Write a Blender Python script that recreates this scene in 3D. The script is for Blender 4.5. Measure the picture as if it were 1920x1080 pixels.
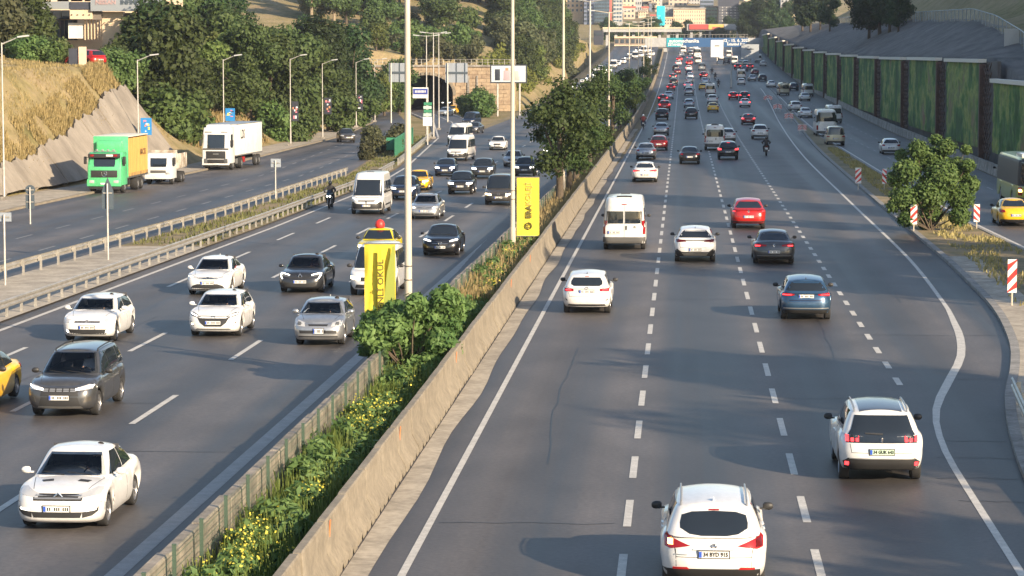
import bpy, bmesh, math, random
import numpy as np
from mathutils import Vector, Matrix, noise as mnoise
from mathutils.bvhtree import BVHTree
for o in list(bpy.data.objects): bpy.data.objects.remove(o)
SC = bpy.context.scene
COL = SC.collection
R = math.radians
# ------------------------------------------------------------------ camera
FPX, CAMH = 5000.0, 9.3
cam = bpy.data.cameras.new('camera'); cam.sensor_width = 36; cam.lens = 36*FPX/1920
cam.clip_start = 0.5; cam.clip_end = 6000
camo = bpy.data.objects.new('camera', cam); COL.objects.link(camo); SC.camera = camo
PITCH = math.atan(440/FPX)
YAW = math.atan(318/(FPX*math.cos(PITCH)))
camo.location = (0, 0, CAMH); camo.rotation_euler = (math.pi/2-PITCH, 0, YAW)
# ------------------------------------------------------------------ light
SUN_EL, SUN_DX, SUN_DY = R(20.5), 0.71, -0.704
sd = Vector((SUN_DX*math.cos(SUN_EL), SUN_DY*math.cos(SUN_EL), math.sin(SUN_EL))).normalized()
W = bpy.data.worlds.new('World'); SC.world = W; W.use_nodes = True
nt = W.node_tree; bg = nt.nodes['Background']
sky = nt.nodes.new('ShaderNodeTexSky'); sky.sky_type = 'NISHITA'; sky.sun_disc = False
sky.sun_elevation = SUN_EL; sky.sun_rotation = math.atan2(sd.x, sd.y)
sky.air_density = 1.0; sky.dust_density = 1.0; sky.ozone_density = 1.0
nt.links.new(sky.outputs[0], bg.inputs[0]); bg.inputs[1].default_value = 0.11
sun = bpy.data.lights.new('sun', 'SUN'); sun.energy = 5.0; sun.angle = R(0.5); sun.color = (1.0, 0.80, 0.56)
suno = bpy.data.objects.new('sun', sun); COL.objects.link(suno); suno.location = (60, -60, 60)
suno.rotation_euler = sd.to_track_quat('Z', 'Y').to_euler()
vs = SC.view_settings; vs.view_transform = 'Standard'; vs.look = 'None'; vs.gamma = 1; vs.use_curve_mapping = False
vs.exposure = 1.08
SC.cycles.max_bounces = 6; SC.cycles.transparent_max_bounces = 12; SC.cycles.volume_bounces = 0
SC.cycles.caustics_reflective = False; SC.cycles.caustics_refractive = False
# ------------------------------------------------------------------ helpers
def lerp(a, b, t): return a+(b-a)*t
def sstep(a, b, x):
    t = min(1, max(0, (x-a)/(b-a))); return t*t*(3-2*t)
def interp(tab, x):
    if x <= tab[0][0]: return tab[0][1]
    for (x0, y0), (x1, y1) in zip(tab, tab[1:]):
        if x <= x1: return y0+(y1-y0)*(x-x0)/(x1-x0)
    return tab[-1][1]
def smooth_tab(tab, x):
    """monotone-ish cubic through table"""
    if x <= tab[0][0]: return tab[0][1]
    if x >= tab[-1][0]: return tab[-1][1]
    for i in range(len(tab)-1):
        if x <= tab[i+1][0]:
            x0, y0 = tab[i]; x1, y1 = tab[i+1]
            s = (y1-y0)/(x1-x0)
            m0 = (y1-tab[i-1][1])/(x1-tab[i-1][0]) if i > 0 else s
            m1 = (tab[i+2][1]-y0)/(tab[i+2][0]-x0) if i+2 < len(tab) else s
            if i > 0 and (s*((tab[i][1]-tab[i-1][1]))) <= 0: m0 = 0
            if i+2 < len(tab) and s*(tab[i+2][1]-tab[i+1][1]) <= 0: m1 = 0
            h = x1-x0; t = (x-x0)/h
            return (2*t**3-3*t*t+1)*y0+(t**3-2*t*t+t)*h*m0+(-2*t**3+3*t*t)*y1+(t**3-t*t)*h*m1
    return tab[-1][1]
_m = camo.rotation_euler.to_matrix()
CR, CU, CF = _m.col[0].copy(), _m.col[1].copy(), -_m.col[2].copy()
def ray(px, py): return CF+CR*((px-960)/FPX)-CU*((py-540)/FPX)
def zR(Y):
    if Y < 300: return 0.0
    if Y < 950: return 3.0e-5*(Y-300)**2
    return 3.0e-5*650**2+0.039*(Y-950)
def zL(Y):
    a = 0.0 if Y < 40 else (-0.005*(Y-40) if Y < 240 else -1.0)
    t = sstep(400, 620, Y); return a*(1-t)+zR(Y)*t
def zroad(X, Y):
    if X > -6.0: return zR(Y)
    if X > -8.4: return lerp(zR(Y), zL(Y), (-6.0-X)/2.4)
    if X > -26: return zL(Y)
    a = -0.005*(Y-40) if Y < 240 else -1.0
    if Y < 40: a = 0
    return lerp(zL(Y), a, sstep(-26, -30, X) if False else min(1, (-26-X)/4))
def G(px, py, dz=0.0):
    d = ray(px, py)
    f = lambda Y: CAMH+d.z*Y/d.y-zroad(d.x*Y/d.y, Y)-dz
    Y = 24.0
    while Y < 1100 and f(Y) > 0: Y += 4
    lo, hi = Y-4, Y
    for _ in range(24):
        Y = (lo+hi)/2
        if f(Y) > 0: lo = Y
        else: hi = Y
    return Vector((d.x*Y/d.y, Y, zroad(d.x*Y/d.y, Y)+dz))
def AT(px, py, Y):
    d = ray(px, py); return Vector((d.x*Y/d.y, Y, CAMH+d.z*Y/d.y))

def tag(o, label=None, cat=None, group=None, kind=None):
    if label: o['label'] = label
    if cat: o['category'] = cat
    if group: o['group'] = group
    if kind: o['kind'] = kind
    return o
def empty(name, loc=(0, 0, 0), rz=0.0, label=None, cat=None, group=None):
    o = bpy.data.objects.new(name, None); COL.objects.link(o); o.location = loc; o.rotation_euler = (0, 0, rz)
    o.empty_display_size = 0.1
    return tag(o, label, cat, group)
def link(name, me, parent=None, mats=None, loc=None, rot=None):
    o = bpy.data.objects.new(name, me); COL.objects.link(o)
    if parent is not None: o.parent = parent
    if mats is not None and not me.materials:
        for m in (mats if isinstance(mats, (list, tuple)) else [mats]): me.materials.append(m)
    if loc is not None: o.location = loc
    if rot is not None: o.rotation_euler = rot
    return o
KIDS = {}
def copy_tree(src, kids, parent=None, swap=None, skip=()):
    """copy of a thing with copies of its parts; kids = dict src->children; swap = {material: material}"""
    c = src.copy(); COL.objects.link(c)
    if parent is not None: c.parent = parent
    if swap and c.type == 'MESH' and len(c.material_slots):
        for s in c.material_slots:
            if s.material in swap:
                mm = swap[s.material]; s.link = 'OBJECT'; s.material = mm
    for k in kids.get(src.name, ()):
        if k.name.split('.')[0] in skip: continue
        copy_tree(k, kids, c, swap, skip)
    return c
def kidmap():
    d = {}
    for o in bpy.data.objects:
        if o.parent: d.setdefault(o.parent.name, []).append(o)
    return d
class MB:
    """mesh collector"""
    def __init__(s): s.v = []; s.f = []; s.m = []; s.mi = 0
    def quad(s, a, b, c, d):
        n = len(s.v); s.v += [tuple(a), tuple(b), tuple(c), tuple(d)]; s.f.append((n, n+1, n+2, n+3)); s.m.append(s.mi)
    def poly(s, pts):
        n = len(s.v); s.v += [tuple(p) for p in pts]; s.f.append(tuple(range(n, n+len(pts)))); s.m.append(s.mi)
    def box(s, c, d, rz=0.0, ry=0.0, rx=0.0, taper=1.0):
        cx, cy, cz = c; hx, hy, hz = d[0]/2, d[1]/2, d[2]/2
        M = Matrix.Rotation(rz, 3, 'Z') @ Matrix.Rotation(ry, 3, 'Y') @ Matrix.Rotation(rx, 3, 'X')
        n = len(s.v)
        for z in (-1, 1):
            k = taper if z > 0 else 1
            for x, y in ((-1, -1), (1, -1), (1, 1), (-1, 1)):
                p = M @ Vector((x*hx*k, y*hy*k, z*hz)); s.v.append((cx+p.x, cy+p.y, cz+p.z))
        for f in ((0, 3, 2, 1), (4, 5, 6, 7), (0, 1, 5, 4), (1, 2, 6, 5), (2, 3, 7, 6), (3, 0, 4, 7)):
            s.f.append(tuple(n+i for i in f)); s.m.append(s.mi)
    def tube(s, p0, p1, r0, r1=None, n=8, cap=True):
        r1 = r0 if r1 is None else r1
        p0, p1 = Vector(p0), Vector(p1); d = (p1-p0).normalized()
        a = d.orthogonal().normalized(); b = d.cross(a); k = len(s.v)
        for p, r in ((p0, r0), (p1, r1)):
            for i in range(n):
                t = 2*math.pi*i/n; q = p+a*(math.cos(t)*r)+b*(math.sin(t)*r); s.v.append(tuple(q))
        for i in range(n):
            j = (i+1) % n; s.f.append((k+i, k+j, k+n+j, k+n+i)); s.m.append(s.mi)
        if cap:
            s.f.append(tuple(k+i for i in range(n-1, -1, -1))); s.f.append(tuple(k+n+i for i in range(n))); s.m += [s.mi, s.mi]
    def path(s, pts, rs, n=6):
        for i in range(len(pts)-1):
            r = rs if not isinstance(rs, (list, tuple)) else rs[i]
            q = rs if not isinstance(rs, (list, tuple)) else rs[i+1]
            s.tube(pts[i], pts[i+1], r, q, n, cap=(i in (0, len(pts)-2)))
    def lathe(s, prof, n=20, axis='Y', c=(0, 0, 0)):
        k = len(s.v); m = len(prof)
        for i in range(n):
            t = 2*math.pi*i/n
            for (r, h) in prof:
                if axis == 'Y': p = (c[0]+r*math.cos(t), c[1]+h, c[2]+r*math.sin(t))
                else: p = (c[0]+r*math.cos(t), c[1]+r*math.sin(t), c[2]+h)
                s.v.append(p)
        for i in range(n):
            j = (i+1) % n
            for q in range(m-1):
                s.f.append((k+i*m+q, k+i*m+q+1, k+j*m+q+1, k+j*m+q)); s.m.append(s.mi)
    def grid(s, P):
        """P[i][j] points"""
        k = len(s.v); ni, nj = len(P), len(P[0])
        for r in P:
            for p in r: s.v.append(tuple(p))
        for i in range(ni-1):
            for j in range(nj-1):
                s.f.append((k+i*nj+j, k+i*nj+j+1, k+(i+1)*nj+j+1, k+(i+1)*nj+j)); s.m.append(s.mi)
    def mesh(s, name, mats, smooth=None):
        me = bpy.data.meshes.new(name); me.from_pydata(s.v, [], s.f)
        for m in (mats if isinstance(mats, (list, tuple)) else [mats]): me.materials.append(m)
        if any(s.m): me.polygons.foreach_set('material_index', s.m)
        if smooth is not None:
            me.polygons.foreach_set('use_smooth', [True]*len(me.polygons)); me.set_sharp_from_angle(angle=R(smooth))
        me.update(); return me
    def build(s, name, mats, parent=None, smooth=None, loc=None):
        return link(name, s.mesh(name, mats, smooth), parent, loc=loc)
# ------------------------------------------------------------------ materials
MATS = {}
def N(nt, t, **kw):
    n = nt.nodes.new(t)
    for k, v in kw.items(): setattr(n, k, v)
    return n
def mat(name, col, rough=0.6, metal=0.0, emit=None, estr=0.0, coat=0.0, spec=0.5, var=0.0, vscale=3.0, vstretch=(1, 1, 1),
        col2=None, bump=0.0, bscale=20.0, objvar=0.0, alpha=1.0, world=False, trans=0.0, thr=(0.35, 0.65)):
    if name in MATS: return MATS[name]
    m = bpy.data.materials.new(name); m.use_nodes = True; nt = m.node_tree; b = nt.nodes['Principled BSDF']
    b.inputs['Base Color'].default_value = (*col, 1); b.inputs['Roughness'].default_value = rough; b.inputs['Metallic'].default_value = metal
    b.inputs['Specular IOR Level'].default_value = spec; b.inputs['Coat Weight'].default_value = coat; b.inputs['Coat Roughness'].default_value = 0.08
    b.inputs['Alpha'].default_value = alpha
    if emit: b.inputs['Emission Color'].default_value = (*emit, 1); b.inputs['Emission Strength'].default_value = estr
    vec = None
    if var or col2 or bump:
        if world: g = N(nt, 'ShaderNodeNewGeometry'); src = g.outputs['Position']
        else: g = N(nt, 'ShaderNodeTexCoord'); src = g.outputs['Object']
        mp = N(nt, 'ShaderNodeMapping'); mp.inputs['Scale'].default_value = vstretch; nt.links.new(src, mp.inputs[0]); vec = mp.outputs[0]
    if var or col2:
        n1 = N(nt, 'ShaderNodeTexNoise'); n1.inputs['Scale'].default_value = vscale; n1.inputs['Detail'].default_value = 6; n1.inputs['Roughness'].default_value = 0.65
        nt.links.new(vec, n1.inputs['Vector'])
        rp = N(nt, 'ShaderNodeValToRGB'); c2 = col2 or tuple(c*(1-var) for c in col)
        c1 = col if col2 else tuple(min(1, c*(1+var*0.6)) for c in col)
        rp.color_ramp.elements[0].position = thr[0]; rp.color_ramp.elements[1].position = thr[1]
        rp.color_ramp.elements[0].color = (*c2, 1); rp.color_ramp.elements[1].color = (*c1, 1)
        nt.links.new(n1.outputs[0], rp.inputs[0]); out = rp.outputs[0]
        n3 = N(nt, 'ShaderNodeTexNoise'); n3.inputs['Scale'].default_value = vscale*7; n3.inputs['Detail'].default_value = 4
        nt.links.new(vec, n3.inputs['Vector'])
        mx = N(nt, 'ShaderNodeMix', data_type='RGBA', blend_type='OVERLAY'); mx.inputs[0].default_value = min(0.6, 0.15+var)
        nt.links.new(out, mx.inputs['A']); nt.links.new(n3.outputs[0], mx.inputs['B']); out = mx.outputs['Result']
        nt.links.new(out, b.inputs['Base Color'])
    if objvar:
        oi = N(nt, 'ShaderNodeObjectInfo'); hs = N(nt, 'ShaderNodeHueSaturation')
        mr = N(nt, 'ShaderNodeMapRange'); mr.inputs['To Min'].default_value = 1-objvar; mr.inputs['To Max'].default_value = 1+objvar
        nt.links.new(oi.outputs['Random'], mr.inputs[0]); nt.links.new(mr.outputs[0], hs.inputs['Value'])
        if b.inputs['Base Color'].is_linked: nt.links.new(b.inputs['Base Color'].links[0].from_socket, hs.inputs['Color'])
        else: hs.inputs['Color'].default_value = (*col, 1)
        nt.links.new(hs.outputs[0], b.inputs['Base Color'])
    if bump:
        n2 = N(nt, 'ShaderNodeTexNoise'); n2.inputs['Scale'].default_value = bscale; n2.inputs['Detail'].default_value = 5
        nt.links.new(vec, n2.inputs['Vector'])
        bp = N(nt, 'ShaderNodeBump'); bp.inputs['Strength'].default_value = bump; bp.inputs['Distance'].default_value = 0.05
        nt.links.new(n2.outputs[0], bp.inputs['Height']); nt.links.new(bp.outputs[0], b.inputs['Normal'])
    MATS[name] = m; return m
def text_mesh(txt, size, mat_, name='lettering', align='CENTER', depth=0.004, bold=0.0):
    cu = bpy.data.curves.new('lettering_curve', 'FONT'); cu.body = txt; cu.size = size; cu.align_x = align; cu.align_y = 'CENTER'
    cu.extrude = depth; cu.offset = bold; cu.resolution_u = 2
    o = bpy.data.objects.new('lettering_tmp', cu); COL.objects.link(o)
    dg = bpy.context.evaluated_depsgraph_get(); dg.update()
    me = bpy.data.meshes.new_from_object(o.evaluated_get(dg)); me.name = name
    bpy.data.objects.remove(o); bpy.data.curves.remove(cu)
    me.materials.clear(); me.materials.append(mat_); return me
# ================================================================== SETTING: terrain, roads
random.seed(3)
def asphalt():
    m = bpy.data.materials.new('asphalt'); m.use_nodes = True; nt = m.node_tree; b = nt.nodes['Principled BSDF']
    g = N(nt, 'ShaderNodeNewGeometry')
    def nz(scale, stretch, det=5):
        mp = N(nt, 'ShaderNodeMapping'); mp.inputs['Scale'].default_value = stretch; nt.links.new(g.outputs['Position'], mp.inputs[0])
        n = N(nt, 'ShaderNodeTexNoise'); n.inputs['Scale'].default_value = scale; n.inputs['Detail'].default_value = det; nt.links.new(mp.outputs[0], n.inputs['Vector']); return n.outputs[0]
    streak = nz(0.62, (1, 0.005, 1)); patch = nz(0.12, (1, 0.22, 1)); grain = nz(9, (1, 1, 1), 3); blot = nz(0.5, (1, .5, 1), 6)
    r1 = N(nt, 'ShaderNodeValToRGB'); e = r1.color_ramp.elements
    e[0].position = .36; e[0].color = (.039, .0365, .037, 1); e[1].position = .64; e[1].color = (.100, .091, .088, 1)  # streak contrast paints in reflections along the lanes as well as wear
    nt.links.new(streak, r1.inputs[0])
    m1 = N(nt, 'ShaderNodeMix', data_type='RGBA', blend_type='OVERLAY'); m1.inputs[0].default_value = .45
    nt.links.new(r1.outputs[0], m1.inputs['A']); nt.links.new(patch, m1.inputs['B'])
    m2 = N(nt, 'ShaderNodeMix', data_type='RGBA', blend_type='OVERLAY'); m2.inputs[0].default_value = .4
    nt.links.new(m1.outputs['Result'], m2.inputs['A']); nt.links.new(grain, m2.inputs['B'])
    sx = N(nt, 'ShaderNodeSeparateXYZ'); nt.links.new(g.outputs['Position'], sx.inputs[0])
    ph = N(nt, 'ShaderNodeMath', operation='MULTIPLY_ADD'); ph.inputs[1].default_value = 2*math.pi/3.6; ph.inputs[2].default_value = 2*math.pi*(1.05+.3)/3.6; nt.links.new(sx.outputs['X'], ph.inputs[0])
    cs = N(nt, 'ShaderNodeMath', operation='COSINE'); nt.links.new(ph.outputs[0], cs.inputs[0])
    mw = N(nt, 'ShaderNodeMapRange'); mw.inputs['From Min'].default_value = -1; mw.inputs['To Min'].default_value = .30; mw.inputs['To Max'].default_value = .66; nt.links.new(cs.outputs[0], mw.inputs[0])
    mt_ = N(nt, 'ShaderNodeMix', data_type='RGBA', blend_type='OVERLAY'); mt_.inputs[0].default_value = .55; nt.links.new(m2.outputs['Result'], mt_.inputs['A']); nt.links.new(mw.outputs[0], mt_.inputs['B']); m2 = mt_
    m3 = N(nt, 'ShaderNodeMix', data_type='RGBA', blend_type='OVERLAY'); m3.inputs[0].default_value = .5
    nt.links.new(m2.outputs['Result'], m3.inputs['A']); nt.links.new(blot, m3.inputs['B'])
    nt.links.new(m3.outputs['Result'], b.inputs['Base Color'])
    mr = N(nt, 'ShaderNodeMapRange'); mr.inputs['From Min'].default_value = .3; mr.inputs['From Max'].default_value = .7
    mr.inputs['To Min'].default_value = .46; mr.inputs['To Max'].default_value = .66
    nt.links.new(streak, mr.inputs[0]); nt.links.new(mr.outputs[0], b.inputs['Roughness'])
    b.inputs['Specular IOR Level'].default_value = .42
    bp = N(nt, 'ShaderNodeBump'); bp.inputs['Strength'].default_value = .25; bp.inputs['Distance'].default_value = .02
    nt.links.new(grain, bp.inputs['Height']); nt.links.new(bp.outputs[0], b.inputs['Normal'])
    return m
M_ASPH = asphalt()
M_PAINT = mat('road_paint', (.50, .48, .44), .6, var=.18, vscale=3.5, world=True)
M_PAINTW = mat('worn_road_paint', (.24, .235, .23), .6, var=.15, vscale=3.0, world=True)
M_CONC = mat('concrete', (.225, .195, .15), .85, var=.22, vscale=1.2, world=True, bump=.3, bscale=14)
M_CONCD = mat('dark_concrete', (.27, .25, .225), .9, var=.45, vscale=.7, world=True, bump=.3, bscale=10)
M_KERB = mat('kerb_concrete', (.23, .225, .215), .85, var=.3, vscale=1.5, world=True)
M_SIDE = mat('sidewalk_concrete', (.36, .32, .26), .9, var=.3, vscale=.8, world=True)
M_DIRT = mat('dirt', (.27, .20, .12), .95, col2=(.12, .11, .045), vscale=.5, world=True, bump=.6, bscale=6)
M_MEDSOIL = mat('median_soil', (.07, .08, .03), .95, col2=(.10, .085, .05), vscale=.9, world=True, bump=.6, bscale=8)

def left_toe(Y): return interp([(0, -46.5), (190, -46.5), (226, -45.6), (331, -46), (400, -51), (470, -60), (481, -62), (482.5, -28.5), (620, -30.5), (1000, -34), (2500, -34)], Y)
def crest(Y): return interp([(0, 5.5), (120, 7.5), (150, 8.6), (212, 8.9), (238, 9.2), (250, 6.0), (264, 2.6), (285, 3.4), (330, 4.5), (400, 6), (470, 7.5), (600, 7.5), (900, 7), (2500, 7)], Y)
def right_wall(Y): return interp([(0, 0), (95, .3), (120, 1.5), (190, 5), (222, 7.6), (235, 8.8), (300, 8.9), (450, 8.6), (750, 7.2), (1000, 5), (2500, 4)], Y)
PATHX = [(0, 31), (240, 31.0), (263, 33.2), (300, 34.8), (335, 36), (450, 38.2), (700, 40), (990, 42), (2500, 46)]
PATHZ = [(0, 1), (100, 1), (190, 6.6), (240, 8.9), (263, 10.1), (300, 12.2), (335, 13.5), (450, 14.8), (700, 17.2), (990, 19.8), (2500, 40)]
def hill_right(X, Y):
    wx = 27.6
    h = right_wall(Y)+zR(Y)*(1 if Y > 300 else 0)
    px, pz = interp(PATHX, Y), interp(PATHZ, Y)
    if X < px: return lerp(h, pz, max(0, min(1, (X-wx)/(px-wx))))
    up = sstep(84, 140, Y)*(1-0.55*sstep(420, 760, Y))
    d = X-px-1.5
    if d < 0: return pz
    return pz+up*(30*sstep(0, 36, d)+6*sstep(30, 80, d))+d*0.02*(1-up)
def hill_left(X, Y):
    d = left_toe(Y)-X
    z0 = zroad(left_toe(Y), Y)-0.05 if Y < 482 else zroad(-25, Y)
    w = 6.4 if Y < 482 else 12
    c = crest(Y)
    if 236 < Y < 345: c = lerp(c, max(c, 9.0), sstep(7.5, 12, d)*(1-sstep(300, 345, Y)))
    if d <= 0: return z0
    rise = c*min(1, d/w)
    far = max(0, d-w)
    if Y < 250:
        rise += 0.062*far*sstep(0, 12, far)
    else:
        t = sstep(250, 300, Y)*(1-sstep(482, 520, Y))
        rise += far*(0.062*(1-sstep(250, 300, Y)) + 0.16*t + 0.13*sstep(482, 520, Y))
        if Y > 520: rise += sstep(520, 760, Y)*10*sstep(0, 25, d)
    rise = min(rise, 34+0.01*far)
    return z0+rise
def city(Y): return sstep(930, 1900, Y)*40
def terrain_z(X, Y):
    if Y > 930:
        base = zR(930) + (Y-930)*.006 + city(Y)*.9
    else: base = None
    if X > 27.2: z = hill_right(X, Y)
    elif X < left_toe(Y): z = hill_left(X, Y)
    else: z = zroad(X, Y)-0.06
    if base is not None:
        t = sstep(930, 1010, Y); z = lerp(z, base if abs(X) < 26 or X < 0 else max(base, z*.6), t)
    if X > 27.2 or X < left_toe(Y)-1:
        z += 0.55*(mnoise.noise(Vector((X*.11, Y*.06, 0))))*min(1, abs(X)/60)
    return z
def tmat():
    m = bpy.data.materials.new('hill_ground'); m.use_nodes = True; nt = m.node_tree; b = nt.nodes['Principled BSDF']; b.inputs['Roughness'].default_value = .95
    b.inputs['Specular IOR Level'].default_value = .15
    g = N(nt, 'ShaderNodeNewGeometry')
    def nz(s, st=(1, 1, 1), d=6):
        mp = N(nt, 'ShaderNodeMapping'); mp.inputs['Scale'].default_value = st; nt.links.new(g.outputs['Position'], mp.inputs[0])
        n = N(nt, 'ShaderNodeTexNoise'); n.inputs['Scale'].default_value = s; n.inputs['Detail'].default_value = d; n.inputs['Roughness'].default_value = .68; nt.links.new(mp.outputs[0], n.inputs['Vector']); return n.outputs[0]
    a = nz(.09); c = nz(1.1, (1, .6, 1)); f = nz(.35, (1, .5, 1))
    r = N(nt, 'ShaderNodeValToRGB'); e = r.color_ramp.elements
    e[0].position = .33; e[0].color = (.10, .105, .035, 1); e[1].position = .68; e[1].color = (.24, .175, .10, 1)
    x = r.color_ramp.elements.new(.45); x.color = (.22, .185, .085, 1); x = r.color_ramp.elements.new(.56); x.color = (.29, .23, .13, 1)
    mx = N(nt, 'ShaderNodeMix', data_type='FLOAT'); mx.inputs[0].default_value = .5; nt.links.new(a, mx.inputs[2]); nt.links.new(f, mx.inputs[3])
    nt.links.new(mx.outputs[0], r.inputs[0])
    o = N(nt, 'ShaderNodeMix', data_type='RGBA', blend_type='OVERLAY'); o.inputs[0].default_value = .55; nt.links.new(r.outputs[0], o.inputs['A']); nt.links.new(c, o.inputs['B'])
    nt.links.new(o.outputs['Result'], b.inputs['Base Color'])
    bp = N(nt, 'ShaderNodeBump'); bp.inputs['Strength'].default_value = .7; bp.inputs['Distance'].default_value = .4; nt.links.new(c, bp.inputs['Height']); nt.links.new(bp.outputs[0], b.inputs['Normal'])
    return m
M_HILL = tmat()
M_SHOT = mat('shotcrete', (.13, .122, .118), .95, col2=(.05, .05, .05), vscale=.5, vstretch=(1, .35, .35), world=True, bump=.5, bscale=3)
def build_terrain():
    xs = sorted(set([-900, -700, -500, -400, -320, -260, -220, -190, -165, -145, -130, -118, -108, -99, -91, -84, -78, -73, -69, -65, -62]
        + [-60+i*1.5 for i in range(0, 21)] + [-28.5, -26, -20, -14, -8.5, -6, 0, 6, 12, 18, 24, 27.1, 27.3, 28.5, 30, 31.5, 33, 34.5, 36, 37.5, 39, 41, 43.5, 46.5, 50, 54, 59, 65, 72, 80, 90, 105, 130, 170, 230, 320, 450, 650, 900]
        + [-51.4, -51.6, -40.4, -40.6]))
    ys = sorted(set([-120, -60, 0] + list(range(30, 480, 5)) + [481.4, 482.6, 520, 521] + list(range(490, 700, 10)) + list(range(700, 1000, 15)) + list(range(1000, 2400, 40)) + [2600, 3000, 4000]))
    V = []; F = []
    for y in ys:
        for x in xs:
            z = terrain_z(x, y)
            if 481 < y < 520.5 and -51.45 < x < -40.5: z = -1.2
            V.append((x, y, z))
    n = len(xs); MI = []
    for j in range(len(ys)-1):
        for i in range(n-1):
            F.append((j*n+i, j*n+i+1, (j+1)*n+i+1, (j+1)*n+i))
            xm, ym = (xs[i]+xs[i+1])/2, (ys[j]+ys[j+1])/2
            MI.append(1 if 27.2 < xm < interp(PATHX, ym)+.5 and 150 < ym < 1000 else (2 if -28 < xm < 27.2 else 0))
    me = bpy.data.meshes.new('terrain'); me.from_pydata(V, [], F); me.materials.append(M_HILL); me.materials.append(M_SHOT); me.materials.append(M_DIRT)
    me.polygons.foreach_set('material_index', MI); me.polygons.foreach_set('use_smooth', [True]*len(F)); me.update()
    tag(link('terrain', me), kind='structure')
build_terrain()

def ysamp(a, b):
    out = [a]; y = a
    while y < b:
        y += 2.5 if y < 130 else (5 if y < 300 else 8)
        out.append(min(y, b))
    return out
def strip(name, xl, xr, ya, yb, dz, mt, nx=2, thick=0.0, kind='structure', build=True, mb=None):
    f = lambda q, y: q(y) if callable(q) else q
    mb = mb or MB(); P = []
    for y in ysamp(ya, yb):
        a, b = f(xl, y), f(xr, y); row = []
        for i in range(nx+1):
            x = lerp(a, b, i/nx); row.append((x, y, zroad(x, y)+dz))
        if thick: row = [(a, y, zroad(a, y)+dz-thick)]+row+[(b, y, zroad(b, y)+dz-thick)]
        P.append(row)
    mb.grid(P)
    if build: return tag(mb.build(name, mt), kind=kind)
    return mb
KERBX = [(20, 6.9), (55, 7.35), (64, 7.9), (72, 8.7), (79, 9.7), (86, 10.5), (97, 11.25), (110, 11.6), (122, 11.8), (166, 12.1), (258, 13), (358, 15), (465, 17), (560, 18), (1100, 18)]
EDGEX = [(20, 6.1), (60, 6.15), (66, 6.35), (70.5, 6.75), (76, 7.6), (82, 8.55), (88, 9.15), (93, 9.45), (99, 9.75), (122, 10.3), (163, 10.5), (245, 11.0), (358, 12.9), (465, 15), (560, 16.2), (1100, 16.5)]
kerbx = lambda y: smooth_tab(KERBX, y)
edgex = lambda y: smooth_tab(EDGEX, y)
slipl = lambda y: interp([(20, 26), (60, 20.5), (100, 17.2), (129, 16.1), (150, 15.6), (211, 15.3), (300, 15.4), (400, 16.6), (480, 17.6), (560, 18.0), (1100, 18.0)], y)
slipr = lambda y: interp([(20, 36), (100, 28), (150, 24.3), (190, 23.4), (273, 24.2), (443, 25.8), (715, 26.0), (1100, 26.0)], y)
strip('right_carriageway', -6.2, kerbx, 25, 990, 0.0, M_ASPH, 6)
strip('slip_road', lambda y: slipl(y)-(.0 if y < 470 else .0), slipr, 60, 990, 0.004, M_ASPH, 3)
leftedge = lambda y: interp([(20, -24.6), (150, -23.8), (200, -24.0), (240, -25.6), (325, -30.4), (400, -38), (480, -50.5), (530, -56)], y)
ramp_r = lambda y: interp([(200, -22), (240, -23), (325, -25.4), (400, -31.0), (480, -42.5), (530, -48)], y)
strip('left_carriageway', lambda y: min(-24.4, leftedge(y)) if y < 330 else lerp(leftedge(330), -27, sstep(330, 345, y)), -8.3, 25, 990, 0.0, M_ASPH, 5)
strip('tunnel_ramp', lambda y: leftedge(y), ramp_r, 327, 524, 0.004, M_ASPH, 3)
front_l = lambda y: interp([(20, -42.2), (188, -42.3), (226, -41.8), (331, -42.2), (396, -46), (470, -55)], y)
front_r = lambda y: interp([(20, -29.8), (116, -29.0), (159, -27.9), (221, -28.2), (300, -33), (340, -36.5), (400, -41.5), (470, -50.5)], y)
strip('frontage_road', front_l, front_r, 60, 470, 0.004, M_ASPH, 4)
strip('sidewalk', lambda y: left_toe(y)-.2, lambda y: front_l(y)-.25, 60, 420, .13, M_SIDE, 2)
strip('kerb', lambda y: front_l(y)-.26, lambda y: front_l(y)+.0, 60, 440, .15, M_CONC, 1, thick=.2)
strip('verge', lambda y: front_r(y)+.1, lambda y: leftedge(y)-.05, 60, 330, .05, M_DIRT, 3)
strip('verge', lambda y: front_r(y)+.1, lambda y: leftedge(y)-.05, 60, 133, .056, M_SIDE, 3)
strip('kerb', kerbx, lambda y: kerbx(y)+.28, 25, 560, .13, M_KERB, 1, thick=.2)
strip('verge', lambda y: kerbx(y)+.28, lambda y: slipl(y)-.2, 60, 470, .10, M_DIRT, 4)
strip('sidewalk', lambda y: kerbx(y)+.28, lambda y: kerbx(y)+1.6+max(0, (98-y)*.06), 52, 122, .106, M_SIDE, 1)
strip('kerb', lambda y: slipl(y)-.2, lambda y: slipl(y), 60, 470, .13, M_KERB, 1, thick=.2)
strip('gutter', -6.05, lambda y: -5.55+.05*math.sin(y*2.1)+.04*math.sin(y*5.3), 25, 330, .004, M_SIDE, 1)
strip('median_ground', -8.3, -6.3, 25, 900, .10, M_MEDSOIL, 2)
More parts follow.
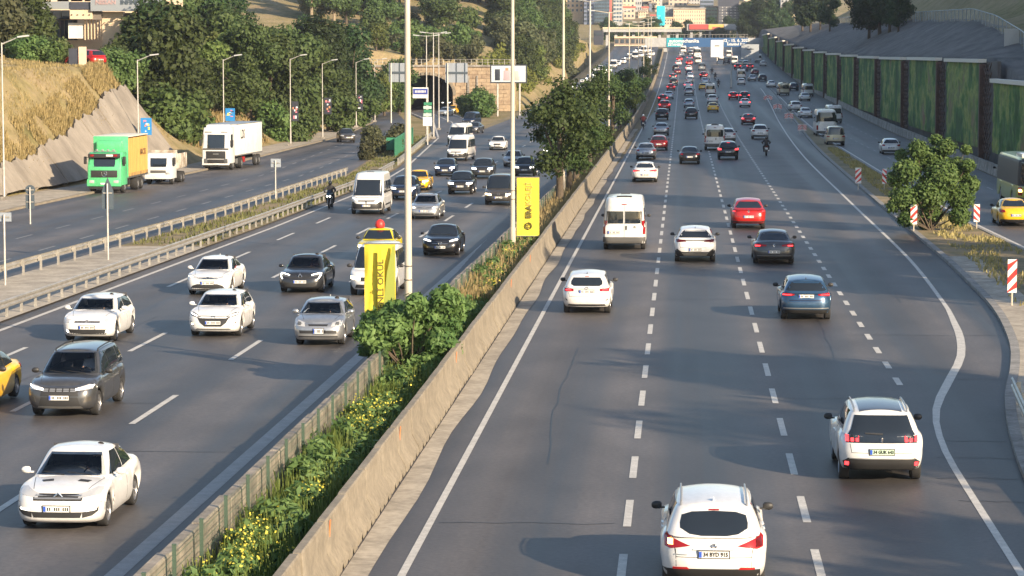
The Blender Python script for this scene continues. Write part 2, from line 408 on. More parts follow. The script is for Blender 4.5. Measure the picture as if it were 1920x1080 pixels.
# ---- painted markings
M_T = [M_PAINT, M_PAINTW]
strip('road_marking', lambda y: -5.04, lambda y: -4.89, 25, 900, .008, M_PAINT, 1)
strip('road_marking', lambda y: edgex(y)-.08-.05*sstep(66, 75, y)*(1-sstep(88, 100, y)), lambda y: edgex(y)+.08+.05*sstep(66, 75, y)*(1-sstep(88, 100, y)), 25, 560, .008, M_PAINT, 1)
strip('road_marking', lambda y: slipl(y)+.25, lambda y: slipl(y)+.42, 60, 560, .008, M_PAINT, 1)
strip('road_marking', lambda y: -10.3, lambda y: -9.95, 25, 420, .008, M_PAINTW, 1)
strip('road_marking', lambda y: leftedge(y)+.55, lambda y: leftedge(y)+.75, 25, 326, .008, M_PAINT, 1)
strip('road_marking', lambda y: leftedge(y)+.55, lambda y: leftedge(y)+.75, 328, 500, .012, M_PAINT, 1)
strip('road_marking', lambda y: ramp_r(y)-.5, lambda y: ramp_r(y)-.3, 330, 500, .012, M_PAINT, 1)
strip('road_marking', lambda y: lerp(leftedge(y), ramp_r(y), .5)-.08, lambda y: lerp(leftedge(y), ramp_r(y), .5)+.08, 330, 500, .012, M_PAINT, 1)
strip('road_marking', lambda y: front_l(y)+2.9, lambda y: front_l(y)+3.02, 60, 150, .012, M_PAINTW, 1)
def dashes(xf, ya, yb, per, ln, w, ph=0.0, mt=None, dz=.008):
    mb = MB(); y = ya-((ya-ph) % per)
    while y < yb:
        if y+ln > ya:
            P = []
            for q in (y, y+ln/2, y+ln):
                c = xf(q) if callable(xf) else xf
                P.append([(c-w/2, q, zroad(c, q)+dz), (c+w/2, q, zroad(c, q)+dz)])
            mb.grid(P)
        y += per
    tag(mb.build('road_marking', mt or M_PAINT), kind='structure')
dashes(-1.05, 40, 880, 6.05, 3.15, .16, 52.0)
dashes(2.52, 40, 880, 6.05, 3.15, .16, 52.7)
dashes(lambda y: 6.15+.0008*max(0, y-240)*1.0, 73, 700, 4.0, 1.75, .18, 75.0)
dashes(-14.0, 40, 330, 15, 6.0, .17, 66.8)
dashes(-17.65, 40, 330, 15, 6.0, .17, 69.0)
dashes(-21.25, 40, 260, 15, 6.0, .17, 64.0)
for xx in (-31.8, -35.2):
    dashes(lambda y, xx=xx: xx+(front_r(y)+28.2)*.7*(1 if y > 221 else 0), 90, 330, 9, 3.5, .14, 4, M_PAINTW, .012)
for xx in (18.4, 21.2):
    dashes(lambda y, xx=xx: xx+max(0, y-300)*.004, 150, 700, 9, 3.5, .12, 4, M_PAINTW, .012)

M_TAR = mat('tar_seam', (.018, .018, .019), .5)
rs = random.Random(14); mb = MB()
def tarline(pts, w):
    P = []
    for (x, y) in pts: P.append((x, y))
    for (a, b) in zip(P, P[1:]):
        d = Vector((b[0]-a[0], b[1]-a[1])); n = Vector((-d.y, d.x)).normalized()*w/2
        mb.quad((a[0]-n.x, a[1]-n.y, zroad(a[0], a[1])+.006), (a[0]+n.x, a[1]+n.y, zroad(a[0], a[1])+.006), (b[0]+n.x, b[1]+n.y, zroad(b[0], b[1])+.006), (b[0]-n.x, b[1]-n.y, zroad(b[0], b[1])+.006))
for (x0, x1, y, w) in ((5.6, 7.6, 58.5, .05), (5.9, 7.7, 61.5, .05), (6.3, 7.8, 64.2, .05), (5.8, 7.3, 55.5, .05), (7.6, 10.2, 76.5, .06), (5.5, 11, 88.5, .05), (-4.8, -1.3, 52.3, .04), (2.8, 5.9, 72, .04), (-10, -14, 62, .05), (-14, -17.4, 71, .05), (-17.8, -21, 90, .05), (-10.4, -13.8, 99, .05), (-1, 2.4, 101, .05)):
    pts = [(lerp(x0, x1, i/6), y+rs.uniform(-.12, .12)) for i in range(7)]; tarline(pts, w)
for (x, y0, y1) in ((-3.1, 60, 84), (4.4, 62, 96), (-12.3, 88, 120), (.6, 108, 140), (-19.2, 70, 96), (8.2, 100, 128)):
    n = 16; xx = x; pts = []
    for i in range(n+1): xx += rs.uniform(-.09, .09); pts.append((xx, lerp(y0, y1, i/n)))
    tarline(pts, .035)
tag(mb.build('road_seam', M_TAR), kind='structure')
# ================================================================== VEHICLE BUILDER
M_TYRE = mat('tyre_rubber', (.022, .022, .023), .85)
M_RIM = mat('rim_alloy', (.36, .36, .37), .35, .8)
M_HUBCAP = mat('steel_rim', (.20, .20, .205), .5, .6)
M_GLASS = mat('dark_glass', (.014, .019, .026), .04, spec=.8)
M_BLACKP = mat('black_plastic', (.025, .025, .026), .55)
M_GREYP = mat('grey_plastic', (.09, .088, .085), .6)
M_UNDER = mat('underbody', (.012, .012, .012), .9)
M_CHROME = mat('chrome', (.62, .62, .62), .22, .95)
M_SILV = mat('silver_trim', (.45, .45, .44), .35, .7)
M_LAMPGL = mat('lamp_glass', (.50, .51, .52), .12, .25)
M_LAMPDK = mat('lamp_housing', (.10, .105, .11), .15)
M_HEAD = mat('headlight_lit', (.9, .9, .85), .2, emit=(1, .93, .78), estr=3)
M_HEADW = mat('headlight_warm', (.9, .8, .6), .2, emit=(1, .74, .42), estr=5)
M_TAIL = mat('tail_lamp', (.26, .012, .016), .18)
M_TAILDK = mat('tail_lamp_dark', (.10, .008, .01), .16)
M_BRAKE = mat('brake_lamp_lit', (.7, .02, .02), .2, emit=(1.0, .045, .05), estr=1.8)
M_BRAKEW = mat('brake_lamp_hot', (.9, .4, .3), .2, emit=(1.0, .35, .30), estr=5)
M_AMBER = mat('indicator_lit', (.9, .5, .1), .2, emit=(1.0, .52, .16), estr=6)
M_PLATE = mat('plate_white', (.70, .70, .68), .4)
M_PLATEG = mat('plate_green', (.50, .66, .50), .4)
M_PLATEB = mat('plate_blue', (.03, .09, .45), .4)
M_INK = mat('plate_ink', (.02, .02, .02), .5)
M_SEAT = mat('seat_fabric', (.05, .052, .06), .9)
M_SEAM = mat('shut_line', (.06, .06, .06), .8); M_WHITEREF = mat('white_lens', (.7, .7, .68), .2)
M_REFL = mat('reflector_red', (.35, .02, .02), .25)
def paint(name, col, metal=0.0, rough=.28, coat=.6):
    return mat('paint_'+name, col, rough, metal, coat=coat, var=.10, vscale=1.1)
PW = paint('white', (.64, .64, .635)); PSIL = paint('silver', (.40, .41, .42), .7, .32); PGREY = paint('grey', (.085, .087, .092), .5)
PDK = paint('dark_grey', (.040, .042, .047), .5); PBLK = paint('black', (.012, .012, .014), .2); PRED = paint('red', (.42, .018, .015), .2)
PDRED = paint('dark_red', (.16, .012, .015), .3); PYEL = paint('yellow', (.72, .42, .015)); PBLUE = paint('blue', (.035, .085, .16), .5)
PDBLUE = paint('dark_blue', (.018, .03, .065), .4); PTAXI = paint('taxi_yellow', (.62, .50, .02)); PBEIGE = paint('beige', (.42, .38, .28), .3)
PLBLUE = paint('light_blue_grey', (.42, .48, .55), .3); PBROWN = paint('brown_grey', (.10, .092, .082), .5); PGREEN = paint('green', (.09, .46, .20)); PDGREEN = paint('lime', (.33, .36, .04))
def tinted():
    m = bpy.data.materials.new('windscreen_glass'); m.use_nodes = True; nt = m.node_tree; nt.nodes.clear()
    o = N(nt, 'ShaderNodeOutputMaterial'); t = N(nt, 'ShaderNodeBsdfTransparent'); t.inputs[0].default_value = (.86, .90, .92, 1)
    g = N(nt, 'ShaderNodeBsdfGlossy'); g.inputs['Roughness'].default_value = .03; f = N(nt, 'ShaderNodeFresnel'); f.inputs[0].default_value = 1.5
    mx = N(nt, 'ShaderNodeMixShader'); nt.links.new(f.outputs[0], mx.inputs[0]); nt.links.new(t.outputs[0], mx.inputs[1]); nt.links.new(g.outputs[0], mx.inputs[2]); nt.links.new(mx.outputs[0], o.inputs[0])
    MATS['windscreen_glass'] = m; return m
M_WIND = tinted()

SIDEP = [(0, .075), (.12, .03), (.3, .0), (.52, -.01), (.72, .005), (.86, .035), (.94, .065), (1, .11)]
FRONTP = [(0, .11), (.08, .035), (.2, .006), (.42, .0), (.6, .012), (.75, .035), (.86, .07), (.94, .13), (1, .24)]
REARP = [(0, .12), (.10, .05), (.22, .01), (.42, .0), (.6, .02), (.76, .05), (.88, .09), (.95, .13), (1, .22)]
VLEV = [0, .05, .1, .18, .27, .36, .45, .54, .62, .70, .77, .83, .88, .925, .96, .985, 1.0]
def car_body(P, lod=0):
    L, Wd, H = P['L'], P['W'], P['H']; Lh = L/2
    wr = P['wr']; ra = wr+.055; wx = P['wx']         # wheel x positions
    zsill = P.get('sill', .2); zs = P['zs']          # shoulder height table over x
    nf, mf = P.get('nf', 13), P.get('mf', 3.0); nr, mr_ = P.get('nr', 12), P.get('mr', 3.0)
    arch = P.get('arch', True)
    fp, rp, sp = P.get('frontp', FRONTP), P.get('rearp', REARP), P.get('sidep', SIDEP)
    V = VLEV if lod == 0 else [0, .1, .27, .45, .62, .77, .88, .96, 1.0]
    xe = .905*Lh
    xs = set()
    n = 26 if lod == 0 else 12
    for i in range(n+1): xs.add(round(-xe+2*xe*i/n, 4))
    if arch:
        for w in wx:
            for k in (range(-8, 9) if lod == 0 else range(-3, 4)):
                q = w+ra*math.sin(math.pi/2*k/(8 if lod == 0 else 3))
                if abs(q) < xe: xs.add(round(q, 4))
            for e in (-1, 1):
                q = w+e*ra*1.02
                if abs(q) < xe: xs.add(round(q, 4))
    xs = sorted(xs); ys = []
    o = [xs[0]]
    for q in xs[1:]:
        if q-o[-1] > (.012 if lod == 0 else .05): o.append(q)
    xs = o
    pts = []       # ordered rear centre -> left(+y) side -> front : pairs (kind,val)
    nyf = 9 if lod == 0 else 4
    yF = (1-.905**nf)**(1/mf); yRr = (1-.905**nr)**(1/mr_)
    seq = [('r', yRr*k/nyf) for k in range(0, nyf)]+[('x', q) for q in xs]+[('f', yF*(nyf-1-k)/nyf) for k in range(0, nyf)]
    def pos(kind, val, v):
        fi, ri, si = interp(fp, v), interp(rp, v), interp(sp, v)
        w = Wd/2-si
        if kind == 'x':
            f = val/Lh
            if f >= 0: x = val*(Lh-fi)/Lh; y = w*(1-f**nf)**(1/mf)
            else: x = val*(Lh-ri)/Lh; y = w*(1-(-f)**nr)**(1/mr_)
        elif kind == 'f': x = (Lh-fi)*(1-val**mf)**(1/nf); y = w*val
        else: x = -(Lh-ri)*(1-val**mr_)**(1/nr); y = w*val
        return x, y
    def zb(x):
        z = zsill+P.get('lipf', 0)*sstep(Lh-.9, Lh-.2, x)+P.get('lipr', .06)*sstep(Lh-.9, Lh-.1, -x)
        if arch:
            for w in wx:
                d = abs(x-w)
                if d < ra: z = max(z, wr+math.sqrt(max(0, ra*ra-d*d)))
                elif d < ra*1.06: z = max(z, zsill)
        return z
    mb = MB(); rows = []
    for (k, val) in seq:
        x0, _ = pos(k, val, .45)
        ztop = smooth_tab(zs, x0)
        if k == 'f': ztop += P.get('fdip', 0)*(1-(val/yF)**2)
        col = []
        for v in V:
            x, y = pos(k, val, v); zl = zb(x0)
            z = zl+(ztop-zl)*v
            col.append((x, y, z))
        rows.append(col)
    nv = len(V)
    mb.grid(rows)
    base = len(mb.v)
    mb.grid([[(x, -y, z) for (x, y, z) in reversed(c)] for c in rows])
    # deck
    nd = 4 if lod == 0 else 2
    D = []
    for c in rows:
        x, y, z = c[-1]; cr = P.get('crown', .05)*min(1, y/(Wd*.42))
        D.append([(x, y*(1-2*j/(2*nd)), z+cr*(1-(1-2*j/(2*nd))**2)) for j in range(2*nd+1)])
    mb.grid([list(reversed(r)) for r in D])
    # greenhouse
    G_ = P['gh']   # dict xrb,xfb (base), xrr,xfr(roof), wb,wr half-widths, zb tab
    xrb, xfb, xrr, xfr = G_['x']; wb, wt = G_['w']
    ng, mg = G_.get('n', 15), G_.get('m', 4.2)
    T = [0, .25, .5, .72, .86, .94, .98, 1.0] if lod == 0 else [0, .5, .86, 1]
    ins = [(0, 0), (.86, 0), (.94, .015), (.98, .04), (1, .085)]
    mI = 16 if lod == 0 else 8; mF = 7 if lod == 0 else 3
    sG = [('r', .86*k/mF) for k in range(mF)]+[('x', -.9+1.8*i/mI) for i in range(mI+1)]+[('f', .86*(mF-1-k)/mF) for k in range(mF)]
    yc = (1-.9**ng)**(1/mg)
    sG = [(k, (v/.86*yc if k != 'x' else v)) for k, v in sG]
    arc = G_.get('arc', .05); rows = []
    for (k, val) in sG:
        col = []
        for t in T:
            it = interp(ins, t)
            xr_, xf_ = lerp(xrb, xrr, t)+it*.6, lerp(xfb, xfr, t)-it*.6
            bow = 4*t*(1-t)
            xf_ += G_.get('bowf', .04)*bow; xr_ -= G_.get('bowr', .03)*bow
            w = lerp(wb, wt, t)-it+.025*bow
            c0, hl = (xr_+xf_)/2, (xf_-xr_)/2
            if k == 'x': x = c0+hl*val; y = w*(1-abs(val)**ng)**(1/mg)
            elif k == 'f': x = c0+hl*(1-val**mg)**(1/ng); y = w*val
            else: x = c0-hl*(1-val**mg)**(1/ng); y = w*val
            z0 = smooth_tab(zs, x)-.03
            zt = H-.055-arc*((x-(xrr+xfr)/2-G_.get('peak', .2))/(.5*(xfr-xrr)))**2-(.05*sstep(.3, -.05, (x-xrr)/(xfr-xrr)) if False else 0)
            z = lerp(z0, zt, t) if t < .86 else lerp(z0, zt, .86)+(zt-lerp(z0, zt, .86))*interp([(.86, 0), (.94, .62), (.98, .9), (1, 1.0)], t)
            col.append((x, y, z))
        rows.append(col)
    mb.grid(rows); mb.grid([[(x, -y, z) for (x, y, z) in reversed(c)] for c in rows])
    D = []
    for c in rows:
        x, y, z = c[-1]
        D.append([(x, y*(1-j/nd), z+.05*min(1, y/(wt*.8))*(1-(1-j/nd)**2)) for j in range(2*nd+1)])
    mb.grid([list(reversed(r)) for r in D])
    return mb
def outward(me):
    bm = bmesh.new(); bm.from_mesh(me); bmesh.ops.remove_doubles(bm, verts=bm.verts, dist=.0008)
    bmesh.ops.recalc_face_normals(bm, faces=bm.faces); bm.to_mesh(me); bm.free()
class Car:
    def __init__(s, name, P, pnt, lod=0):
        s.P, s.lod = P, lod
        s.root = empty(name); s.root.location = (0, 0, -500)
        me = car_body(P, lod).mesh('body', pnt)
        outward(me); me.polygons.foreach_set('use_smooth', [True]*len(me.polygons)); me.set_sharp_from_angle(angle=R(42)); me.update()
        s.body_me = me
        bm = bmesh.new(); bm.from_mesh(me); s.bvh = BVHTree.FromBMesh(bm); bm.free()
        s.body = link('body', me, s.root)
        L, Wd = P['L'], P['W']
        mb = MB()
        mb.box((0, 0, P.get('sill', .2)+.13), (L-.5, Wd-.50, .20))
        mb.box((0, 0, P['wr']+.16), (L*.9, Wd-.66, .24))
        mb.build('underbody', M_UNDER, s.root)
        s.wheels()
    def wheels(s):
        P = s.P; r = P['wr']; w = P.get('tw', .215)
        key = ('wheel', r, P.get('rim', 0), s.lod)
        if key not in MATS:
            n = 24 if s.lod == 0 else 12
            a = MB(); a.lathe([(r*.66, -w/2+.01), (r*.70, -w/2), (r*.93, -w/2), (r*.985, -w*.42), (r, -w*.25), (r, w*.25), (r*.985, w*.42), (r*.93, w/2), (r*.70, w/2), (r*.66, w/2-.01)], n)
            b = MB(); b.lathe([(r*.68, w/2-.008), (r*.64, w/2-.004), (r*.60, w/2-.03), (r*.58, w*.1), (r*.001, w*.1)], n)
            if P.get('rim', 0) == 0:
                for k in range(5):
                    for e in (-.16, .16):
                        t = 2*math.pi*k/5+e
                        b.box((math.cos(t)*r*.36, w/2-.03, math.sin(t)*r*.36), (r*.52, .03, r*.10), ry=-t)
            else:
                b.lathe([(r*.62, w/2-.02), (r*.40, w/2+.0), (r*.15, w/2-.005), (r*.001, w/2-.01)], n)
                for k in range(9):
                    t = 2*math.pi*k/9; b.box((math.cos(t)*r*.5, w/2-.005, math.sin(t)*r*.5), (r*.12, .012, r*.12), ry=-t)
            b.lathe([(r*.16, w/2-.03), (r*.14, w/2-.012), (.001, w/2-.01)], 10)
            MATS[key] = (a.mesh('tyre', M_TYRE, 40), b.mesh('rim', M_RIM if P.get('rim', 0) == 0 else M_HUBCAP, 40))
        ta, ri = MATS[key]
        for x in P['wx']:
            for sgn in (1, -1):
                o = link('wheel', ta, s.root, loc=(x, sgn*(P['W']/2-w/2-.035), r), rot=(0, 0, 0 if sgn > 0 else math.pi))
                if s.lod == 0 or True: link('rim', ri, o)
    def cast(s, axis, a, b):
        if axis == 'F': o, d = Vector((9, a, b)), Vector((-1, 0, 0))
        elif axis == 'R': o, d = Vector((-9, a, b)), Vector((1, 0, 0))
        elif axis == 'L': o, d = Vector((a, 5, b)), Vector((0, -1, 0))
        elif axis == 'D': o, d = Vector((a, -5, b)), Vector((0, 1, 0))
        else: o, d = Vector((a, b, 9)), Vector((0, 0, -1))
        h = s.bvh.ray_cast(o, d)
        if h[0] is None:
            q = s.bvh.find_nearest(o+d*(9-abs(s.P['L'])/2) if axis in 'FR' else (o+d*(5-s.P['W']/2)))
            return q[0], q[1]
        return h[0], h[1]
    def patch(s, name, m, axis, poly, off=.006, step=.09, skirt=.012, parent=None, smooth=True):
        bm = bmesh.new(); vs = [bm.verts.new((p[0], p[1], 0)) for p in poly]; bm.faces.new(vs)
        if s.lod: off += .012
        for ax in (0, 1):
            lo, hi = min(p[ax] for p in poly), max(p[ax] for p in poly)
            k = int((hi-lo)/step)
            for i in range(1, k+1):
                c = lo+(hi-lo)*i/(k+1); co = [0, 0, 0]; co[ax] = c; no = [0, 0, 0]; no[ax] = 1
                bmesh.ops.bisect_plane(bm, geom=bm.verts[:]+bm.edges[:]+bm.faces[:], plane_co=co, plane_no=no, dist=1e-5)
        if len(poly) > 4: bmesh.ops.triangulate(bm, faces=[f for f in bm.faces if len(f.verts) > 4])
        base = {}
        for v in bm.verts:
            h, n = s.cast(axis, v.co.x, v.co.y)
            base[v] = (h+n*off, h-n*skirt)
        for v, q in base.items(): v.co = q[0]
        be = [e for e in bm.edges if e.is_boundary]
        ring = {}
        for e in be:
            for v in e.verts:
                if v not in ring: ring[v] = bm.verts.new(base[v][1])
        for e in be:
            a, b = e.verts
            try: bm.faces.new((a, b, ring[b], ring[a]))
            except ValueError: pass
        bmesh.ops.recalc_face_normals(bm, faces=bm.faces)
        me = bpy.data.meshes.new(name); bm.to_mesh(me); bm.free()
        ctr = Vector((0, 0, .8)); 
        me.materials.append(m)
        if smooth: me.polygons.foreach_set('use_smooth', [True]*len(me.polygons)); me.set_sharp_from_angle(angle=R(40))
        me.update(); return link(name, me, parent or s.root)
    def both(s, name, m, axis, poly, **k):
        a = s.patch(name, m, axis, poly, **k)
        b = s.patch(name, m, axis, [(-p[0], p[1]) for p in reversed(poly)], **k)
        return a, b
    # ---- standard glazing
    def glass(s, rear=True, sides=None, wind=True, see=False, top=.10, side_m=None, wbot=.05):
        P = s.P; g = P['gh']; xrb, xfb, xrr, xfr = g['x']; wb, wt = g['w']; H = P['H']
        if wind:
            zc = smooth_tab(P['zs'], xfb)+wbot; zt = H-top-.035
            poly = [(-wb+.09, zc), (wb-.09, zc), (wt-.07, zt), (-wt+.07, zt)]
            s.wpoly = poly
            if see:
                s.patch('windscreen', M_WIND, 'F', poly, off=.007)
                fr = .035
                s.cut(poly)
            else: s.patch('windscreen', M_GLASS, 'F', poly)
        if rear:
            zc = P.get('rwz0', smooth_tab(P['zs'], xrb)+.06); zt = P.get('rwz1', H-.14)
            rw0, rw1 = P.get('rw', (wb-.10, wt-.10))
            poly = [(-rw0, zc+.03), (-rw0+.08, zc), (rw0-.08, zc), (rw0, zc+.03), (rw1, zt-.04), (rw1-.06, zt), (-rw1+.06, zt), (-rw1, zt-.04)]
            s.patch('rear_window', M_GLASS, 'R', poly)
        for (xa0, xb0, xa1, xb1) in (sides if sides is not None else P['sw']):
            z0 = P.get('swz0', None); z1 = P.get('swz1', H-.13)
            za = (z0 if z0 else smooth_tab(P['zs'], xa0)+.035); zb_ = (z0 if z0 else smooth_tab(P['zs'], xb0)+.035)
            for ax in ('L', 'D'):
                q = [(xa0, za), (xb0, zb_), (xb1, z1 if xb1 != xb0 or True else z1), (xa1, z1)]
                q = [q[0], q[1]]+([q[2], q[3]] if abs(xb1-xa1) > .02 else [q[2]])
                s.patch('side_window', side_m or M_GLASS, ax, q)
    def cut(s, poly):
        """opens the body behind a see-through windscreen and puts a dark cabin inside"""
        me = s.body_me; bm = bmesh.new(); bm.from_mesh(me)
        def inside(y, z):
            (a, b), (c, d_), (e, f), (g, h) = poly
            if not (b+.02 < z < f-.02): return False
            t = (z-b)/(f-b); return abs(y) < lerp(c, e, t)-.03
        kill = []
        for f in bm.faces:
            c = f.calc_center_median()
            if c.x > s.P['gh']['x'][3]-.35 and inside(c.y, c.z) and c.z > .8:
                hit = s.cast('F', c.y, c.z)[0]
                if abs(hit.x-c.x) < .08: kill.append(f)
        bmesh.ops.delete(bm, geom=kill, context='FACES'); bm.to_mesh(me); bm.free()
        P = s.P; g = P['gh']; xrb, xfb, xrr, xfr = g['x']; wb, wt = g['w']
        mb = MB(); zc = smooth_tab(P['zs'], xfb)
        mb.box((xfb-.32, 0, zc-.07), (.55, wb*1.7, .06))
        for sy in (-1, 1):
            mb.box((xfr-.62, sy*.36, .66), (.16, .48, .72), ry=-.22); mb.box((xfr-.71, sy*.36, 1.10), (.10, .25, .18), ry=-.2)
        mb.box((xrr+.5, 0, .62), (.2, wb*1.6, .8)); mb.box(((xrr+xfr)/2, 0, .45), (xfr-xrr+.6, wb*1.7, .05))
        mb.box((xrr+.42, 0, 1.0), (.02, wb*1.7, .8))
        mb.build('seats', M_SEAT, s.root)
        w = MB(); w.path([(xfb-.52+.05*math.sin(t*math.pi/6), .36+.18*math.cos(t*math.pi/6), zc+.0+.17*math.sin(t*math.pi/6)) for t in range(13)], .014, 5)
        w.build('steering_wheel', M_BLACKP, s.root)
    def mirrors(s, m, x=None, z=None):
        P = s.P; g = P['gh']; x = x if x is not None else g['x'][1]-.42; z = z if z is not None else smooth_tab(P['zs'], x)+.10
        me = None
        for sy in (1, -1):
            mb = MB(); yb = P['W']/2-.06
            mb.box((x, sy*(yb+.05), z-.04), (.05, .10, .03))
            o = 9
            rings = []
            for (dy, k) in ((.06, .55), (.09, .95), (.17, 1), (.22, .8), (.245, .35)):
                rings.append([(x+.055*k*math.cos(t)+.015, sy*(yb+dy), z+.075*k*math.sin(t)) for t in [2*math.pi*i/10 for i in range(11)]])
            mb.grid(rings)
            mb.poly(rings[-1][:-1])
            mm = mb.build('door_mirror', m, s.root, smooth=50)
    def plate(s, axis, z, y=0.0, w=.52, h=.115, m=None, txt=None):
        x0 = (s.cast(axis, y-.2, z)[0].x + s.cast(axis, y, z)[0].x)/2; sg = 1 if axis == 'F' else -1
        xx = s.cast(axis, y, z)[0].x+sg*.012
        fb = MB(); fb.box((xx-sg*.004, y, z), (.02, w+.035, h+.03)); fb.build('plate_frame', M_BLACKP, s.root)
        mb = MB(); mb.box((xx, y, z), (.02, w, h)); o = mb.build('licence_plate', m or M_PLATE, s.root)
        b = MB(); b.box((xx+sg*.0115, y-sg*(-1)*(-w/2+.028) if False else y+sg*(-1)*(w/2-.028)*(1), z), (.003, .05, h-.012)); b.build('plate_band', M_PLATEB, o)
        # text reads from outside: front view right = -y... for front axis viewer looks -x, right is +y
        if txt:
            t = link('plate_lettering', text_mesh(txt, .105, M_INK, 'plate_lettering', bold=.004), o)
            t.location = (xx+sg*.012, y+sg*.03, z); t.rotation_euler = (math.pi/2, 0, sg*math.pi/2)
            t.scale = (.82, .95, 1)
        else:
            b = MB(); random.seed(int(z*1000))
            for grp, k in ((-.17, 2), (-.03, 3), (.14, 3)):
                for i in range(k): b.box((xx+sg*.0115, y+sg*(grp+i*.042), z), (.003, .024, h*.56))
            b.build('plate_lettering', M_INK, o)
        return o
    def handles(s, m, zz=None, xs=None):
        for x in xs or s.P.get('hx', []):
            for ax in ('L', 'D'):
                z = zz or smooth_tab(s.P['zs'], x)-.14
                s.patch('door_handle', m, ax, [(x-.09, z-.014), (x+.09, z-.014), (x+.09, z+.014), (x-.09, z+.014)], off=.03, skirt=.0)
    def rails(s, m):
        g = s.P['gh']; xrb, xfb, xrr, xfr = g['x']
        for sy in (1, -1):
            y = sy*(g['w'][1]-.06); xs = [xrr+.12, xrr+.2, xrr+.5, (xrr+xfr)/2, xfr-.4, xfr-.2, xfr-.12]
            mb = MB(); P_ = []
            for i, x in enumerate(xs):
                z = s.cast('T', x, y)[0].z+(.05 if 0 < i < len(xs)-1 else -.01); P_.append((x, y, z))
            mb.path(P_, .018, 6); mb.build('roof_rail', m, s.root, smooth=50)
    def antenna(s, m, x=None):
        x = x if x is not None else s.P['gh']['x'][2]+.28; z = s.cast('T', x, 0)[0].z
        mb = MB(); mb.poly([(x-.09, 0, z+.07), (x-.10, .02, z-.01), (x+.10, 0, z-.01)]); mb.poly([(x-.09, 0, z+.07), (x+.10, 0, z-.01), (x-.10, -.02, z-.01)]); mb.poly([(x-.09, 0, z+.07), (x-.10, -.02, z-.01), (x-.10, .02, z-.01)])
        mb.build('antenna_fin', m, s.root)
    def seams(s, m=None):
        """shut lines of doors, bonnet or tailgate as thin recess strips"""
        P = s.P
        for x in P.get('seam', []):
            for ax in ('L', 'D'):
                zt = smooth_tab(P['zs'], x)+.02
                s.patch('door_seam', M_SEAM, ax, [(x-.007, P.get('sill', .2)+.12), (x+.007, P.get('sill', .2)+.12), (x+.007, zt), (x-.007, zt)], off=.002, skirt=.004)
        g = P['gh']['x']; h = P['L']/2; w = P['W']/2
        s.both('bumper_seam', M_SEAM, 'F', [(w*.9, P['zs'][-1][1]-.13), (w*.97, P['zs'][-1][1]-.12), (w*.97, P['zs'][-1][1]-.11), (w*.9, P['zs'][-1][1]-.12)], off=.002, skirt=.004)
        for sy in (1, -1):
            y0, y1 = sy*w*.80, sy*w*.62
            s.patch('bonnet_seam', M_SEAM, 'T', [(g[1]-.12, y0-.006), (h-.42, y1-.006), (h-.42, y1+.006), (g[1]-.12, y0+.006)], off=.002, skirt=.004)
            s.patch('tailgate_seam', M_SEAM, 'R', [(sy*w*.70-.006, P['sill']+.42), (sy*w*.70+.006, P['sill']+.42), (sy*w*.74+.006, P['zs'][0][1]-.16), (sy*w*.74-.006, P['zs'][0][1]-.16)], off=.002, skirt=.004)
        s.patch('tailgate_seam', M_SEAM, 'R', [(-w*.70, P['sill']+.42), (w*.70, P['sill']+.42), (w*.70, P['sill']+.432), (-w*.70, P['sill']+.432)], off=.002, skirt=.004)
        mb = MB()
        for y0 in (-.12, .42):
            a = s.cast('F', y0, smooth_tab(P['zs'], g[1])+.06)[0]; b = s.cast('F', y0-.5 if y0 > 0 else y0-.42, smooth_tab(P['zs'], g[1])+.11)[0]
            mb.tube((a.x+.02, a.y, a.z), (b.x+.02, b.y, b.z), .009, n=4)
        q = mb.build('wiper', M_BLACKP, s.root)
def fan(w, poly, dy=0.0): return poly
# ------------------------------------------------------------------ car proportions
def P_hatch(L=4.05, W=1.75, H=1.47, **k):
    h = L/2
    d = dict(L=L, W=W, H=H, wr=.315, wx=(-h+.70, h-.82), sill=.20,
             zs=[(-h, .93), (-h+.3, .96), (-.2, .93), (.55, .935), (.95, .94), (h-.5, .885), (h-.15, .81), (h, .74)],
             gh=dict(x=(-h+.10, .98, -h+.42, .28), w=(.80, .60), peak=.25, arc=.06),
             sw=[(-h+.62, -.28, -h+.78, -.24), (-.22, .70, -.18, .16)], seam=(-.25, .85), hx=(-.42, .1+.02))
    d.update(k); return d
def P_sedan(L=4.55, W=1.78, H=1.46, **k):
    h = L/2
    d = dict(L=L, W=W, H=H, wr=.32, wx=(-h+.98, h-.90), sill=.19,
             zs=[(-h, .93), (-h+.25, .985), (-h+.8, .965), (-.2, .92), (.6, .91), (1.0, .905), (h-.6, .845), (h-.15, .77), (h, .70)],
             gh=dict(x=(-h+.55, 1.10, -h+1.35, .32), w=(.79, .58), peak=.15, arc=.055, bowr=.08),
             sw=[(-h+1.12, -.32, -h+1.38, -.28), (-.26, .80, -.22, .22)], seam=(-.29, .95), hx=(-.48, .16),
             rwz1=H-.12, rw=(.64, .50))
    d.update(k); return d
def P_suv(L=4.4, W=1.84, H=1.62, **k):
    h = L/2
    d = dict(L=L, W=W, H=H, wr=.345, wx=(-h+.84, h-.92), sill=.26,
             zs=[(-h, 1.02), (-h+.3, 1.07), (-.2, 1.02), (.6, .99), (.95, 1.0), (h-.5, .965), (h-.15, .90), (h, .83)],
             gh=dict(x=(-h+.12, 1.08, -h+.52, .36), w=(.83, .63), peak=.2, arc=.06),
             sw=[(-h+.72, -.26, -h+.86, -.22), (-.20, .80, -.16, .22)], seam=(-.23, .92), hx=(-.42, .16))
    d.update(k); return d
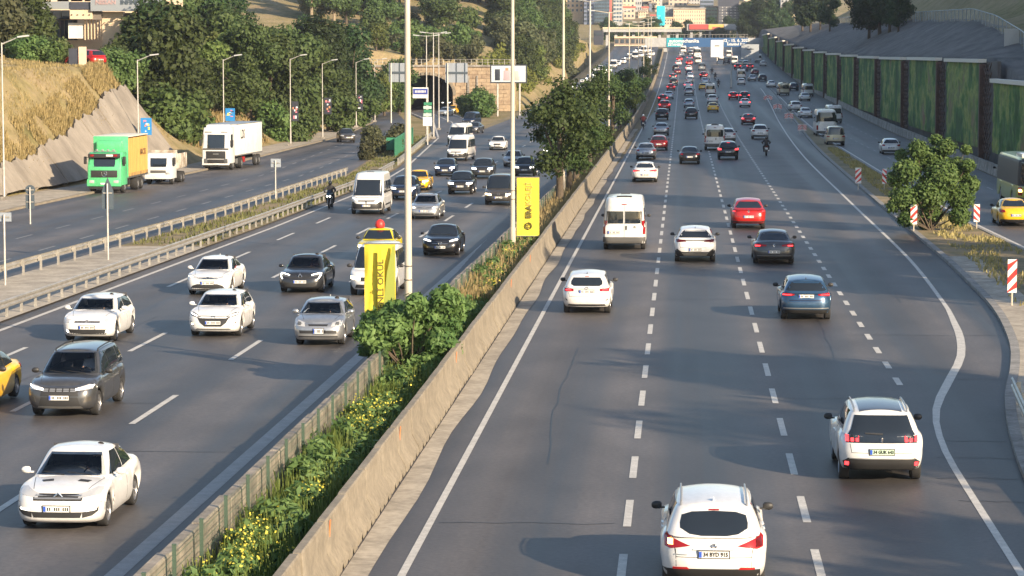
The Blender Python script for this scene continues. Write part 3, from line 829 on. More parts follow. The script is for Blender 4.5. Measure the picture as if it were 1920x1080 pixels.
def P_van(L=5.9, W=2.05, H=2.55, **k):
    h = L/2
    d = dict(L=L, W=W, H=H, wr=.345, wx=(-h+1.05, h-.98), sill=.28, tw=.22, rim=1,
             zs=[(-h, 1.20), (h-1.6, 1.20), (h-1.15, 1.16), (h-.7, 1.08), (h-.2, .98), (h, .86)],
             gh=dict(x=(-h+.03, h-.72, -h+.09, h-1.78), w=(.985, .86), n=14, m=5, peak=0, arc=.02, bowf=.05, bowr=.01),
             sw=[(h-2.25, h-1.32, h-2.25, h-1.85), (-.6, h-2.45, -.6, h-2.45), (-h+.35, -.7, -h+.35, -.7)], swz1=2.0, swz0=1.26,
             seam=(h-2.35, h-1.2), hx=(h-2.15,), nf=8, mf=2.8, nr=24, mr=8, crown=.03,
             rearp=[(0, .05), (.1, .01), (.3, 0), (1, .02)], sidep=[(0, .05), (.15, .01), (.4, 0), (.8, .01), (1, .05)])
    d.update(k); return d
def P_mpv(**k):
    d = P_van(L=4.95, W=1.92, H=1.98); h = d['L']/2
    d.update(wr=.335, wx=(-h+1.0, h-.92), zs=[(-h, 1.06), (h-1.7, 1.06), (h-1.2, 1.05), (h-.6, .98), (h-.15, .88), (h, .76)],
             gh=dict(x=(-h+.04, h-.86, -h+.14, h-1.75), w=(.90, .74), n=12, m=4.5, peak=0, arc=.03, bowf=.05, bowr=.01),
             sw=[(h-2.3, h-1.35, h-2.3, h-1.78), (-.45, h-2.4, -.45, h-2.4), (-h+.3, -.55, -h+.4, -.55)], swz1=1.72, swz0=1.12, seam=(h-2.35, h-1.25), hx=(h-2.2,))
    d.update(k); return d
# ================================================================== VEHICLE MODELS
def emblem(c, axis, y, z, kind, r=.06, m=None, off=.014):
    h = c.cast(axis, y, z)[0]; sg = 1 if axis == 'F' else -1; x = h.x+sg*off; mb = MB(); m = m or M_CHROME
    def st(a, b, w=.014):
        (y0, z0), (y1, z1) = a, b; mb.tube((x, y+y0*r, z+z0*r), (x, y+y1*r, z+z1*r), w, n=5)
    def ring(a=1, b=1, w=.011, n=14):
        for i in range(n):
            t, u = 2*math.pi*i/n, 2*math.pi*(i+1)/n; st((a*math.cos(t), b*math.sin(t)), (a*math.cos(u), b*math.sin(u)), w)
    if kind == 'circle': ring(); st((-.5, .75), (-.12, -.2), .008); st((-.12, -.2), (0, .05), .008); st((0, .05), (.12, -.2), .008); st((.12, -.2), (.5, .75), .008); st((-.75, .5), (-.35, -.8), .008); st((.75, .5), (.35, -.8), .008)
    elif kind == 'diamond':
        for a, b in (((0, 1.4), (.85, 0)), ((.85, 0), (0, -1.4)), ((0, -1.4), (-.85, 0)), ((-.85, 0), (0, 1.4))): st(a, b, .016)
    elif kind == 'star': ring(); st((0, 0), (0, 1), .008); st((0, 0), (.87, -.5), .008); st((0, 0), (-.87, -.5), .008)
    elif kind == 'chevron':
        for dz in (-.35, .45): st((-1.0, dz-.5), (0, dz+.5), .016); st((0, dz+.5), (1.0, dz-.5), .016)
    elif kind == 'bar': ring(.9, .8); st((-1.3, 0), (1.3, 0), .012)
    elif kind == 'oval': ring(1.3, .75)
    elif kind == 'wing': st((-1.4, .2), (0, -.2), .012); st((0, -.2), (1.4, .2), .012)
    elif kind == 'lion': st((0, -.9), (0, .9), .02); st((0, .6), (.5, .3), .014); st((0, -.2), (.5, -.5), .014); st((0, 1), (-.3, .6), .014)
    mb.build('emblem', m, c.root)
def fogs(c, z, y, m=M_WHITEREF, w=.09, h=.03): c.both('fog_lamp', m, 'F', [(y, z), (y+w, z), (y+w, z+h), (y, z+h)])
MODELS = {}
def reg(name, c):
    MODELS[name] = c; return c
# --- white saloon with bonnet vents
P = P_sedan(4.45, 1.75, 1.47); h = P['L']/2
c = reg('saloon_vents', Car('saloon_car', P, PW)); c.glass(see=True); c.mirrors(PW); c.handles(PW); c.seams()
c.both('headlight', M_LAMPGL, 'F', [(.40, .665), (.80, .72), (.81, .82), (.70, .83), (.50, .765), (.40, .74)], off=.01)
c.patch('grille', M_BLACKP, 'F', [(-.48, .62), (.48, .62), (.50, .735), (-.50, .735)], off=.008)
for z in (.655, .70): c.patch('grille_bar', M_SILV, 'F', [(-.46, z-.011), (.46, z-.011), (.46, z+.011), (-.46, z+.011)], off=.018)
emblem(c, 'F', 0, .69, 'chevron', .085, M_CHROME, .03)
c.patch('lower_intake', M_BLACKP, 'F', [(-.46, .30), (.46, .30), (.50, .41), (-.50, .41)], off=.008)
c.both('fog_housing', M_BLACKP, 'F', [(.50, .30), (.68, .34), (.78, .42), (.79, .51), (.74, .44), (.50, .41)], off=.009)
c.both('day_light', M_HEAD, 'F', [(.56, .43), (.74, .45), (.75, .475), (.57, .455)], off=.014); c.plate('F', .47)
c.both('bonnet_vent', M_BLACKP, 'T', []) if False else None
for sy in (1, -1): c.patch('bonnet_vent', M_BLACKP, 'T', [(h-.98, sy*.27), (h-.84, sy*.24), (h-.82, sy*.45), (h-.95, sy*.50)], off=.008)
# --- dark grey family estate with roof rails
P = P_suv(4.55, 1.79, 1.66, wr=.325, sill=.25); h = P['L']/2
P['gh'] = dict(x=(-h+.06, 1.12, -h+.30, .30), w=(.82, .62), peak=-.2, arc=.04); P['sw'] = [(-h+.28, -h+.95, -h+.42, -h+.95), (-h+1.02, -.24, -h+1.02, -.20), (-.18, .86, -.14, .20)]
c = reg('estate_rails', Car('estate_car', P, PGREY)); c.glass(see=True); c.mirrors(M_BLACKP); c.handles(PGREY); c.seams(); c.rails(M_BLACKP)
c.both('headlight', M_LAMPGL, 'F', [(.43, .72), (.82, .76), (.84, .84), (.74, .87), (.45, .79)], off=.01)
c.both('day_light', M_HEAD, 'F', [(.42, .735), (.62, .76), (.84, .835), (.83, .855), (.62, .80), (.42, .77)], off=.016)
c.patch('grille', M_BLACKP, 'F', [(-.50, .58), (.50, .58), (.46, .785), (-.46, .785)], off=.008)
for i, y in enumerate((-.36, -.18, 0, .18, .36)):
    for dz in (0, .04): c.patch('grille_bar', M_SILV, 'F', [(y-.07, .70+dz), (y+.07, .70+dz), (y+.07, .725+dz), (y-.07, .725+dz)], off=.018)
c.patch('lower_intake', M_BLACKP, 'F', [(-.55, .33), (.55, .33), (.48, .56), (-.48, .56)], off=.007)
c.patch('skid_plate', M_SILV, 'F', [(-.60, .265), (.60, .265), (.56, .315), (-.56, .315)], off=.008)
c.both('fog_housing', PBROWN, 'F', [(.62, .42), (.80, .46), (.80, .58), (.66, .55)], off=.01); fogs(c, .46, .68, M_WHITEREF, .07, .05); c.plate('F', .545)
# --- white hatch, thin chrome grille
P = P_hatch(4.07, 1.75, 1.46); c = reg('hatch_white', Car('hatchback', P, PW)); c.glass(see=True); c.mirrors(PW); c.handles(PW); c.seams()
c.both('headlight', M_LAMPGL, 'F', [(.42, .63), (.78, .66), (.80, .755), (.70, .77), (.44, .71)], off=.01); c.both('head_lamp', M_HEAD, 'F', [(.47, .65), (.58, .66), (.58, .70), (.47, .69)], off=.017)
c.patch('grille', M_BLACKP, 'F', [(-.42, .645), (.42, .645), (.42, .70), (-.42, .70)]); c.patch('grille_bar', M_CHROME, 'F', [(-.42, .645), (.42, .645), (.42, .657), (-.42, .657)], off=.015)
emblem(c, 'F', 0, .68, 'circle', .06); c.patch('lower_intake', M_BLACKP, 'F', [(-.62, .27), (.62, .27), (.70, .44), (-.70, .44)]); c.both('fog_lamp', M_HEAD, 'F', [(.60, .34), (.66, .34), (.70, .42), (.64, .42)], off=.013); c.plate('F', .50)
# --- white hatch, large hexagon grille
P = P_hatch(4.04, 1.75, 1.46); c = reg('hatch_hexagon', Car('hatchback', P, PW)); c.glass(see=True); c.mirrors(PW); c.handles(PW); c.seams()
c.both('headlight', M_LAMPDK, 'F', [(.50, .66), (.80, .74), (.81, .83), (.72, .83), (.52, .75)], off=.01); c.both('day_light', M_HEAD, 'F', [(.56, .71), (.78, .78), (.78, .80), (.56, .735)], off=.016)
c.patch('grille', M_BLACKP, 'F', [(-.28, .38), (.28, .38), (.44, .50), (.54, .67), (.50, .72), (-.50, .72), (-.54, .67), (-.44, .50)], off=.008); emblem(c, 'F', 0, .685, 'oval', .05)
c.both('fog_housing', M_BLACKP, 'F', [(.66, .40), (.74, .42), (.78, .56), (.70, .50)]); c.both('fog_lamp', M_HEADW, 'F', [(.68, .43), (.74, .44), (.74, .49), (.68, .48)], off=.014); c.patch('splitter', M_GREYP, 'F', [(-.6, .27), (.6, .27), (.55, .31), (-.55, .31)]); c.plate('F', .505)
# --- old silver hatch
P = P_hatch(3.85, 1.65, 1.44); c = reg('hatch_silver', Car('hatchback', P, PSIL)); c.glass(see=True); c.mirrors(PSIL); c.handles(PSIL); c.seams(); c.antenna(PW)
c.both('headlight', M_LAMPGL, 'F', [(.42, .64), (.74, .66), (.77, .80), (.68, .83), (.46, .76)], off=.01); c.both('head_lamp', M_LAMPDK, 'F', [(.56, .68), (.68, .69), (.68, .78), (.57, .77)], off=.016)
c.patch('grille', M_BLACKP, 'F', [(-.30, .66), (.30, .66), (.33, .71), (-.33, .71)]); c.patch('lower_intake', M_BLACKP, 'F', [(-.6, .42), (.6, .42), (.62, .52), (-.62, .52)]); c.patch('bumper_strip', M_SILV, 'F', [(-.66, .345), (.66, .345), (.66, .375), (-.66, .375)], off=.015)
c.patch('lower_slot', M_BLACKP, 'F', [(-.64, .30), (.64, .30), (.64, .34), (-.64, .34)]); c.plate('F', .50, y=.02, w=.34, h=.16)
# --- dark saloon, diamond badge, C shaped lights
P = P_sedan(4.63, 1.81, 1.45); c = reg('saloon_dark', Car('saloon_car', P, PDK)); c.glass(see=True); c.mirrors(PDK); c.handles(PDK); c.seams()
c.both('headlight', M_LAMPDK, 'F', [(.42, .645), (.82, .70), (.83, .80), (.72, .81), (.46, .735)], off=.01); c.both('day_light', M_HEAD, 'F', [(.44, .735), (.74, .80), (.82, .79), (.82, .70), (.74, .58), (.70, .58), (.78, .70), (.77, .765), (.72, .77), (.46, .71)], off=.017)
c.patch('grille', M_BLACKP, 'F', [(-.44, .60), (.44, .60), (.42, .70), (-.42, .70)]); emblem(c, 'F', 0, .665, 'diamond', .085); c.patch('lower_intake', M_BLACKP, 'F', [(-.62, .27), (.62, .27), (.56, .42), (-.56, .42)]); c.plate('F', .47)
# --- white saloon, thin lights
P = P_sedan(4.62, 1.78, 1.46); c = reg('saloon_white', Car('saloon_car', P, PW)); c.glass(see=True); c.mirrors(PW); c.handles(PW); c.seams(); c.antenna(PW)
c.both('headlight', M_LAMPGL, 'F', [(.40, .665), (.82, .72), (.82, .80), (.74, .81), (.42, .72)], off=.01); c.both('day_light', M_HEADW, 'F', [(.62, .715), (.80, .74), (.80, .765), (.62, .735)], off=.016)
c.patch('grille', M_BLACKP, 'F', [(-.40, .645), (.40, .645), (.40, .70), (0, .72), (-.40, .70)]); c.patch('grille_bar', M_CHROME, 'F', [(-.42, .675), (0, .655), (.42, .675), (.42, .695), (0, .675), (-.42, .695)], off=.015); emblem(c, 'F', 0, .685, 'oval', .06)
c.patch('lower_intake', M_BLACKP, 'F', [(-.72, .24), (.72, .24), (.60, .40), (.40, .46), (-.40, .46), (-.60, .40)]); c.plate('F', .50)
# --- black saloon, star badge
P = P_sedan(4.55, 1.80, 1.44, sill=.17); c = reg('saloon_star', Car('saloon_car', P, PBLK)); c.glass(); c.mirrors(PBLK); c.handles(PBLK); c.seams()
c.both('headlight', M_LAMPDK, 'F', [(.42, .62), (.82, .70), (.83, .80), (.70, .795), (.44, .72)], off=.01); c.both('day_light', M_HEAD, 'F', [(.46, .685), (.82, .76), (.80, .80), (.70, .79), (.46, .725)], off=.017)
c.patch('grille', M_BLACKP, 'F', [(-.34, .50), (.34, .50), (.42, .66), (.36, .70), (-.36, .70), (-.42, .66)]); c.patch('grille_bar', M_CHROME, 'F', [(-.38, .59), (.38, .59), (.38, .605), (-.38, .605)], off=.015); emblem(c, 'F', 0, .60, 'star', .085, None, .02)
c.plate('F', .43)
# --- silver saloon front
P = P_sedan(4.77, 1.83, 1.47); c = reg('saloon_silver', Car('saloon_car', P, PSIL)); c.glass(see=True); c.mirrors(PSIL); c.handles(PSIL); c.seams()
c.both('headlight', M_LAMPGL, 'F', [(.44, .63), (.82, .66), (.83, .76), (.74, .79), (.46, .71)], off=.01); c.both('head_lamp', M_HEADW, 'F', [(.54, .66), (.66, .67), (.66, .73), (.54, .71)], off=.017)
c.patch('grille', M_BLACKP, 'F', [(-.43, .63), (.43, .63), (.43, .71), (-.43, .71)]); c.patch('grille_bar', M_CHROME, 'F', [(-.43, .665), (.43, .665), (.43, .68), (-.43, .68)], off=.016); emblem(c, 'F', 0, .675, 'circle', .07)
c.patch('lower_intake', M_BLACKP, 'F', [(-.6, .27), (.6, .27), (.6, .36), (-.6, .36)]); c.patch('bumper_trim', M_CHROME, 'F', [(-.7, .38), (.7, .38), (.7, .395), (-.7, .395)], off=.014); c.plate('F', .50)
# ------------------------------------------------ rear views
# white crossover, roof rails, indicator lit
P = P_suv(4.40, 1.84, 1.60, sill=.24); h = P['L']/2
P.update(rwz0=1.07, rwz1=1.44, rw=(.62, .60)); P['zs'] = [(-h, 1.00), (-h+.3, 1.05), (-.2, 1.02), (.6, .99), (.95, 1.0), (h-.5, .965), (h-.15, .9), (h, .83)]
c = reg('crossover_rails', Car('crossover_car', P, PW)); c.glass(rear=False); c.mirrors(M_BLACKP); c.handles(PW); c.seams(); c.rails(M_SILV); c.antenna(PW)
c.patch('rear_window', M_GLASS, 'R', [(-.58, 1.14), (-.42, 1.05), (-.22, 1.02), (.22, 1.02), (.42, 1.05), (.58, 1.14), (.585, 1.22), (.555, 1.34), (.38, 1.39), (0, 1.405), (-.38, 1.39), (-.555, 1.34), (-.585, 1.22)])
c.patch('brake_light_strip', M_TAIL, 'R', [(-.09, 1.41), (.09, 1.41), (.09, 1.428), (-.09, 1.428)], off=.012)
a, b = c.both('tail_light', M_TAIL, 'R', [(.40, .855), (.74, .80), (.84, .82), (.85, .98), (.80, 1.05), (.72, .97)], off=.012)
c.patch('indicator', M_AMBER, 'R', [(.70, .86), (.78, .86), (.78, .95), (.70, .95)], off=.02); c.patch('indicator_lens', M_TAILDK, 'R', [(-.82, .84), (-.72, .83), (-.72, .95), (-.80, 1.0)], off=.02)
c.patch('tailgate_strip', PW, 'R', [(-.36, .79), (.36, .79), (.33, .82), (-.33, .82)], off=.03); c.patch('badge_letters', M_SILV, 'R', [(.46, .70), (.68, .70), (.68, .715), (.46, .715)], off=.01)
c.patch('lower_bumper', M_BLACKP, 'R', [(-.86, .30), (.86, .30), (.88, .44), (.5, .47), (-.5, .47), (-.88, .44)], off=.012); c.both('reflector', M_REFL, 'R', [(.42, .465), (.70, .455), (.70, .49), (.46, .50)], off=.018)
emblem(c, 'R', 0, .855, 'bar', .045); c.plate('R', .72, txt='34 BYD 915')
for ys in (.0,): c.both('tailgate_seam', M_BLACKP, 'R', [(.64, .50), (.648, .50), (.66, .80), (.652, .80)], off=.002, skirt=.004)
# white crossover with black hatch glass and claw lights
P = P_suv(4.45, 1.84, 1.63, sill=.25); h = P['L']/2; P['zs'] = [(-h, 1.02), (-h+.3, 1.09), (-.2, 1.04), (.6, .99), (.95, 1.0), (h-.5, .965), (h-.15, .9), (h, .83)]
c = reg('crossover_claw', Car('crossover_car', P, PW)); c.glass(rear=False); c.mirrors(M_BLACKP); c.handles(PW); c.seams(); c.rails(M_SILV)
c.patch('rear_window', M_GLASS, 'R', [(-.76, .885), (.76, .885), (.72, 1.06), (.66, 1.16), (.57, 1.44), (-.57, 1.44), (-.66, 1.16), (-.72, 1.06)], off=.01)
c.patch('roof_panel', PGREY, 'T', [(-h+.62, -.46), (.2, -.46), (.2, .46), (-h+.62, .46)], off=.006)
for sy in (1, -1):
    for k in range(3):
        y0 = sy*(.735-k*.105); c.patch('claw_lamp', M_BRAKE, 'R', [(y0-.03, .91), (y0+.03, .91), (y0+.03+sy*.0, 1.03), (y0-.03, 1.03)], off=.024)
emblem(c, 'R', 0, .95, 'lion', .05, M_CHROME, .022); c.patch('wiper', M_BLACKP, 'R', [(-.02, 1.05), (.36, 1.07), (.36, 1.09), (-.02, 1.08)], off=.03); c.plate('R', .70, m=M_PLATEG, txt='34 GUK 643')
c.patch('lower_bumper', M_BLACKP, 'R', [(-.88, .32), (.88, .32), (.88, .44), (.72, .56), (-.72, .56), (-.88, .44)], off=.012); c.patch('bumper_trim', M_SILV, 'R', [(-.70, .545), (.70, .545), (.68, .565), (-.68, .565)], off=.02)
c.both('reflector', M_BRAKE, 'R', [(.70, .40), (.78, .40), (.78, .48), (.70, .48)], off=.02)  # bumper reflectors made to glow with the lit brake lamp material
# blue hatch rear
P = P_hatch(4.36, 1.79, 1.49); h = P['L']/2; P['zs'][0] = (-h, .97); P['zs'][1] = (-h+.3, .98)
c = reg('hatch_blue', Car('hatchback', P, PBLUE)); c.glass(); c.mirrors(M_BLACKP); c.handles(PBLUE); c.seams(); c.antenna(M_BLACKP)
c.both('tail_light', M_TAIL, 'R', [(.42, .87), (.80, .84), (.84, .97), (.76, .98), (.40, .92)], off=.012); c.both('brake_lamp', M_BRAKE, 'R', [(.50, .885), (.80, .87), (.80, .90), (.50, .905)], off=.02)
for k in range(5): c.patch('badge_letter', M_CHROME, 'R', [(-.25+k*.115, .93), (-.21+k*.115, .93), (-.21+k*.115, .955), (-.25+k*.115, .955)], off=.014)
c.plate('R', .85); c.patch('tailgate_crease_shade', PDBLUE, 'R', [(-.62, .68), (.62, .68), (.58, .73), (-.58, .73)], off=.004); c.patch('bumper_trim', M_SILV, 'R', [(-.78, .42), (.78, .42), (.78, .45), (-.78, .45)], off=.014); c.patch('lower_bumper', M_BLACKP, 'R', [(-.80, .26), (.80, .26), (.80, .38), (-.80, .38)], off=.01)  # shade of the tailgate crease painted as a darker blue band
# white hatch rear rounded window
P = P_hatch(4.05, 1.74, 1.48); h = P['L']/2
c = reg('hatch_rear', Car('hatchback', P, PW)); c.glass(rear=False); c.mirrors(M_BLACKP); c.handles(PW); c.seams(); c.antenna(M_BLACKP)
c.patch('rear_window', M_GLASS, 'R', [(-.56, 1.06), (-.46, 1.0), (.46, 1.0), (.56, 1.06), (.56, 1.16), (.48, 1.29), (-.48, 1.29), (-.56, 1.16)]); c.patch('brake_light_strip', M_TAIL, 'R', [(-.07, 1.315), (.07, 1.315), (.07, 1.33), (-.07, 1.33)], off=.012)
c.both('tail_light', M_TAIL, 'R', [(.46, .82), (.78, .80), (.81, .92), (.74, .97), (.48, .90)], off=.012); c.both('brake_lamp', M_BRAKE, 'R', [(.56, .84), (.74, .835), (.74, .87), (.56, .875)], off=.02)
emblem(c, 'R', 0, .93, 'oval', .045); c.plate('R', .80); c.patch('lower_bumper', M_BLACKP, 'R', [(-.72, .25), (.72, .25), (.64, .36), (-.64, .36)], off=.01); c.both('fog_vent', M_BLACKP, 'R', [(.66, .48), (.74, .50), (.76, .58)], off=.01)
# electric white hatch rear, black lower bumper
P = P_suv(4.5, 1.87, 1.56, sill=.24); h = P['L']/2
c = reg('crossover_white', Car('crossover_car', P, PW)); c.glass(); c.mirrors(M_BLACKP); c.handles(PW); c.seams(); c.antenna(M_BLACKP)
c.both('tail_light', M_TAILDK, 'R', [(.40, .93), (.82, .90), (.85, 1.02), (.74, 1.04), (.42, .99)], off=.012); c.patch('tail_strip', M_GREYP, 'R', [(-.5, .955), (.5, .955), (.5, .98), (-.5, .98)], off=.01)
c.patch('lower_bumper', M_BLACKP, 'R', [(-.86, .30), (.86, .30), (.88, .52), (.80, .62), (.60, .48), (-.60, .48), (-.80, .62), (-.88, .52)], off=.012); c.patch('skid_plate', M_SILV, 'R', [(-.5, .33), (.5, .33), (.58, .42), (-.58, .42)], off=.018); c.plate('R', .58)
# grey saloon rear, red strip
P = P_sedan(4.85, 1.86, 1.45); h = P['L']/2
c = reg('saloon_grey_rear', Car('saloon_car', P, PGREY)); c.glass(); c.mirrors(M_BLACKP); c.handles(PGREY); c.seams()
c.both('tail_light', M_TAIL, 'R', [(.34, .80), (.84, .77), (.86, .90), (.80, .93), (.34, .86)], off=.012); c.both('brake_lamp', M_BRAKE, 'R', [(.60, .80), (.82, .79), (.82, .84), (.60, .845)], off=.02)
emblem(c, 'R', 0, .84, 'diamond', .05); c.plate('R', .56); c.patch('bumper_trim', M_SILV, 'R', [(-.74, .38), (.74, .38), (.74, .395), (-.74, .395)], off=.012); c.patch('lower_bumper', M_BLACKP, 'R', [(-.8, .25), (.8, .25), (.8, .35), (-.8, .35)], off=.01)
# red coupe crossover rear
P = P_suv(4.5, 1.81, 1.58, sill=.25); h = P['L']/2; P['gh'] = dict(x=(-h+.14, 1.08, -h+.95, .36), w=(.83, .63), peak=.3, arc=.06); P['sw'] = [(-h+.85, -.26, -h+1.15, -.22), (-.2, .8, -.16, .22)]; P['rw'] = (.70, .52); P['rwz1'] = 1.42
c = reg('coupe_red', Car('crossover_car', P, PRED)); c.glass(); c.mirrors(M_BLACKP); c.handles(PRED); c.seams()
c.both('tail_light', M_TAIL, 'R', [(.44, .93), (.82, .90), (.84, 1.0), (.76, 1.03), (.46, .98)], off=.012); c.both('brake_lamp', M_BRAKE, 'R', [(.70, .92), (.82, .92), (.82, .96), (.70, .96)], off=.02); emblem(c, 'R', 0, .93, 'diamond', .05); c.plate('R', .66)
c.patch('lower_bumper', M_BLACKP, 'R', [(-.84, .30), (.84, .30), (.84, .42), (-.84, .42)], off=.012)
# small generic ones for the middle distance, with both ends finished
def both_ends(name, oname, P, pnt, lod=1, brake=False, tail=None, head=None, mir=True, see=False):
    c = reg(name, Car(oname, P, pnt, lod)); c.glass(); H = P['H']; w = P['W']/2; L = P['L']/2
    zf = P['zs'][-1][1]; zr = P['zs'][0][1]
    if mir: c.mirrors(pnt if lod == 0 else M_BLACKP)
    c.both('headlight', head or M_LAMPGL, 'F', [(w*.48, zf-.10), (w*.90, zf-.07), (w*.92, zf+.03), (w*.52, zf)], off=.012)
    c.patch('grille', M_BLACKP, 'F', [(-w*.46, zf-.15), (w*.46, zf-.15), (w*.46, zf-.02), (-w*.46, zf-.02)], off=.01)
    c.patch('lower_intake', M_BLACKP, 'F', [(-w*.7, P['sill']+.07), (w*.7, P['sill']+.07), (w*.64, P['sill']+.2), (-w*.64, P['sill']+.2)], off=.01)
    c.both('tail_light', tail or (M_BRAKE if brake else M_TAIL), 'R', [(w*.62, zr-.16), (w*.93, zr-.17), (w*.95, zr-.02), (w*.66, zr-.05)], off=.014)
    if brake: c.patch('brake_light_strip', M_BRAKE, 'R', [(-.12, H-.15), (.12, H-.15), (.12, H-.12), (-.12, H-.12)], off=.02)
    c.patch('lower_bumper', M_BLACKP, 'R', [(-w*.9, P['sill']+.07), (w*.9, P['sill']+.07), (w*.88, P['sill']+.2), (-w*.88, P['sill']+.2)], off=.01)
    c.plate('F', zf-.24); c.plate('R', zr-.32); return c
both_ends('hatch', 'hatchback', P_hatch(), PW); both_ends('sedan', 'saloon_car', P_sedan(), PW); both_ends('suv', 'crossover_car', P_suv(), PW)
both_ends('hatch_b', 'hatchback', P_hatch(), PW, brake=True); both_ends('sedan_b', 'saloon_car', P_sedan(), PW, brake=True); both_ends('suv_b', 'crossover_car', P_suv(), PW, brake=True)
both_ends('hatch_l', 'hatchback', P_hatch(), PW, head=M_HEAD); both_ends('sedan_l', 'saloon_car', P_sedan(), PW, head=M_HEAD); both_ends('suv_l', 'crossover_car', P_suv(), PW, head=M_HEAD); both_ends('taxi_l', 'taxi_car', P_sedan(), PTAXI, head=M_HEADW)
both_ends('taxi', 'taxi_car', P_sedan(), PYEL)
both_ends('mpv', 'people_carrier', P_mpv(), PBROWN, head=M_LAMPGL); both_ends('mpv_l', 'people_carrier', P_mpv(), PBROWN, head=M_HEADW)
for nm in ('mpv', 'mpv_l'): emblem(MODELS[nm], 'F', 0, .70, 'circle', .08)
# vans
def van(name, P, pnt, lod=0):
    c = reg(name, Car('panel_van' if 'panel' in name else 'minibus', P, pnt, lod)); h = P['L']/2; H = P['H']; w = P['W']/2
    c.glass(rear=False, top=.42); c.mirrors(M_BLACKP, h-1.25, 1.42)
    c.both('headlight', M_LAMPGL, 'F', [(.52, .90), (.90, 1.00), (.92, 1.10), (.84, 1.14), (.56, .97)], off=.012)
    c.both('day_light', M_HEAD, 'F', [(.54, .90), (.88, .99), (.88, 1.02), (.54, .93)], off=.018)
    c.patch('grille', M_BLACKP, 'F', [(-.50, .80), (.50, .80), (.52, .86), (-.52, .86)], off=.012); emblem(c, 'F', 0, .74, 'diamond', .06, M_BLACKP)
    c.patch('lower_bumper', M_BLACKP, 'F', [(-.98, .36), (.98, .36), (.99, .62), (.86, .80), (.62, .66), (-.62, .66), (-.86, .80), (-.99, .62)], off=.014); c.plate('F', .55)
    c.patch('roof_beacon', M_BLACKP, 'T', [(h-2.55, -.22), (h-2.45, -.22), (h-2.45, .22), (h-2.55, .22)], off=.03); c.patch('roof_vent', M_BLACKP, 'T', [(-h+.2, -.35), (-h+.35, -.35), (-h+.35, .35), (-h+.2, .35)], off=.06)
    c.patch('side_strip', M_BLACKP, 'L', [(-h+1.6, .50), (h-1.55, .50), (h-1.55, .60), (-h+1.6, .60)], off=.012)
    if lod: c.patch('rear_window', M_GLASS, 'R', [(-.80, 1.30), (.80, 1.30), (.76, 1.92), (.6, 1.98), (-.6, 1.98), (-.76, 1.92)], off=.012)
    for sy in ((1, -1) if not lod else ()): c.patch('rear_window', M_GLASS, 'R', [(sy*.04, 1.28), (sy*.83, 1.28), (sy*.82, 1.86), (sy*.04, 1.86)], off=.012)
    if not lod: c.patch('door_seam', M_BLACKP, 'R', [(-.007, .62), (.007, .62), (.007, 2.2), (-.007, 2.2)], off=.004, skirt=.004)
    c.both('tail_light', M_TAIL, 'R', [(.88, .78), (.985, .78), (.985, 1.42), (.90, 1.42)], off=.012); c.patch('lower_bumper', M_GREYP, 'R', [(-.99, .36), (.99, .36), (.99, .64), (-.99, .64)], off=.02)
    c.patch('door_handle', M_BLACKP, 'R', [(-.13, .98), (-.06, .98), (-.06, 1.18), (-.13, 1.18)], off=.02); c.plate('R', .86, y=.5); emblem(c, 'R', -.5, 1.12, 'circle', .05, M_SILV)
    c.patch('brake_light_strip', M_TAIL, 'R', [(-.12, 2.16), (.12, 2.16), (.12, 2.2), (-.12, 2.2)], off=.014)
    return c
van('van_front', P_van(), PW); van('van_rear', P_van(L=5.5), PW); van('van', P_van(L=5.6, W=2.0, H=2.45), PW, 1)
# white long bus
P = P_van(L=8.2, W=2.35, H=3.05); h = P['L']/2
P.update(wr=.46, wx=(-h+2.2, h-1.6), sill=.36, zs=[(-h, 1.5), (h-.3, 1.5), (h, 1.45)], gh=dict(x=(-h+.03, h-.05, -h+.12, h-.35), w=(1.13, 1.02), n=24, m=7, peak=0, arc=.02, bowf=.03, bowr=.02), nf=26, mf=6, frontp=[(0, .06), (.15, .0), (1, .03)],
         sw=[(-h+.3+i*1.26, -h+1.48+i*1.26, -h+.3+i*1.26, -h+1.48+i*1.26) for i in range(6)], swz0=1.62, swz1=2.45)
def bus(name, P, pnt, oname='bus'):
    c = reg(name, Car(oname, P, pnt, 1)); c.glass(rear=False, top=.35, wbot=-.2); c.mirrors(M_BLACKP, P['L']/2-.2, 2.0)
    zb_, w = P.get('rz', 1.75), P['W']/2
    c.patch('rear_window', M_GLASS, 'R', [(-w*.84, zb_), (w*.84, zb_), (w*.80, P['H']-.30), (-w*.80, P['H']-.30)], off=.012)
    c.both('tail_light', M_TAIL, 'R', [(w*.80, .8), (w*.94, .8), (w*.94, 1.3), (w*.80, 1.3)], off=.014); c.patch('lower_bumper', M_GREYP, 'R', [(-w*.95, .42), (w*.95, .42), (w*.95, .68), (-w*.95, .68)], off=.02)
    c.both('headlight', M_HEAD, 'F', [(w*.6, .75), (w*.9, .75), (w*.9, .95), (w*.6, .95)], off=.014); c.plate('R', .9); c.plate('F', .55); return c
bus('coach', P, PW)
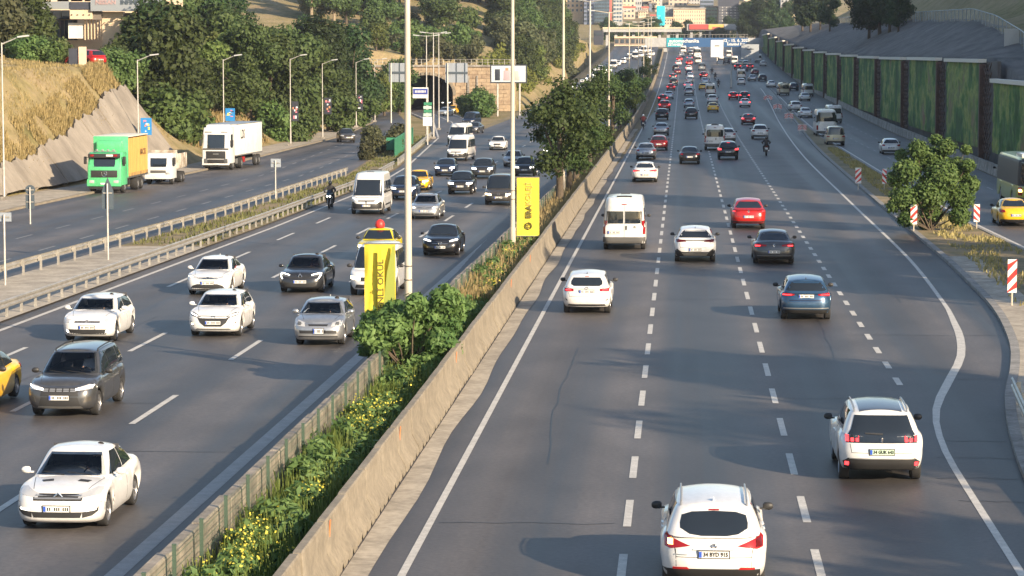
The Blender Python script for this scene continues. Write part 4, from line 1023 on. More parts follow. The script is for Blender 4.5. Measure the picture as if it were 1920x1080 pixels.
# ================================================================== PEOPLE, MOTORBIKES, LORRIES
M_SKIN = mat('skin', (.48, .27, .18), .55); M_HAIR = mat('hair', (.018, .013, .01), .7)
M_CLOTHD = mat('dark_cloth', (.03, .03, .033), .9, var=.3, vscale=8); M_CLOTHW = mat('pale_shirt', (.55, .55, .56), .9, var=.15, vscale=8); M_CLOTHB = mat('blue_shirt', (.10, .16, .30), .9, var=.2, vscale=8)
M_CLOTHR = mat('red_cloth', (.30, .05, .04), .9, var=.2, vscale=8); M_JEAN = mat('jeans', (.05, .07, .12), .9, var=.2, vscale=8); M_HELM = mat('helmet_black', (.015, .015, .016), .2, coat=.5); M_HELMW = mat('helmet_white', (.75, .75, .75), .25, coat=.5)
def skin_body(name, verts, edges, radii, root, mats, pick, parent=None, sub=2):
    me = bpy.data.meshes.new(name+'_skeleton'); me.from_pydata(verts, edges, [])
    o = bpy.data.objects.new(name+'_skeleton', me); COL.objects.link(o)
    o.modifiers.new('s', 'SKIN'); 
    for i, r in enumerate(radii): me.skin_vertices[0].data[i].radius = (r if isinstance(r, tuple) else (r, r)); me.skin_vertices[0].data[i].use_root = (i == root)
    m = o.modifiers.new('d', 'SUBSURF'); m.levels = sub; m.render_levels = sub
    dg = bpy.context.evaluated_depsgraph_get(); dg.update()
    out = bpy.data.meshes.new_from_object(o.evaluated_get(dg)); out.name = name
    bpy.data.objects.remove(o); bpy.data.meshes.remove(me)
    out.materials.clear()
    for q in mats: out.materials.append(q)
    for p in out.polygons: p.use_smooth = True; p.material_index = pick(p.center)
    return out
def driver_mesh(shirt):
    k = 'driver_'+shirt.name
    if k in MATS: return MATS[k]
    V = [(0, 0, .05), (-.04, 0, .28), (-.05, 0, .48), (-.02, 0, .60), (.01, 0, .70), (.02, 0, .80)]
    E = [(0, 1), (1, 2), (2, 3), (3, 4), (4, 5)]; Rr = [(.17, .13), (.16, .12), (.17, .11), (.055, .055), (.085, .095), (.075, .085)]
    V += [(.10, 0, .70)]; E += [(4, 6)]; Rr += [.018]      # nose
    for s_ in (1, -1):
        n = len(V); V += [(-.04, s_*.19, .50), (.10, s_*.25, .30), (.33, s_*.18, .36), (.38, s_*.17, .38)]; E += [(2, n), (n, n+1), (n+1, n+2), (n+2, n+3)]; Rr += [.07, .05, .036, .045]
        n = len(V); V += [(.05, s_*.1, .03), (.42, s_*.14, .10), (.62, s_*.13, -.22)]; E += [(0, n), (n, n+1), (n+1, n+2)]; Rr += [.09, .075, .055]
    def pick(c): return 1 if (c.z > .575 or (c.x > .27 and c.z > .3)) else (2 if c.z < .16 else 0)
    MATS[k] = skin_body('driver_body', V, E, Rr, 0, (shirt, M_SKIN, M_JEAN), pick); return MATS[k]
def hair_mesh():
    if 'hairm' in MATS: return MATS['hairm']
    mb = MB(); P = []
    for i in range(6):
        a = math.pi/2*i/5; P.append([(-.012+.098*math.cos(t)*math.cos(a)-.01, .092*math.sin(t)*math.cos(a), .765+.105*math.sin(a)+(-.07*max(0, -math.cos(t)) if i == 0 else 0)) for t in [2*math.pi*j/12 for j in range(13)]])
    mb.grid(P); MATS['hairm'] = mb.mesh('hair', M_HAIR, 60); return MATS['hairm']
def seat_driver(carroot, c, shirt, label, hair=True):
    g = c.P['gh']['x']; p = empty('person', label=label, cat='person', group='drivers seen through windscreens')
    b = link('driver_body', driver_mesh(shirt), p)
    if hair: link('hair', hair_mesh(), p)
    p.matrix_world = carroot.matrix_world_calc @ Matrix.Translation((g[3]-.52, .36, .62 if c.P['H'] < 1.55 else .74))
    return p
def rider_mesh(name, jacket, trousers):
    V = [(-.18, 0, .90), (-.10, 0, 1.08), (0, 0, 1.30), (.07, 0, 1.47), (.10, 0, 1.58), (.11, 0, 1.66)]
    E = [(0, 1), (1, 2), (2, 3), (3, 4), (4, 5)]; Rr = [(.17, .14), (.16, .13), (.19, .13), (.06, .06), (.09, .10), (.07, .08)]
    for s_ in (1, -1):
        n = len(V); V += [(.02, s_*.20, 1.36), (.16, s_*.36, 1.16), (.42, s_*.33, 1.06), (.50, s_*.31, 1.05)]; E += [(2, n), (n, n+1), (n+1, n+2), (n+2, n+3)]; Rr += [.08, .06, .045, .05]
        n = len(V); V += [(-.10, s_*.13, .88), (.26, s_*.25, .80), (-.02, s_*.21, .42), (.12, s_*.22, .33)]; E += [(0, n), (n, n+1), (n+1, n+2), (n+2, n+3)]; Rr += [.10, .085, .055, .05]
    return skin_body(name, V, E, Rr, 0, (jacket, trousers, M_SKIN), lambda c: 2 if c.z > 1.5 else (1 if c.z < .98 and c.x < .46 else 0))
def helmet(parent, m):
    mb = MB(); P = []
    for i in range(9):
        a = -math.pi/2.6+(math.pi/2+math.pi/2.6)*i/8; P.append([(.10+.155*math.cos(t)*math.cos(a), .135*math.sin(t)*math.cos(a), 1.62+.155*math.sin(a)) for t in [2*math.pi*j/14 for j in range(15)]])
    mb.grid(P); h = mb.build('helmet', m, parent, smooth=60)
    mb = MB(); P = []
    for i in range(4):
        a = -.25+.55*i/3; P.append([(.105+.158*math.cos(t)*math.cos(a), .139*math.sin(t)*math.cos(a), 1.62+.158*math.sin(a)) for t in [-1.0+2.0*j/8 for j in range(9)]])
    mb.grid(P); mb.build('visor', M_GLASS, h, smooth=60)
def wheel2(parent, x, r=.30, w=.12):
    a = MB(); a.lathe([(r*.72, -w/2), (r*.9, -w/2), (r, -w*.2), (r, w*.2), (r*.9, w/2), (r*.72, w/2)], 22); t = a.build('wheel', M_TYRE, parent, smooth=50, loc=(x, 0, r))
    b = MB(); b.lathe([(r*.74, -.03), (r*.70, .03), (r*.74, .03)], 18)
    for k in range(5): q = 2*math.pi*k/5; b.box((math.cos(q)*r*.36, 0, math.sin(q)*r*.36), (r*.72, .03, .035), ry=-q)
    b.build('rim', M_RIM, t)
def motorbike(loc, rz, col, label, group=None):
    o = empty('motorcycle', loc, rz, label, 'motorcycle', group)
    wheel2(o, .68); wheel2(o, -.66, .30, .15)
    for nm, prof, m in (('fairing', [(.92, .05, .72, .10), (.86, .13, .82, .16), (.72, .19, .86, .22), (.5, .17, .78, .26), (.25, .14, .66, .24), (.05, .12, .58, .18)], col), ('fuel_tank', [(.42, .10, .90, .08), (.3, .16, .93, .11), (.1, .16, .92, .11), (-.1, .12, .85, .09)], col), ('seat', [(-.05, .13, .80, .06), (-.3, .15, .80, .06), (-.6, .12, .86, .05), (-.85, .06, .92, .03)], M_BLACKP), ('engine', [(.3, .15, .48, .18), (.1, .19, .46, .2), (-.15, .17, .46, .18), (-.35, .08, .46, .1)], M_GREYP)):
        mb = MB(); mb.grid([[(x, w*math.cos(t), z+h*math.sin(t)) for t in [2*math.pi*j/12 for j in range(13)]] for (x, w, z, h) in prof]); mb.build(nm, m, o, smooth=60)
    mb = MB()
    for s_ in (1, -1): mb.path([(.68, s_*.09, .3), (.52, s_*.10, .72), (.42, s_*.10, .98)], .028, 8)
    mb.build('fork', M_SILV, o)
    mb = MB(); mb.path([(.44, .36, 1.04), (.50, .16, 1.02), (.50, -.16, 1.02), (.44, -.36, 1.04)], .018, 6); hb = mb.build('handlebar', M_BLACKP, o)
    for s_ in (1, -1):
        mb = MB(); mb.tube((.52, s_*.22, 1.05), (.56, s_*.34, 1.18), .01); mb.box((.55, s_*.37, 1.2), (.03, .13, .09)); mb.build('mirror', M_BLACKP, hb)
        mb = MB(); mb.lathe([(.001, .03), (.05, .025), (.062, 0), (.05, -.03)], 12, 'Y'); l = mb.build('headlight', M_HEAD, o, loc=(.90, s_*.09, .80), rot=None) if False else mb.build('headlight', M_HEAD, o); l.location = (.91, s_*.09, .80); l.rotation_euler = (0, 0, -math.pi/2)
    mb = MB(); mb.grid([[(.80-.12*i, .14*math.cos(t), .98+.09*i+.05*math.sin(t)) for t in [math.pi*j/6 for j in range(7)]] for i in range(3)]); mb.build('windshield', M_GLASS, o)
    mb = MB(); mb.box((-.92, 0, .86), (.04, .16, .06)); mb.build('tail_light', M_TAIL, o)
    mb = MB(); mb.box((-.96, 0, .66), (.02, .20, .16)); mb.build('licence_plate', M_PLATE, o)
    mb = MB(); mb.tube((-.2, -.17, .38), (-.75, -.20, .48), .05, .06, 10); mb.build('exhaust', M_SILV, o)
    return o
def rider(loc, rz, jacket, hel, label):
    p = empty('person', loc, rz, label, 'person')
    link('rider_body', rider_mesh('rider_body', jacket, M_JEAN if jacket is not M_CLOTHD else M_CLOTHD), p); helmet(p, hel); return p
def rbox(mb, c, d, r=.06, seg=2):
    bm = bmesh.new(); bmesh.ops.create_cube(bm, size=1); bmesh.ops.scale(bm, vec=d, verts=bm.verts)
    bmesh.ops.bevel(bm, geom=bm.edges[:], offset=min(r, min(d)*.45), segments=seg, affect='EDGES', profile=.6)
    k = len(mb.v); bm.verts.index_update()
    for v in bm.verts: mb.v.append((v.co.x+c[0], v.co.y+c[1], v.co.z+c[2]))
    for f in bm.faces: mb.f.append(tuple(k+v.index for v in f.verts)); mb.m.append(mb.mi)
    bm.free()
def part(name, m, parent, boxes, r=.04, smooth=35):
    mb = MB()
    for b in boxes: rbox(mb, b[0], b[1], b[2] if len(b) > 2 else r)
    return mb.build(name, m, parent, smooth)
def lorry_wheels(o, xs, W, r=.5, dual=()):
    for x in xs:
        for s_ in (1, -1):
            w = .30 if x not in dual else .55
            a = MB(); a.lathe([(r*.6, -w/2), (r*.92, -w/2), (r, -w*.35), (r, w*.35), (r*.92, w/2), (r*.6, w/2)], 22); t = a.build('wheel', M_TYRE, o, smooth=45, loc=(x, s_*(W/2-w/2-.02), r)); t.rotation_euler = (0, 0, 0 if s_ > 0 else math.pi)
            b = MB(); b.lathe([(r*.62, w/2-.02), (r*.56, w/2-.06), (r*.4, w/2-.08), (r*.2, w/2+.01), (.001, w/2+.01)], 18); b.build('rim', M_HUBCAP, t, smooth=40)
def lorry_cab(o, col, x0, W, H, zf=.95, dark_visor=True, tall=False):
    """x0 = front plane; returns nothing; parts under o"""
    L = 2.0; zc = (zf+H)/2
    mb = MB(); zt = H
    prof = [(max(.45, zf-.35), 0), (zf+.7, 0.0), (zf+1.0, -.04), (zt-.55 if tall else zt-.3, -.22), (zt-.08, -.42), (zt, -.62)]
    P = []
    for (z, dx) in prof:
        w = W/2-(.0 if z < zt-.6 else .04); xf = x0+dx
        P.append([(x0-L, w, z), (xf-.16, w, z), (xf-.05, w-.05, z), (xf, w-.18, z), (xf, 0, z), (xf, -w+.18, z), (xf-.05, -w+.05, z), (xf-.16, -w, z), (x0-L, -w, z)])
    mb.grid(P); mb.poly(list(reversed(P[-1]))); mb.poly([P[i][0] for i in range(len(P))]+[P[i][-1] for i in reversed(range(len(P)))])
    cab = mb.build('cab', col, o, smooth=38)
    ws = zf+.98; we = zt-.62 if tall else zt-.36
    def xat(z): return x0+interp([(p[0], p[1]) for p in prof], z)
    mb = MB(); P = []
    for i in range(4):
        z = lerp(ws, we, i/3); P.append([(xat(z)+.012-(.03 if abs(y) > .9 else 0), y*(W/2-.13), z) for y in (-1, -.5, 0, .5, 1)])
    mb.grid(P); mb.build('windscreen', M_GLASS, o)
    for s_ in (1, -1):
        mb = MB(); y = s_*(W/2+.006); mb.quad((x0-.42, y, ws+.02), (x0-1.25, y, ws+.02), (x0-1.25, y, we), (x0-.62, y, we)); mb.build('side_window', M_GLASS, o)
        part('door_mirror', M_BLACKP, o, [((x0-.22, s_*(W/2+.17), ws+.45), (.12, .22, .55), .05), ((x0-.3, s_*(W/2+.06), ws+.65), (.04, .2, .04), .01)])
    return ws, we, xat
def green_lorry(loc, rz):
    o = empty('lorry', loc, rz, 'green lorry with tall orange curtain sides parked beside the slope', 'lorry')
    W = 2.5; ws, we, xat = lorry_cab(o, PGREEN, 0, W, 2.95)
    part('sun_visor', M_BLACKP, o, [((-.02, 0, 2.72), (.26, 2.3, .30), .04)])
    for y in (.85, -.85): part('marker_lamp', M_TAIL, o, [((.12, y, 2.74), (.03, .26, .14), .01)])
    part('name_board', M_PLATE, o, [((.12, .42, 2.74), (.02, .5, .14), .005)])
    part('roof_lamp_bar', M_SILV, o, [((-.45, 0, 3.02), (.08, 1.6, .07), .02)]+[((-.43, y, 3.10), (.12, .16, .14), .04) for y in (-.6, -.2, .2, .6)])
    part('grille', M_BLACKP, o, [((.02, 0, 1.42), (.06, 1.9, .50), .02)]); 
    mb = MB()
    for i in range(14):
        t, u = 2*math.pi*i/14, 2*math.pi*(i+1)/14; mb.tube((.07, .2*math.cos(t), 1.44+.2*math.sin(t)), (.07, .2*math.cos(u), 1.44+.2*math.sin(u)), .018, n=5)
    for a in (90, 210, 330): mb.tube((.07, 0, 1.44), (.07, .2*math.cos(R(a)), 1.44+.2*math.sin(R(a))), .018, n=5)
    mb.build('emblem', M_CHROME, o)
    part('bumper', PGREEN, o, [((.02, 0, .78), (.28, 2.5, .52), .06)]); part('bumper_skirt', M_BLACKP, o, [((-.05, 0, .42), (.2, 2.3, .2), .04)])
    for y in (.88, -.88): part('headlight', M_LAMPGL, o, [((.16, y, .86), (.03, .36, .2), .01)])
    part('licence_plate', M_PLATE, o, [((.17, 0, .72), (.02, .5, .12), .005)])
    part('chassis', M_UNDER, o, [((-4.6, 0, .78), (9.0, 1.0, .26), .02), ((-3.3, .85, .7), (1.1, .5, .5), .1), ((-3.3, -.85, .7), (1.1, .5, .5), .1)])
    lorry_wheels(o, (-1.25, -6.0, -7.4), W, .5, (-6.0, -7.4))
    part('bulkhead', PGREEN, o, [((-2.35, 0, 2.55), (.16, 2.55, 3.0), .05)]); part('bulkhead_deflector', PGREEN, o, [((-2.0, 0, 3.3), (.7, 1.9, .9), .2)])
    M_OR = mat('orange_tarpaulin', (.62, .36, .10), .7, var=.2, vscale=1.5, vstretch=(3, 1, .4))
    mb = MB(); W2 = 1.26
    for s_ in (1, -1):
        mb.grid([[(x, s_*(W2+.02*math.sin(x*9)+(.01 if j in (1, 2) else 0)), z) for j, z in enumerate((1.12, 1.9, 2.9, 3.9))] for x in np.linspace(-2.45, -9.4, 40)])
    mb.build('curtain_side', M_OR, o, smooth=50)
    part('cargo_roof', M_CONC if False else mat('pale_tarpaulin', (.62, .60, .52), .7), o, [((-5.9, 0, 4.02), (7.1, 2.6, .10), .04)]); part('cargo_floor', M_GREYP, o, [((-5.9, 0, 1.05), (7.1, 2.5, .14), .02)]); part('rear_doors', M_GREYP, o, [((-9.42, 0, 2.5), (.08, 2.5, 2.9), .02)])
    for s_ in (1, -1):
        mb = MB()
        for i in range(13): mb.box((-2.7-i*.55, s_*1.285, 1.2), (.06, .02, .32))
        q = mb.build('curtain_strap', M_GREYP, o); q['kind'] = 'stuff'
    t = link('lettering', text_mesh('MACTR', .62, mat('brown_print', (.20, .12, .05), .7), bold=.012), o); t.location = (-7.6, 1.30, 2.75); t.rotation_euler = (math.pi/2, 0, math.pi)
    return o
def white_lorry(loc, rz):
    o = empty('lorry', loc, rz, 'white articulated lorry with high roof cab and long box trailer', 'lorry')
    W = 2.5; ws, we, xat = lorry_cab(o, PW, 0, W, 3.75, tall=True)
    part('roof_fairing', PW, o, [((-1.5, 0, 3.75), (1.3, 2.2, .5), .2)])
    for y in (.72, -.72): part('roof_slot', M_BLACKP, o, [((xat(3.35)+.02, y, 3.34), (.05, .62, .07), .02)])
    part('windscreen_band', M_BLACKP, o, [((.0, 0, 1.86), (.06, 2.3, .12), .02)])
    part('grille', M_BLACKP, o, [((.02, 0, 1.34), (.06, 1.75, .66), .06)]); part('grille_bar', M_SILV, o, [((.06, 0, 1.42), (.02, .5, .06), .005)]); part('lower_grille', M_BLACKP, o, [((.06, 0, .78), (.12, 1.5, .34), .05)])
    part('bumper', PW, o, [((.02, 0, .52), (.20, 2.45, .16), .05), ((.02, 1.12, .76), (.20, .2, .5), .05), ((.02, -1.12, .76), (.20, .2, .5), .05)])
    for y in (.92, -.92): part('headlight', M_LAMPDK, o, [((.08, y, .80), (.1, .34, .42), .05)])
    part('licence_plate', M_PLATE, o, [((.13, 0, .54), (.02, .5, .12), .005)]); part('skirt', M_UNDER, o, [((-.1, 0, .36), (.2, 2.3, .16), .03)])
    part('chassis', M_UNDER, o, [((-6.8, 0, .82), (12.5, 1.0, .3), .02), ((-3.0, .95, .68), (1.2, .45, .55), .1)])
    lorry_wheels(o, (-1.4, -5.0, -11.2, -12.5), W, .5, (-5.0,)); part('side_tank', M_SILV, o, [((-3.1, 1.0, .68), (1.0, .4, .5), .12)]); part('tool_box', PRED, o, [((-6.3, 1.05, .72), (.5, .3, .5), .03)])
    part('trailer_box', mat('trailer_white', (.70, .69, .66), .6, var=.12, vscale=.9), o, [((-8.2, 0, 2.58), (10.8, 2.55, 2.75), .05)]); part('trailer_rail', M_SILV, o, [((-8.2, 0, 1.18), (10.8, 2.58, .12), .02), ((-8.2, 0, 3.95), (10.8, 2.58, .08), .02)])
    t = link('lettering', text_mesh('LDS', 1.15, M_BLACKP, bold=.02), o); t.location = (-5.2, 1.285, 3.0); t.rotation_euler = (math.pi/2, 0, math.pi); t.scale = (.9, 1, 1)
    return o
def tipper(loc, rz):
    o = empty('tipper_truck', loc, rz, 'small dirty white tipper truck parked behind the green lorry', 'truck')
    W = 2.1; lorry_cab(o, PW, 0, W, 2.4, .38); part('bumper', PW, o, [((.02, 0, .6), (.2, 2.1, .34), .04)])
    for y in (.8, -.8): part('headlight', M_LAMPGL, o, [((.05, y, .86), (.1, .3, .2), .02)])
    part('grille', M_GREYP, o, [((.02, 0, 1.0), (.05, 1.2, .2), .02)]); part('licence_plate', M_PLATE, o, [((.12, 0, .6), (.02, .5, .12), .005)])
    lorry_wheels(o, (-.9, -4.1, -5.2), W, .42, (-4.1, -5.2)); part('chassis', M_UNDER, o, [((-3.2, 0, .7), (5.6, .9, .24), .02)])
    M_DW = mat('dirty_white_steel', (.55, .53, .48), .7, col2=(.22, .17, .12), vscale=1.2)
    for s_ in (1, -1): part('tipper_side', M_DW, o, [((-4.0, s_*1.08, 1.75), (3.9, .07, 1.1), .02)]+[((-2.2-i*.9, s_*1.13, 1.75), (.1, .06, 1.1), .02) for i in range(5)])
    part('tipper_headboard', M_DW, o, [((-2.08, 0, 1.9), (.07, 2.2, 1.4), .02)]); part('tipper_floor', M_DW, o, [((-4.0, 0, 1.2), (3.9, 2.2, .12), .02)]); part('tailgate', M_DW, o, [((-5.95, 0, 1.7), (.07, 2.2, 1.0), .02)])
    mb = MB(); mb.grid([[(-2.2-i*.34, -1.02+j*.34, 1.9+.35*math.sin(math.pi*i/11)*math.sin(math.pi*j/6)) for j in range(7)] for i in range(12)]); q = mb.build('load', M_DIRT, o, smooth=80); q['kind'] = 'stuff'
    return o
# ================================================================== BARRIERS, FENCES, POSTS, SIGNS
M_GALV = mat('galvanised_steel', (.42, .40, .36), .45, .55, var=.2, vscale=1.5, world=True)
M_POLE = mat('pole_paint', (.50, .45, .37), .6, var=.12, vscale=.8, vstretch=(1, 1, .2))
M_POLES = mat('pole_steel', (.46, .45, .43), .5, .4, var=.12, vscale=.8)
M_SIGNBACK = mat('sign_back', (.075, .10, .125), .55, .2); M_SIGNL = mat('sign_back_pale', (.34, .38, .43), .5, .35)
M_RED = mat('sign_red', (.58, .035, .03), .45); M_WHITE = mat('sign_white', (.74, .74, .72), .45); M_ORANGE = mat('orange_marker', (.70, .20, .06), .5); M_YB = mat('banner_yellow', (.66, .54, .045), .7, var=.06, vscale=2); M_YSHADE = mat('banner_yellow_shaded', (.27, .31, .05), .7)
M_BANK = mat('banner_ink', (.10, .085, .02), .7); M_BANP = mat('banner_pale_ink', (.50, .38, .10), .7); M_MESH = None
# jersey barrier along the right carriageway
def jersey_mesh(seed, ln=3.0, orange=False):
    rnd = random.Random(seed); mb = MB(); P = []
    nx = 25
    for i in range(nx):
        y = -ln/2+.03+(ln-.06)*i/(nx-1)
        notch = .13 if i in (6, 18) else 0.0
        notch2 = .06 if i in (12,) else 0
        n = notch or notch2
        e = .02 if i in (0, nx-1) else 0
        P.append([(.30-e, y, .0+n), (.30-e, y, .10+n*.6), (.285-e, y, .16), (.13-e, y, .44), (.095-e, y, 1.0-e), (.07, y, 1.03-e), (-.07, y, 1.03-e), (-.095+e, y, 1.0-e), (-.13+e, y, .44), (-.285+e, y, .16), (-.30+e, y, .10), (-.30+e, y, 0)])
    mb.grid(P); mb.poly(P[0]); mb.poly(list(reversed(P[-1])))
    return mb.mesh('barrier_block', M_CONC, 30)
jm = [jersey_mesh(i) for i in range(3)]
bar = empty('concrete_barrier', (0, 0, 0), label='pale concrete median barrier along the wide carriageway with orange markers', cat='concrete barrier')
rnd = random.Random(5); y = 33.0; i = 0
om = MB(); om.box((0, 0, 0), (.012, .07, .50)); om = om.mesh('orange_marker', M_ORANGE)
stuffb = MB()
while y < 900:
    x = -6.38+rnd.uniform(-.012, .012); rz = rnd.uniform(-.004, .004)
    if i < 150:
        o = link('barrier_block', jm[i % 3], bar, loc=(x, y, zroad(-6.0, y)+.0), rot=(0, 0, rz))
        if i in (2, 5, 9, 14, 22, 26, 33) : link('orange_marker', om, o, loc=(.113, -1.15, .74), rot=(0, .06, 0))
    else: stuffb.box((x, y, zroad(-6, y)+.5), (.3, 2.98, 1.0))
    y += 3.0; i += 1
q = stuffb.build('distant_barrier', M_CONC, bar); q['kind'] = 'stuff'
# left wall of the median with panels
lw = empty('median_wall', (0, 0, 0), label='weathered concrete wall of blocks on the planted side of the median', cat='concrete wall')
mb = MB(); mb.box((0, 0, .5), (.26, 2.96, 1.0)); mb.box((.0, 0, .08), (.42, 2.96, .16)); wm = []
def wallblock():
    mb = MB(); P = []
    for y_ in (-1.485, -1.46, 1.46, 1.485):
        e = .015 if abs(y_) > 1.47 else 0
        P.append([(.16-e, y_, 0), (.13-e, y_, .2), (.12-e, y_, .96), (.09, y_, 1.0-e), (-.09, y_, 1.0-e), (-.12+e, y_, .96), (-.13+e, y_, .2), (-.28+e, y_, .06), (-.28+e, y_, 0)])
    mb.grid(P); mb.poly(P[0]); mb.poly(list(reversed(P[-1]))); return mb.mesh('wall_block', M_CONCW, 25)
M_CONCW = mat('weathered_concrete', (.36, .31, .25), .9, col2=(.16, .145, .12), vscale=1.4, world=True, bump=.4, bscale=10, vstretch=(1, 1, .5))
wmesh = wallblock(); y = 33.0; i = 0; stuffb = MB()
while y < 700:
    x = -8.6+rnd.uniform(-.02, .02)
    if i < 130: link('wall_block', wmesh, lw, loc=(x, y, zroad(-8.6, y)+rnd.uniform(-.02, .02)), rot=(0, 0, rnd.uniform(-.004, .004)))
    else: stuffb.box((x, y, zroad(-8.6, y)+.5), (.24, 2.98, 1.0))
    y += 3.0; i += 1
q = stuffb.build('distant_wall', M_CONCW, lw); q['kind'] = 'stuff'
# green wire mesh fence behind that wall
M_FPOST = mat('fence_green', (.05, .085, .06), .6)
def wire():
    m = bpy.data.materials.new('wire_mesh'); m.use_nodes = True; nt = m.node_tree; b = nt.nodes['Principled BSDF']; b.inputs['Base Color'].default_value = (.06, .10, .075, 1); b.inputs['Roughness'].default_value = .5
    g = N(nt, 'ShaderNodeNewGeometry'); sx = N(nt, 'ShaderNodeSeparateXYZ'); nt.links.new(g.outputs['Position'], sx.inputs[0])
    def bars(sock, per, w):
        a = N(nt, 'ShaderNodeMath', operation='MODULO'); a.inputs[1].default_value = per; nt.links.new(sock, a.inputs[0])
        c = N(nt, 'ShaderNodeMath', operation='LESS_THAN'); c.inputs[1].default_value = w; nt.links.new(a.outputs[0], c.inputs[0]); return c.outputs[0]
    add = N(nt, 'ShaderNodeMath', operation='MAXIMUM'); nt.links.new(bars(sx.outputs['Y'], .055, .011), add.inputs[0]); 
    zz = N(nt, 'ShaderNodeMath', operation='ADD'); zz.inputs[1].default_value = 50; nt.links.new(sx.outputs['Z'], zz.inputs[0]); nt.links.new(bars(zz.outputs[0], .20, .016), add.inputs[1])
    nt.links.new(add.outputs[0], b.inputs['Alpha']); return m
M_WIRE = wire()
fe = empty('mesh_fence', (0, 0, 0), label='green wire mesh fence on posts behind the median wall', cat='fence')
pm = MB(); pm.box((0, 0, .62), (.06, .06, 1.24)); pm.box((0, 0, 1.245), (.07, .07, .02)); pm = pm.mesh('fence_post', M_FPOST)
y = 38.0; i = 0
while y < 330:
    z = zroad(-8.35, y)
    if i % 1 == 0 and i < 118: link('fence_post', pm, fe, loc=(-8.33, y, z))
    if i < 117:
        mb = MB(); mb.quad((-8.33, y+.05, z+.06), (-8.33, y+2.45, zroad(-8.33, y+2.5)+.06), (-8.33, y+2.45, zroad(-8.33, y+2.5)+1.2), (-8.33, y+.05, z+1.2)); mb.build('wire_panel', M_WIRE, fe)
    y += 2.5; i += 1
# w-beam guard rails
def wbeam(name, xf, ya, yb, step, label, side=1, zt=.75, hmax=300):
    g = empty(name, (0, 0, 0), label=label, cat='guard rail', group='steel guard rails')
    prof = [(.0, -.155), (.045, -.125), (.045, -.06), (.0, -.02), (.0, .02), (.045, .06), (.045, .125), (.0, .155)]
    y = ya; i = 0
    pmesh = MB(); pmesh.box((0, 0, .36), (.10, .07, .76)); pmesh.box((.07*side, 0, .6), (.10, .06, .22)); pmesh = pmesh.mesh('rail_post', M_GALV)
    while y < yb-.01:
        y1 = min(yb, y+step*2); P = []
        for q in (y, (y+y1)/2, y1):
            x = xf(q); z = zroad(x, q)+zt-.155
            P.append([(x+side*(.12+a*1.0), q, z+b) for a, b in prof])
        mb = MB(); mb.grid(P); mb.grid([[(p[0]-side*.006, p[1], p[2]) for p in r] for r in P]); mb.build('rail_beam', M_GALV, g)
        for q in (y, y+step):
            if q < yb: link('rail_post', pmesh, g, loc=(xf(q), q, zroad(xf(q), q)-.02))
        y = y1; i += 1
    return g
wbeam('guard_rail', lambda y: leftedge(y)-.25, 78, 236, 2.1, 'long steel guard rail edging the oncoming carriageway')
wbeam('guard_rail', lambda y: front_r(y)+.45, 84, 222, 3.0, 'steel guard rail between the grass verge and the frontage road', -1)
wbeam('guard_rail', lambda y: leftedge(y)-.25, 244, 326, 2.1, 'steel guard rail at the bend towards the tunnel')
wbeam('guard_rail', lambda y: interp([(50, 8.35), (62, 8.15), (71, 8.75)], y)+.15, 46, 71, 2.2, 'short bent steel guard rail beside the kerb of the slip lane', -1)
# low wall edging the slip road
sw = empty('slip_road_parapet', (0, 0, 0), label='low concrete parapet along the slip road below the planted panels', cat='concrete wall')
y = 165; i = 0
while y < 860:
    y1 = y+(4 if y < 420 else 14); P = []
    for q in (y+.015, y1-.015):
        x = slipr(q)+.35; z = zroad(x, q); P.append([(x-.2, q, z), (x-.14, q, z+.3), (x-.1, q, z+.85), (x+.1, q, z+.85), (x+.14, q, z)])
    mb = MB(); mb.grid(P); mb.poly(P[0]); mb.poly(list(reversed(P[-1]))); mb.build('parapet_block', M_CONCD, sw); y = y1
# lamp posts of the median
def lamp_post(name, x, y, h, r0, m, arms, label, group, z0=None):
    z = zroad(x, y) if z0 is None else z0
    o = empty(name, (x, y, z), label=label, cat='lamp post', group=group)
    mb = MB(); mb.box((0, 0, .12), (.5, .5, .25)); mb.build('base', M_CONCD, o)
    mb = MB(); mb.tube((0, 0, .2), (0, 0, 1.6), r0*1.25, r0*1.25, 12); mb.tube((0, 0, 1.6), (0, 0, h), r0, r0*.6, 12); mb.build('pole', m, o, smooth=40)
    if r0 > .11:
        mb = MB()
        for zz in (2.9, 3.3): mb.tube((0, 0, zz), (0, 0, zz+.03), r0*1.12, None, 12)
        mb.build('pole_band', M_GREYP, o)
    for (dx, dz, ln) in arms:
        mb = MB(); mb.tube((0, 0, h-.1), (dx*ln, 0, h-.1+dz), .045, .035, 6); a = mb.build('arm', m, o)
        mb = MB(); mb.box((dx*(ln+.28), 0, h-.1+dz+.03), (.75, .28, .10), ry=-dx*.12); l = mb.build('lamp_head', M_SIGNL if False else mat('lamp_head_grey', (.55, .56, .57), .4, .3), a)
    return o
MEDP = [(-7.9, 76.6), (-7.8, 122.6), (-7.8, 175), (-7.8, 225), (-7.8, 283), (-7.8, 390), (-7.8, 470), (-7.8, 535), (-7.8, 600), (-7.8, 660)]
mp_lab = ['tall cream lamp post beside the wrinkled yellow banner', 'tall cream lamp post carrying the smooth yellow banner', 'cream lamp post between the smooth yellow banner and the dark median trees', 'weathered grey lamp post standing in front of the median trees', 'lamp post in the median trees with its head before the blue glass offices', 'lamp post rising in front of the striped red and white block', 'first of the slim lamp posts before the overpass', 'second of the slim lamp posts before the overpass', 'third of the slim lamp posts before the overpass', 'fourth of the slim lamp posts before the overpass']
for i, (x, y) in enumerate(MEDP):
    lamp_post('lamp_post', x, y, 14.4, .115 if i < 5 else .10, M_POLE if i != 3 else M_POLES, [(1, .25, 1.6), (-1, .25, 1.6)], mp_lab[i], 'lamp posts along the median')
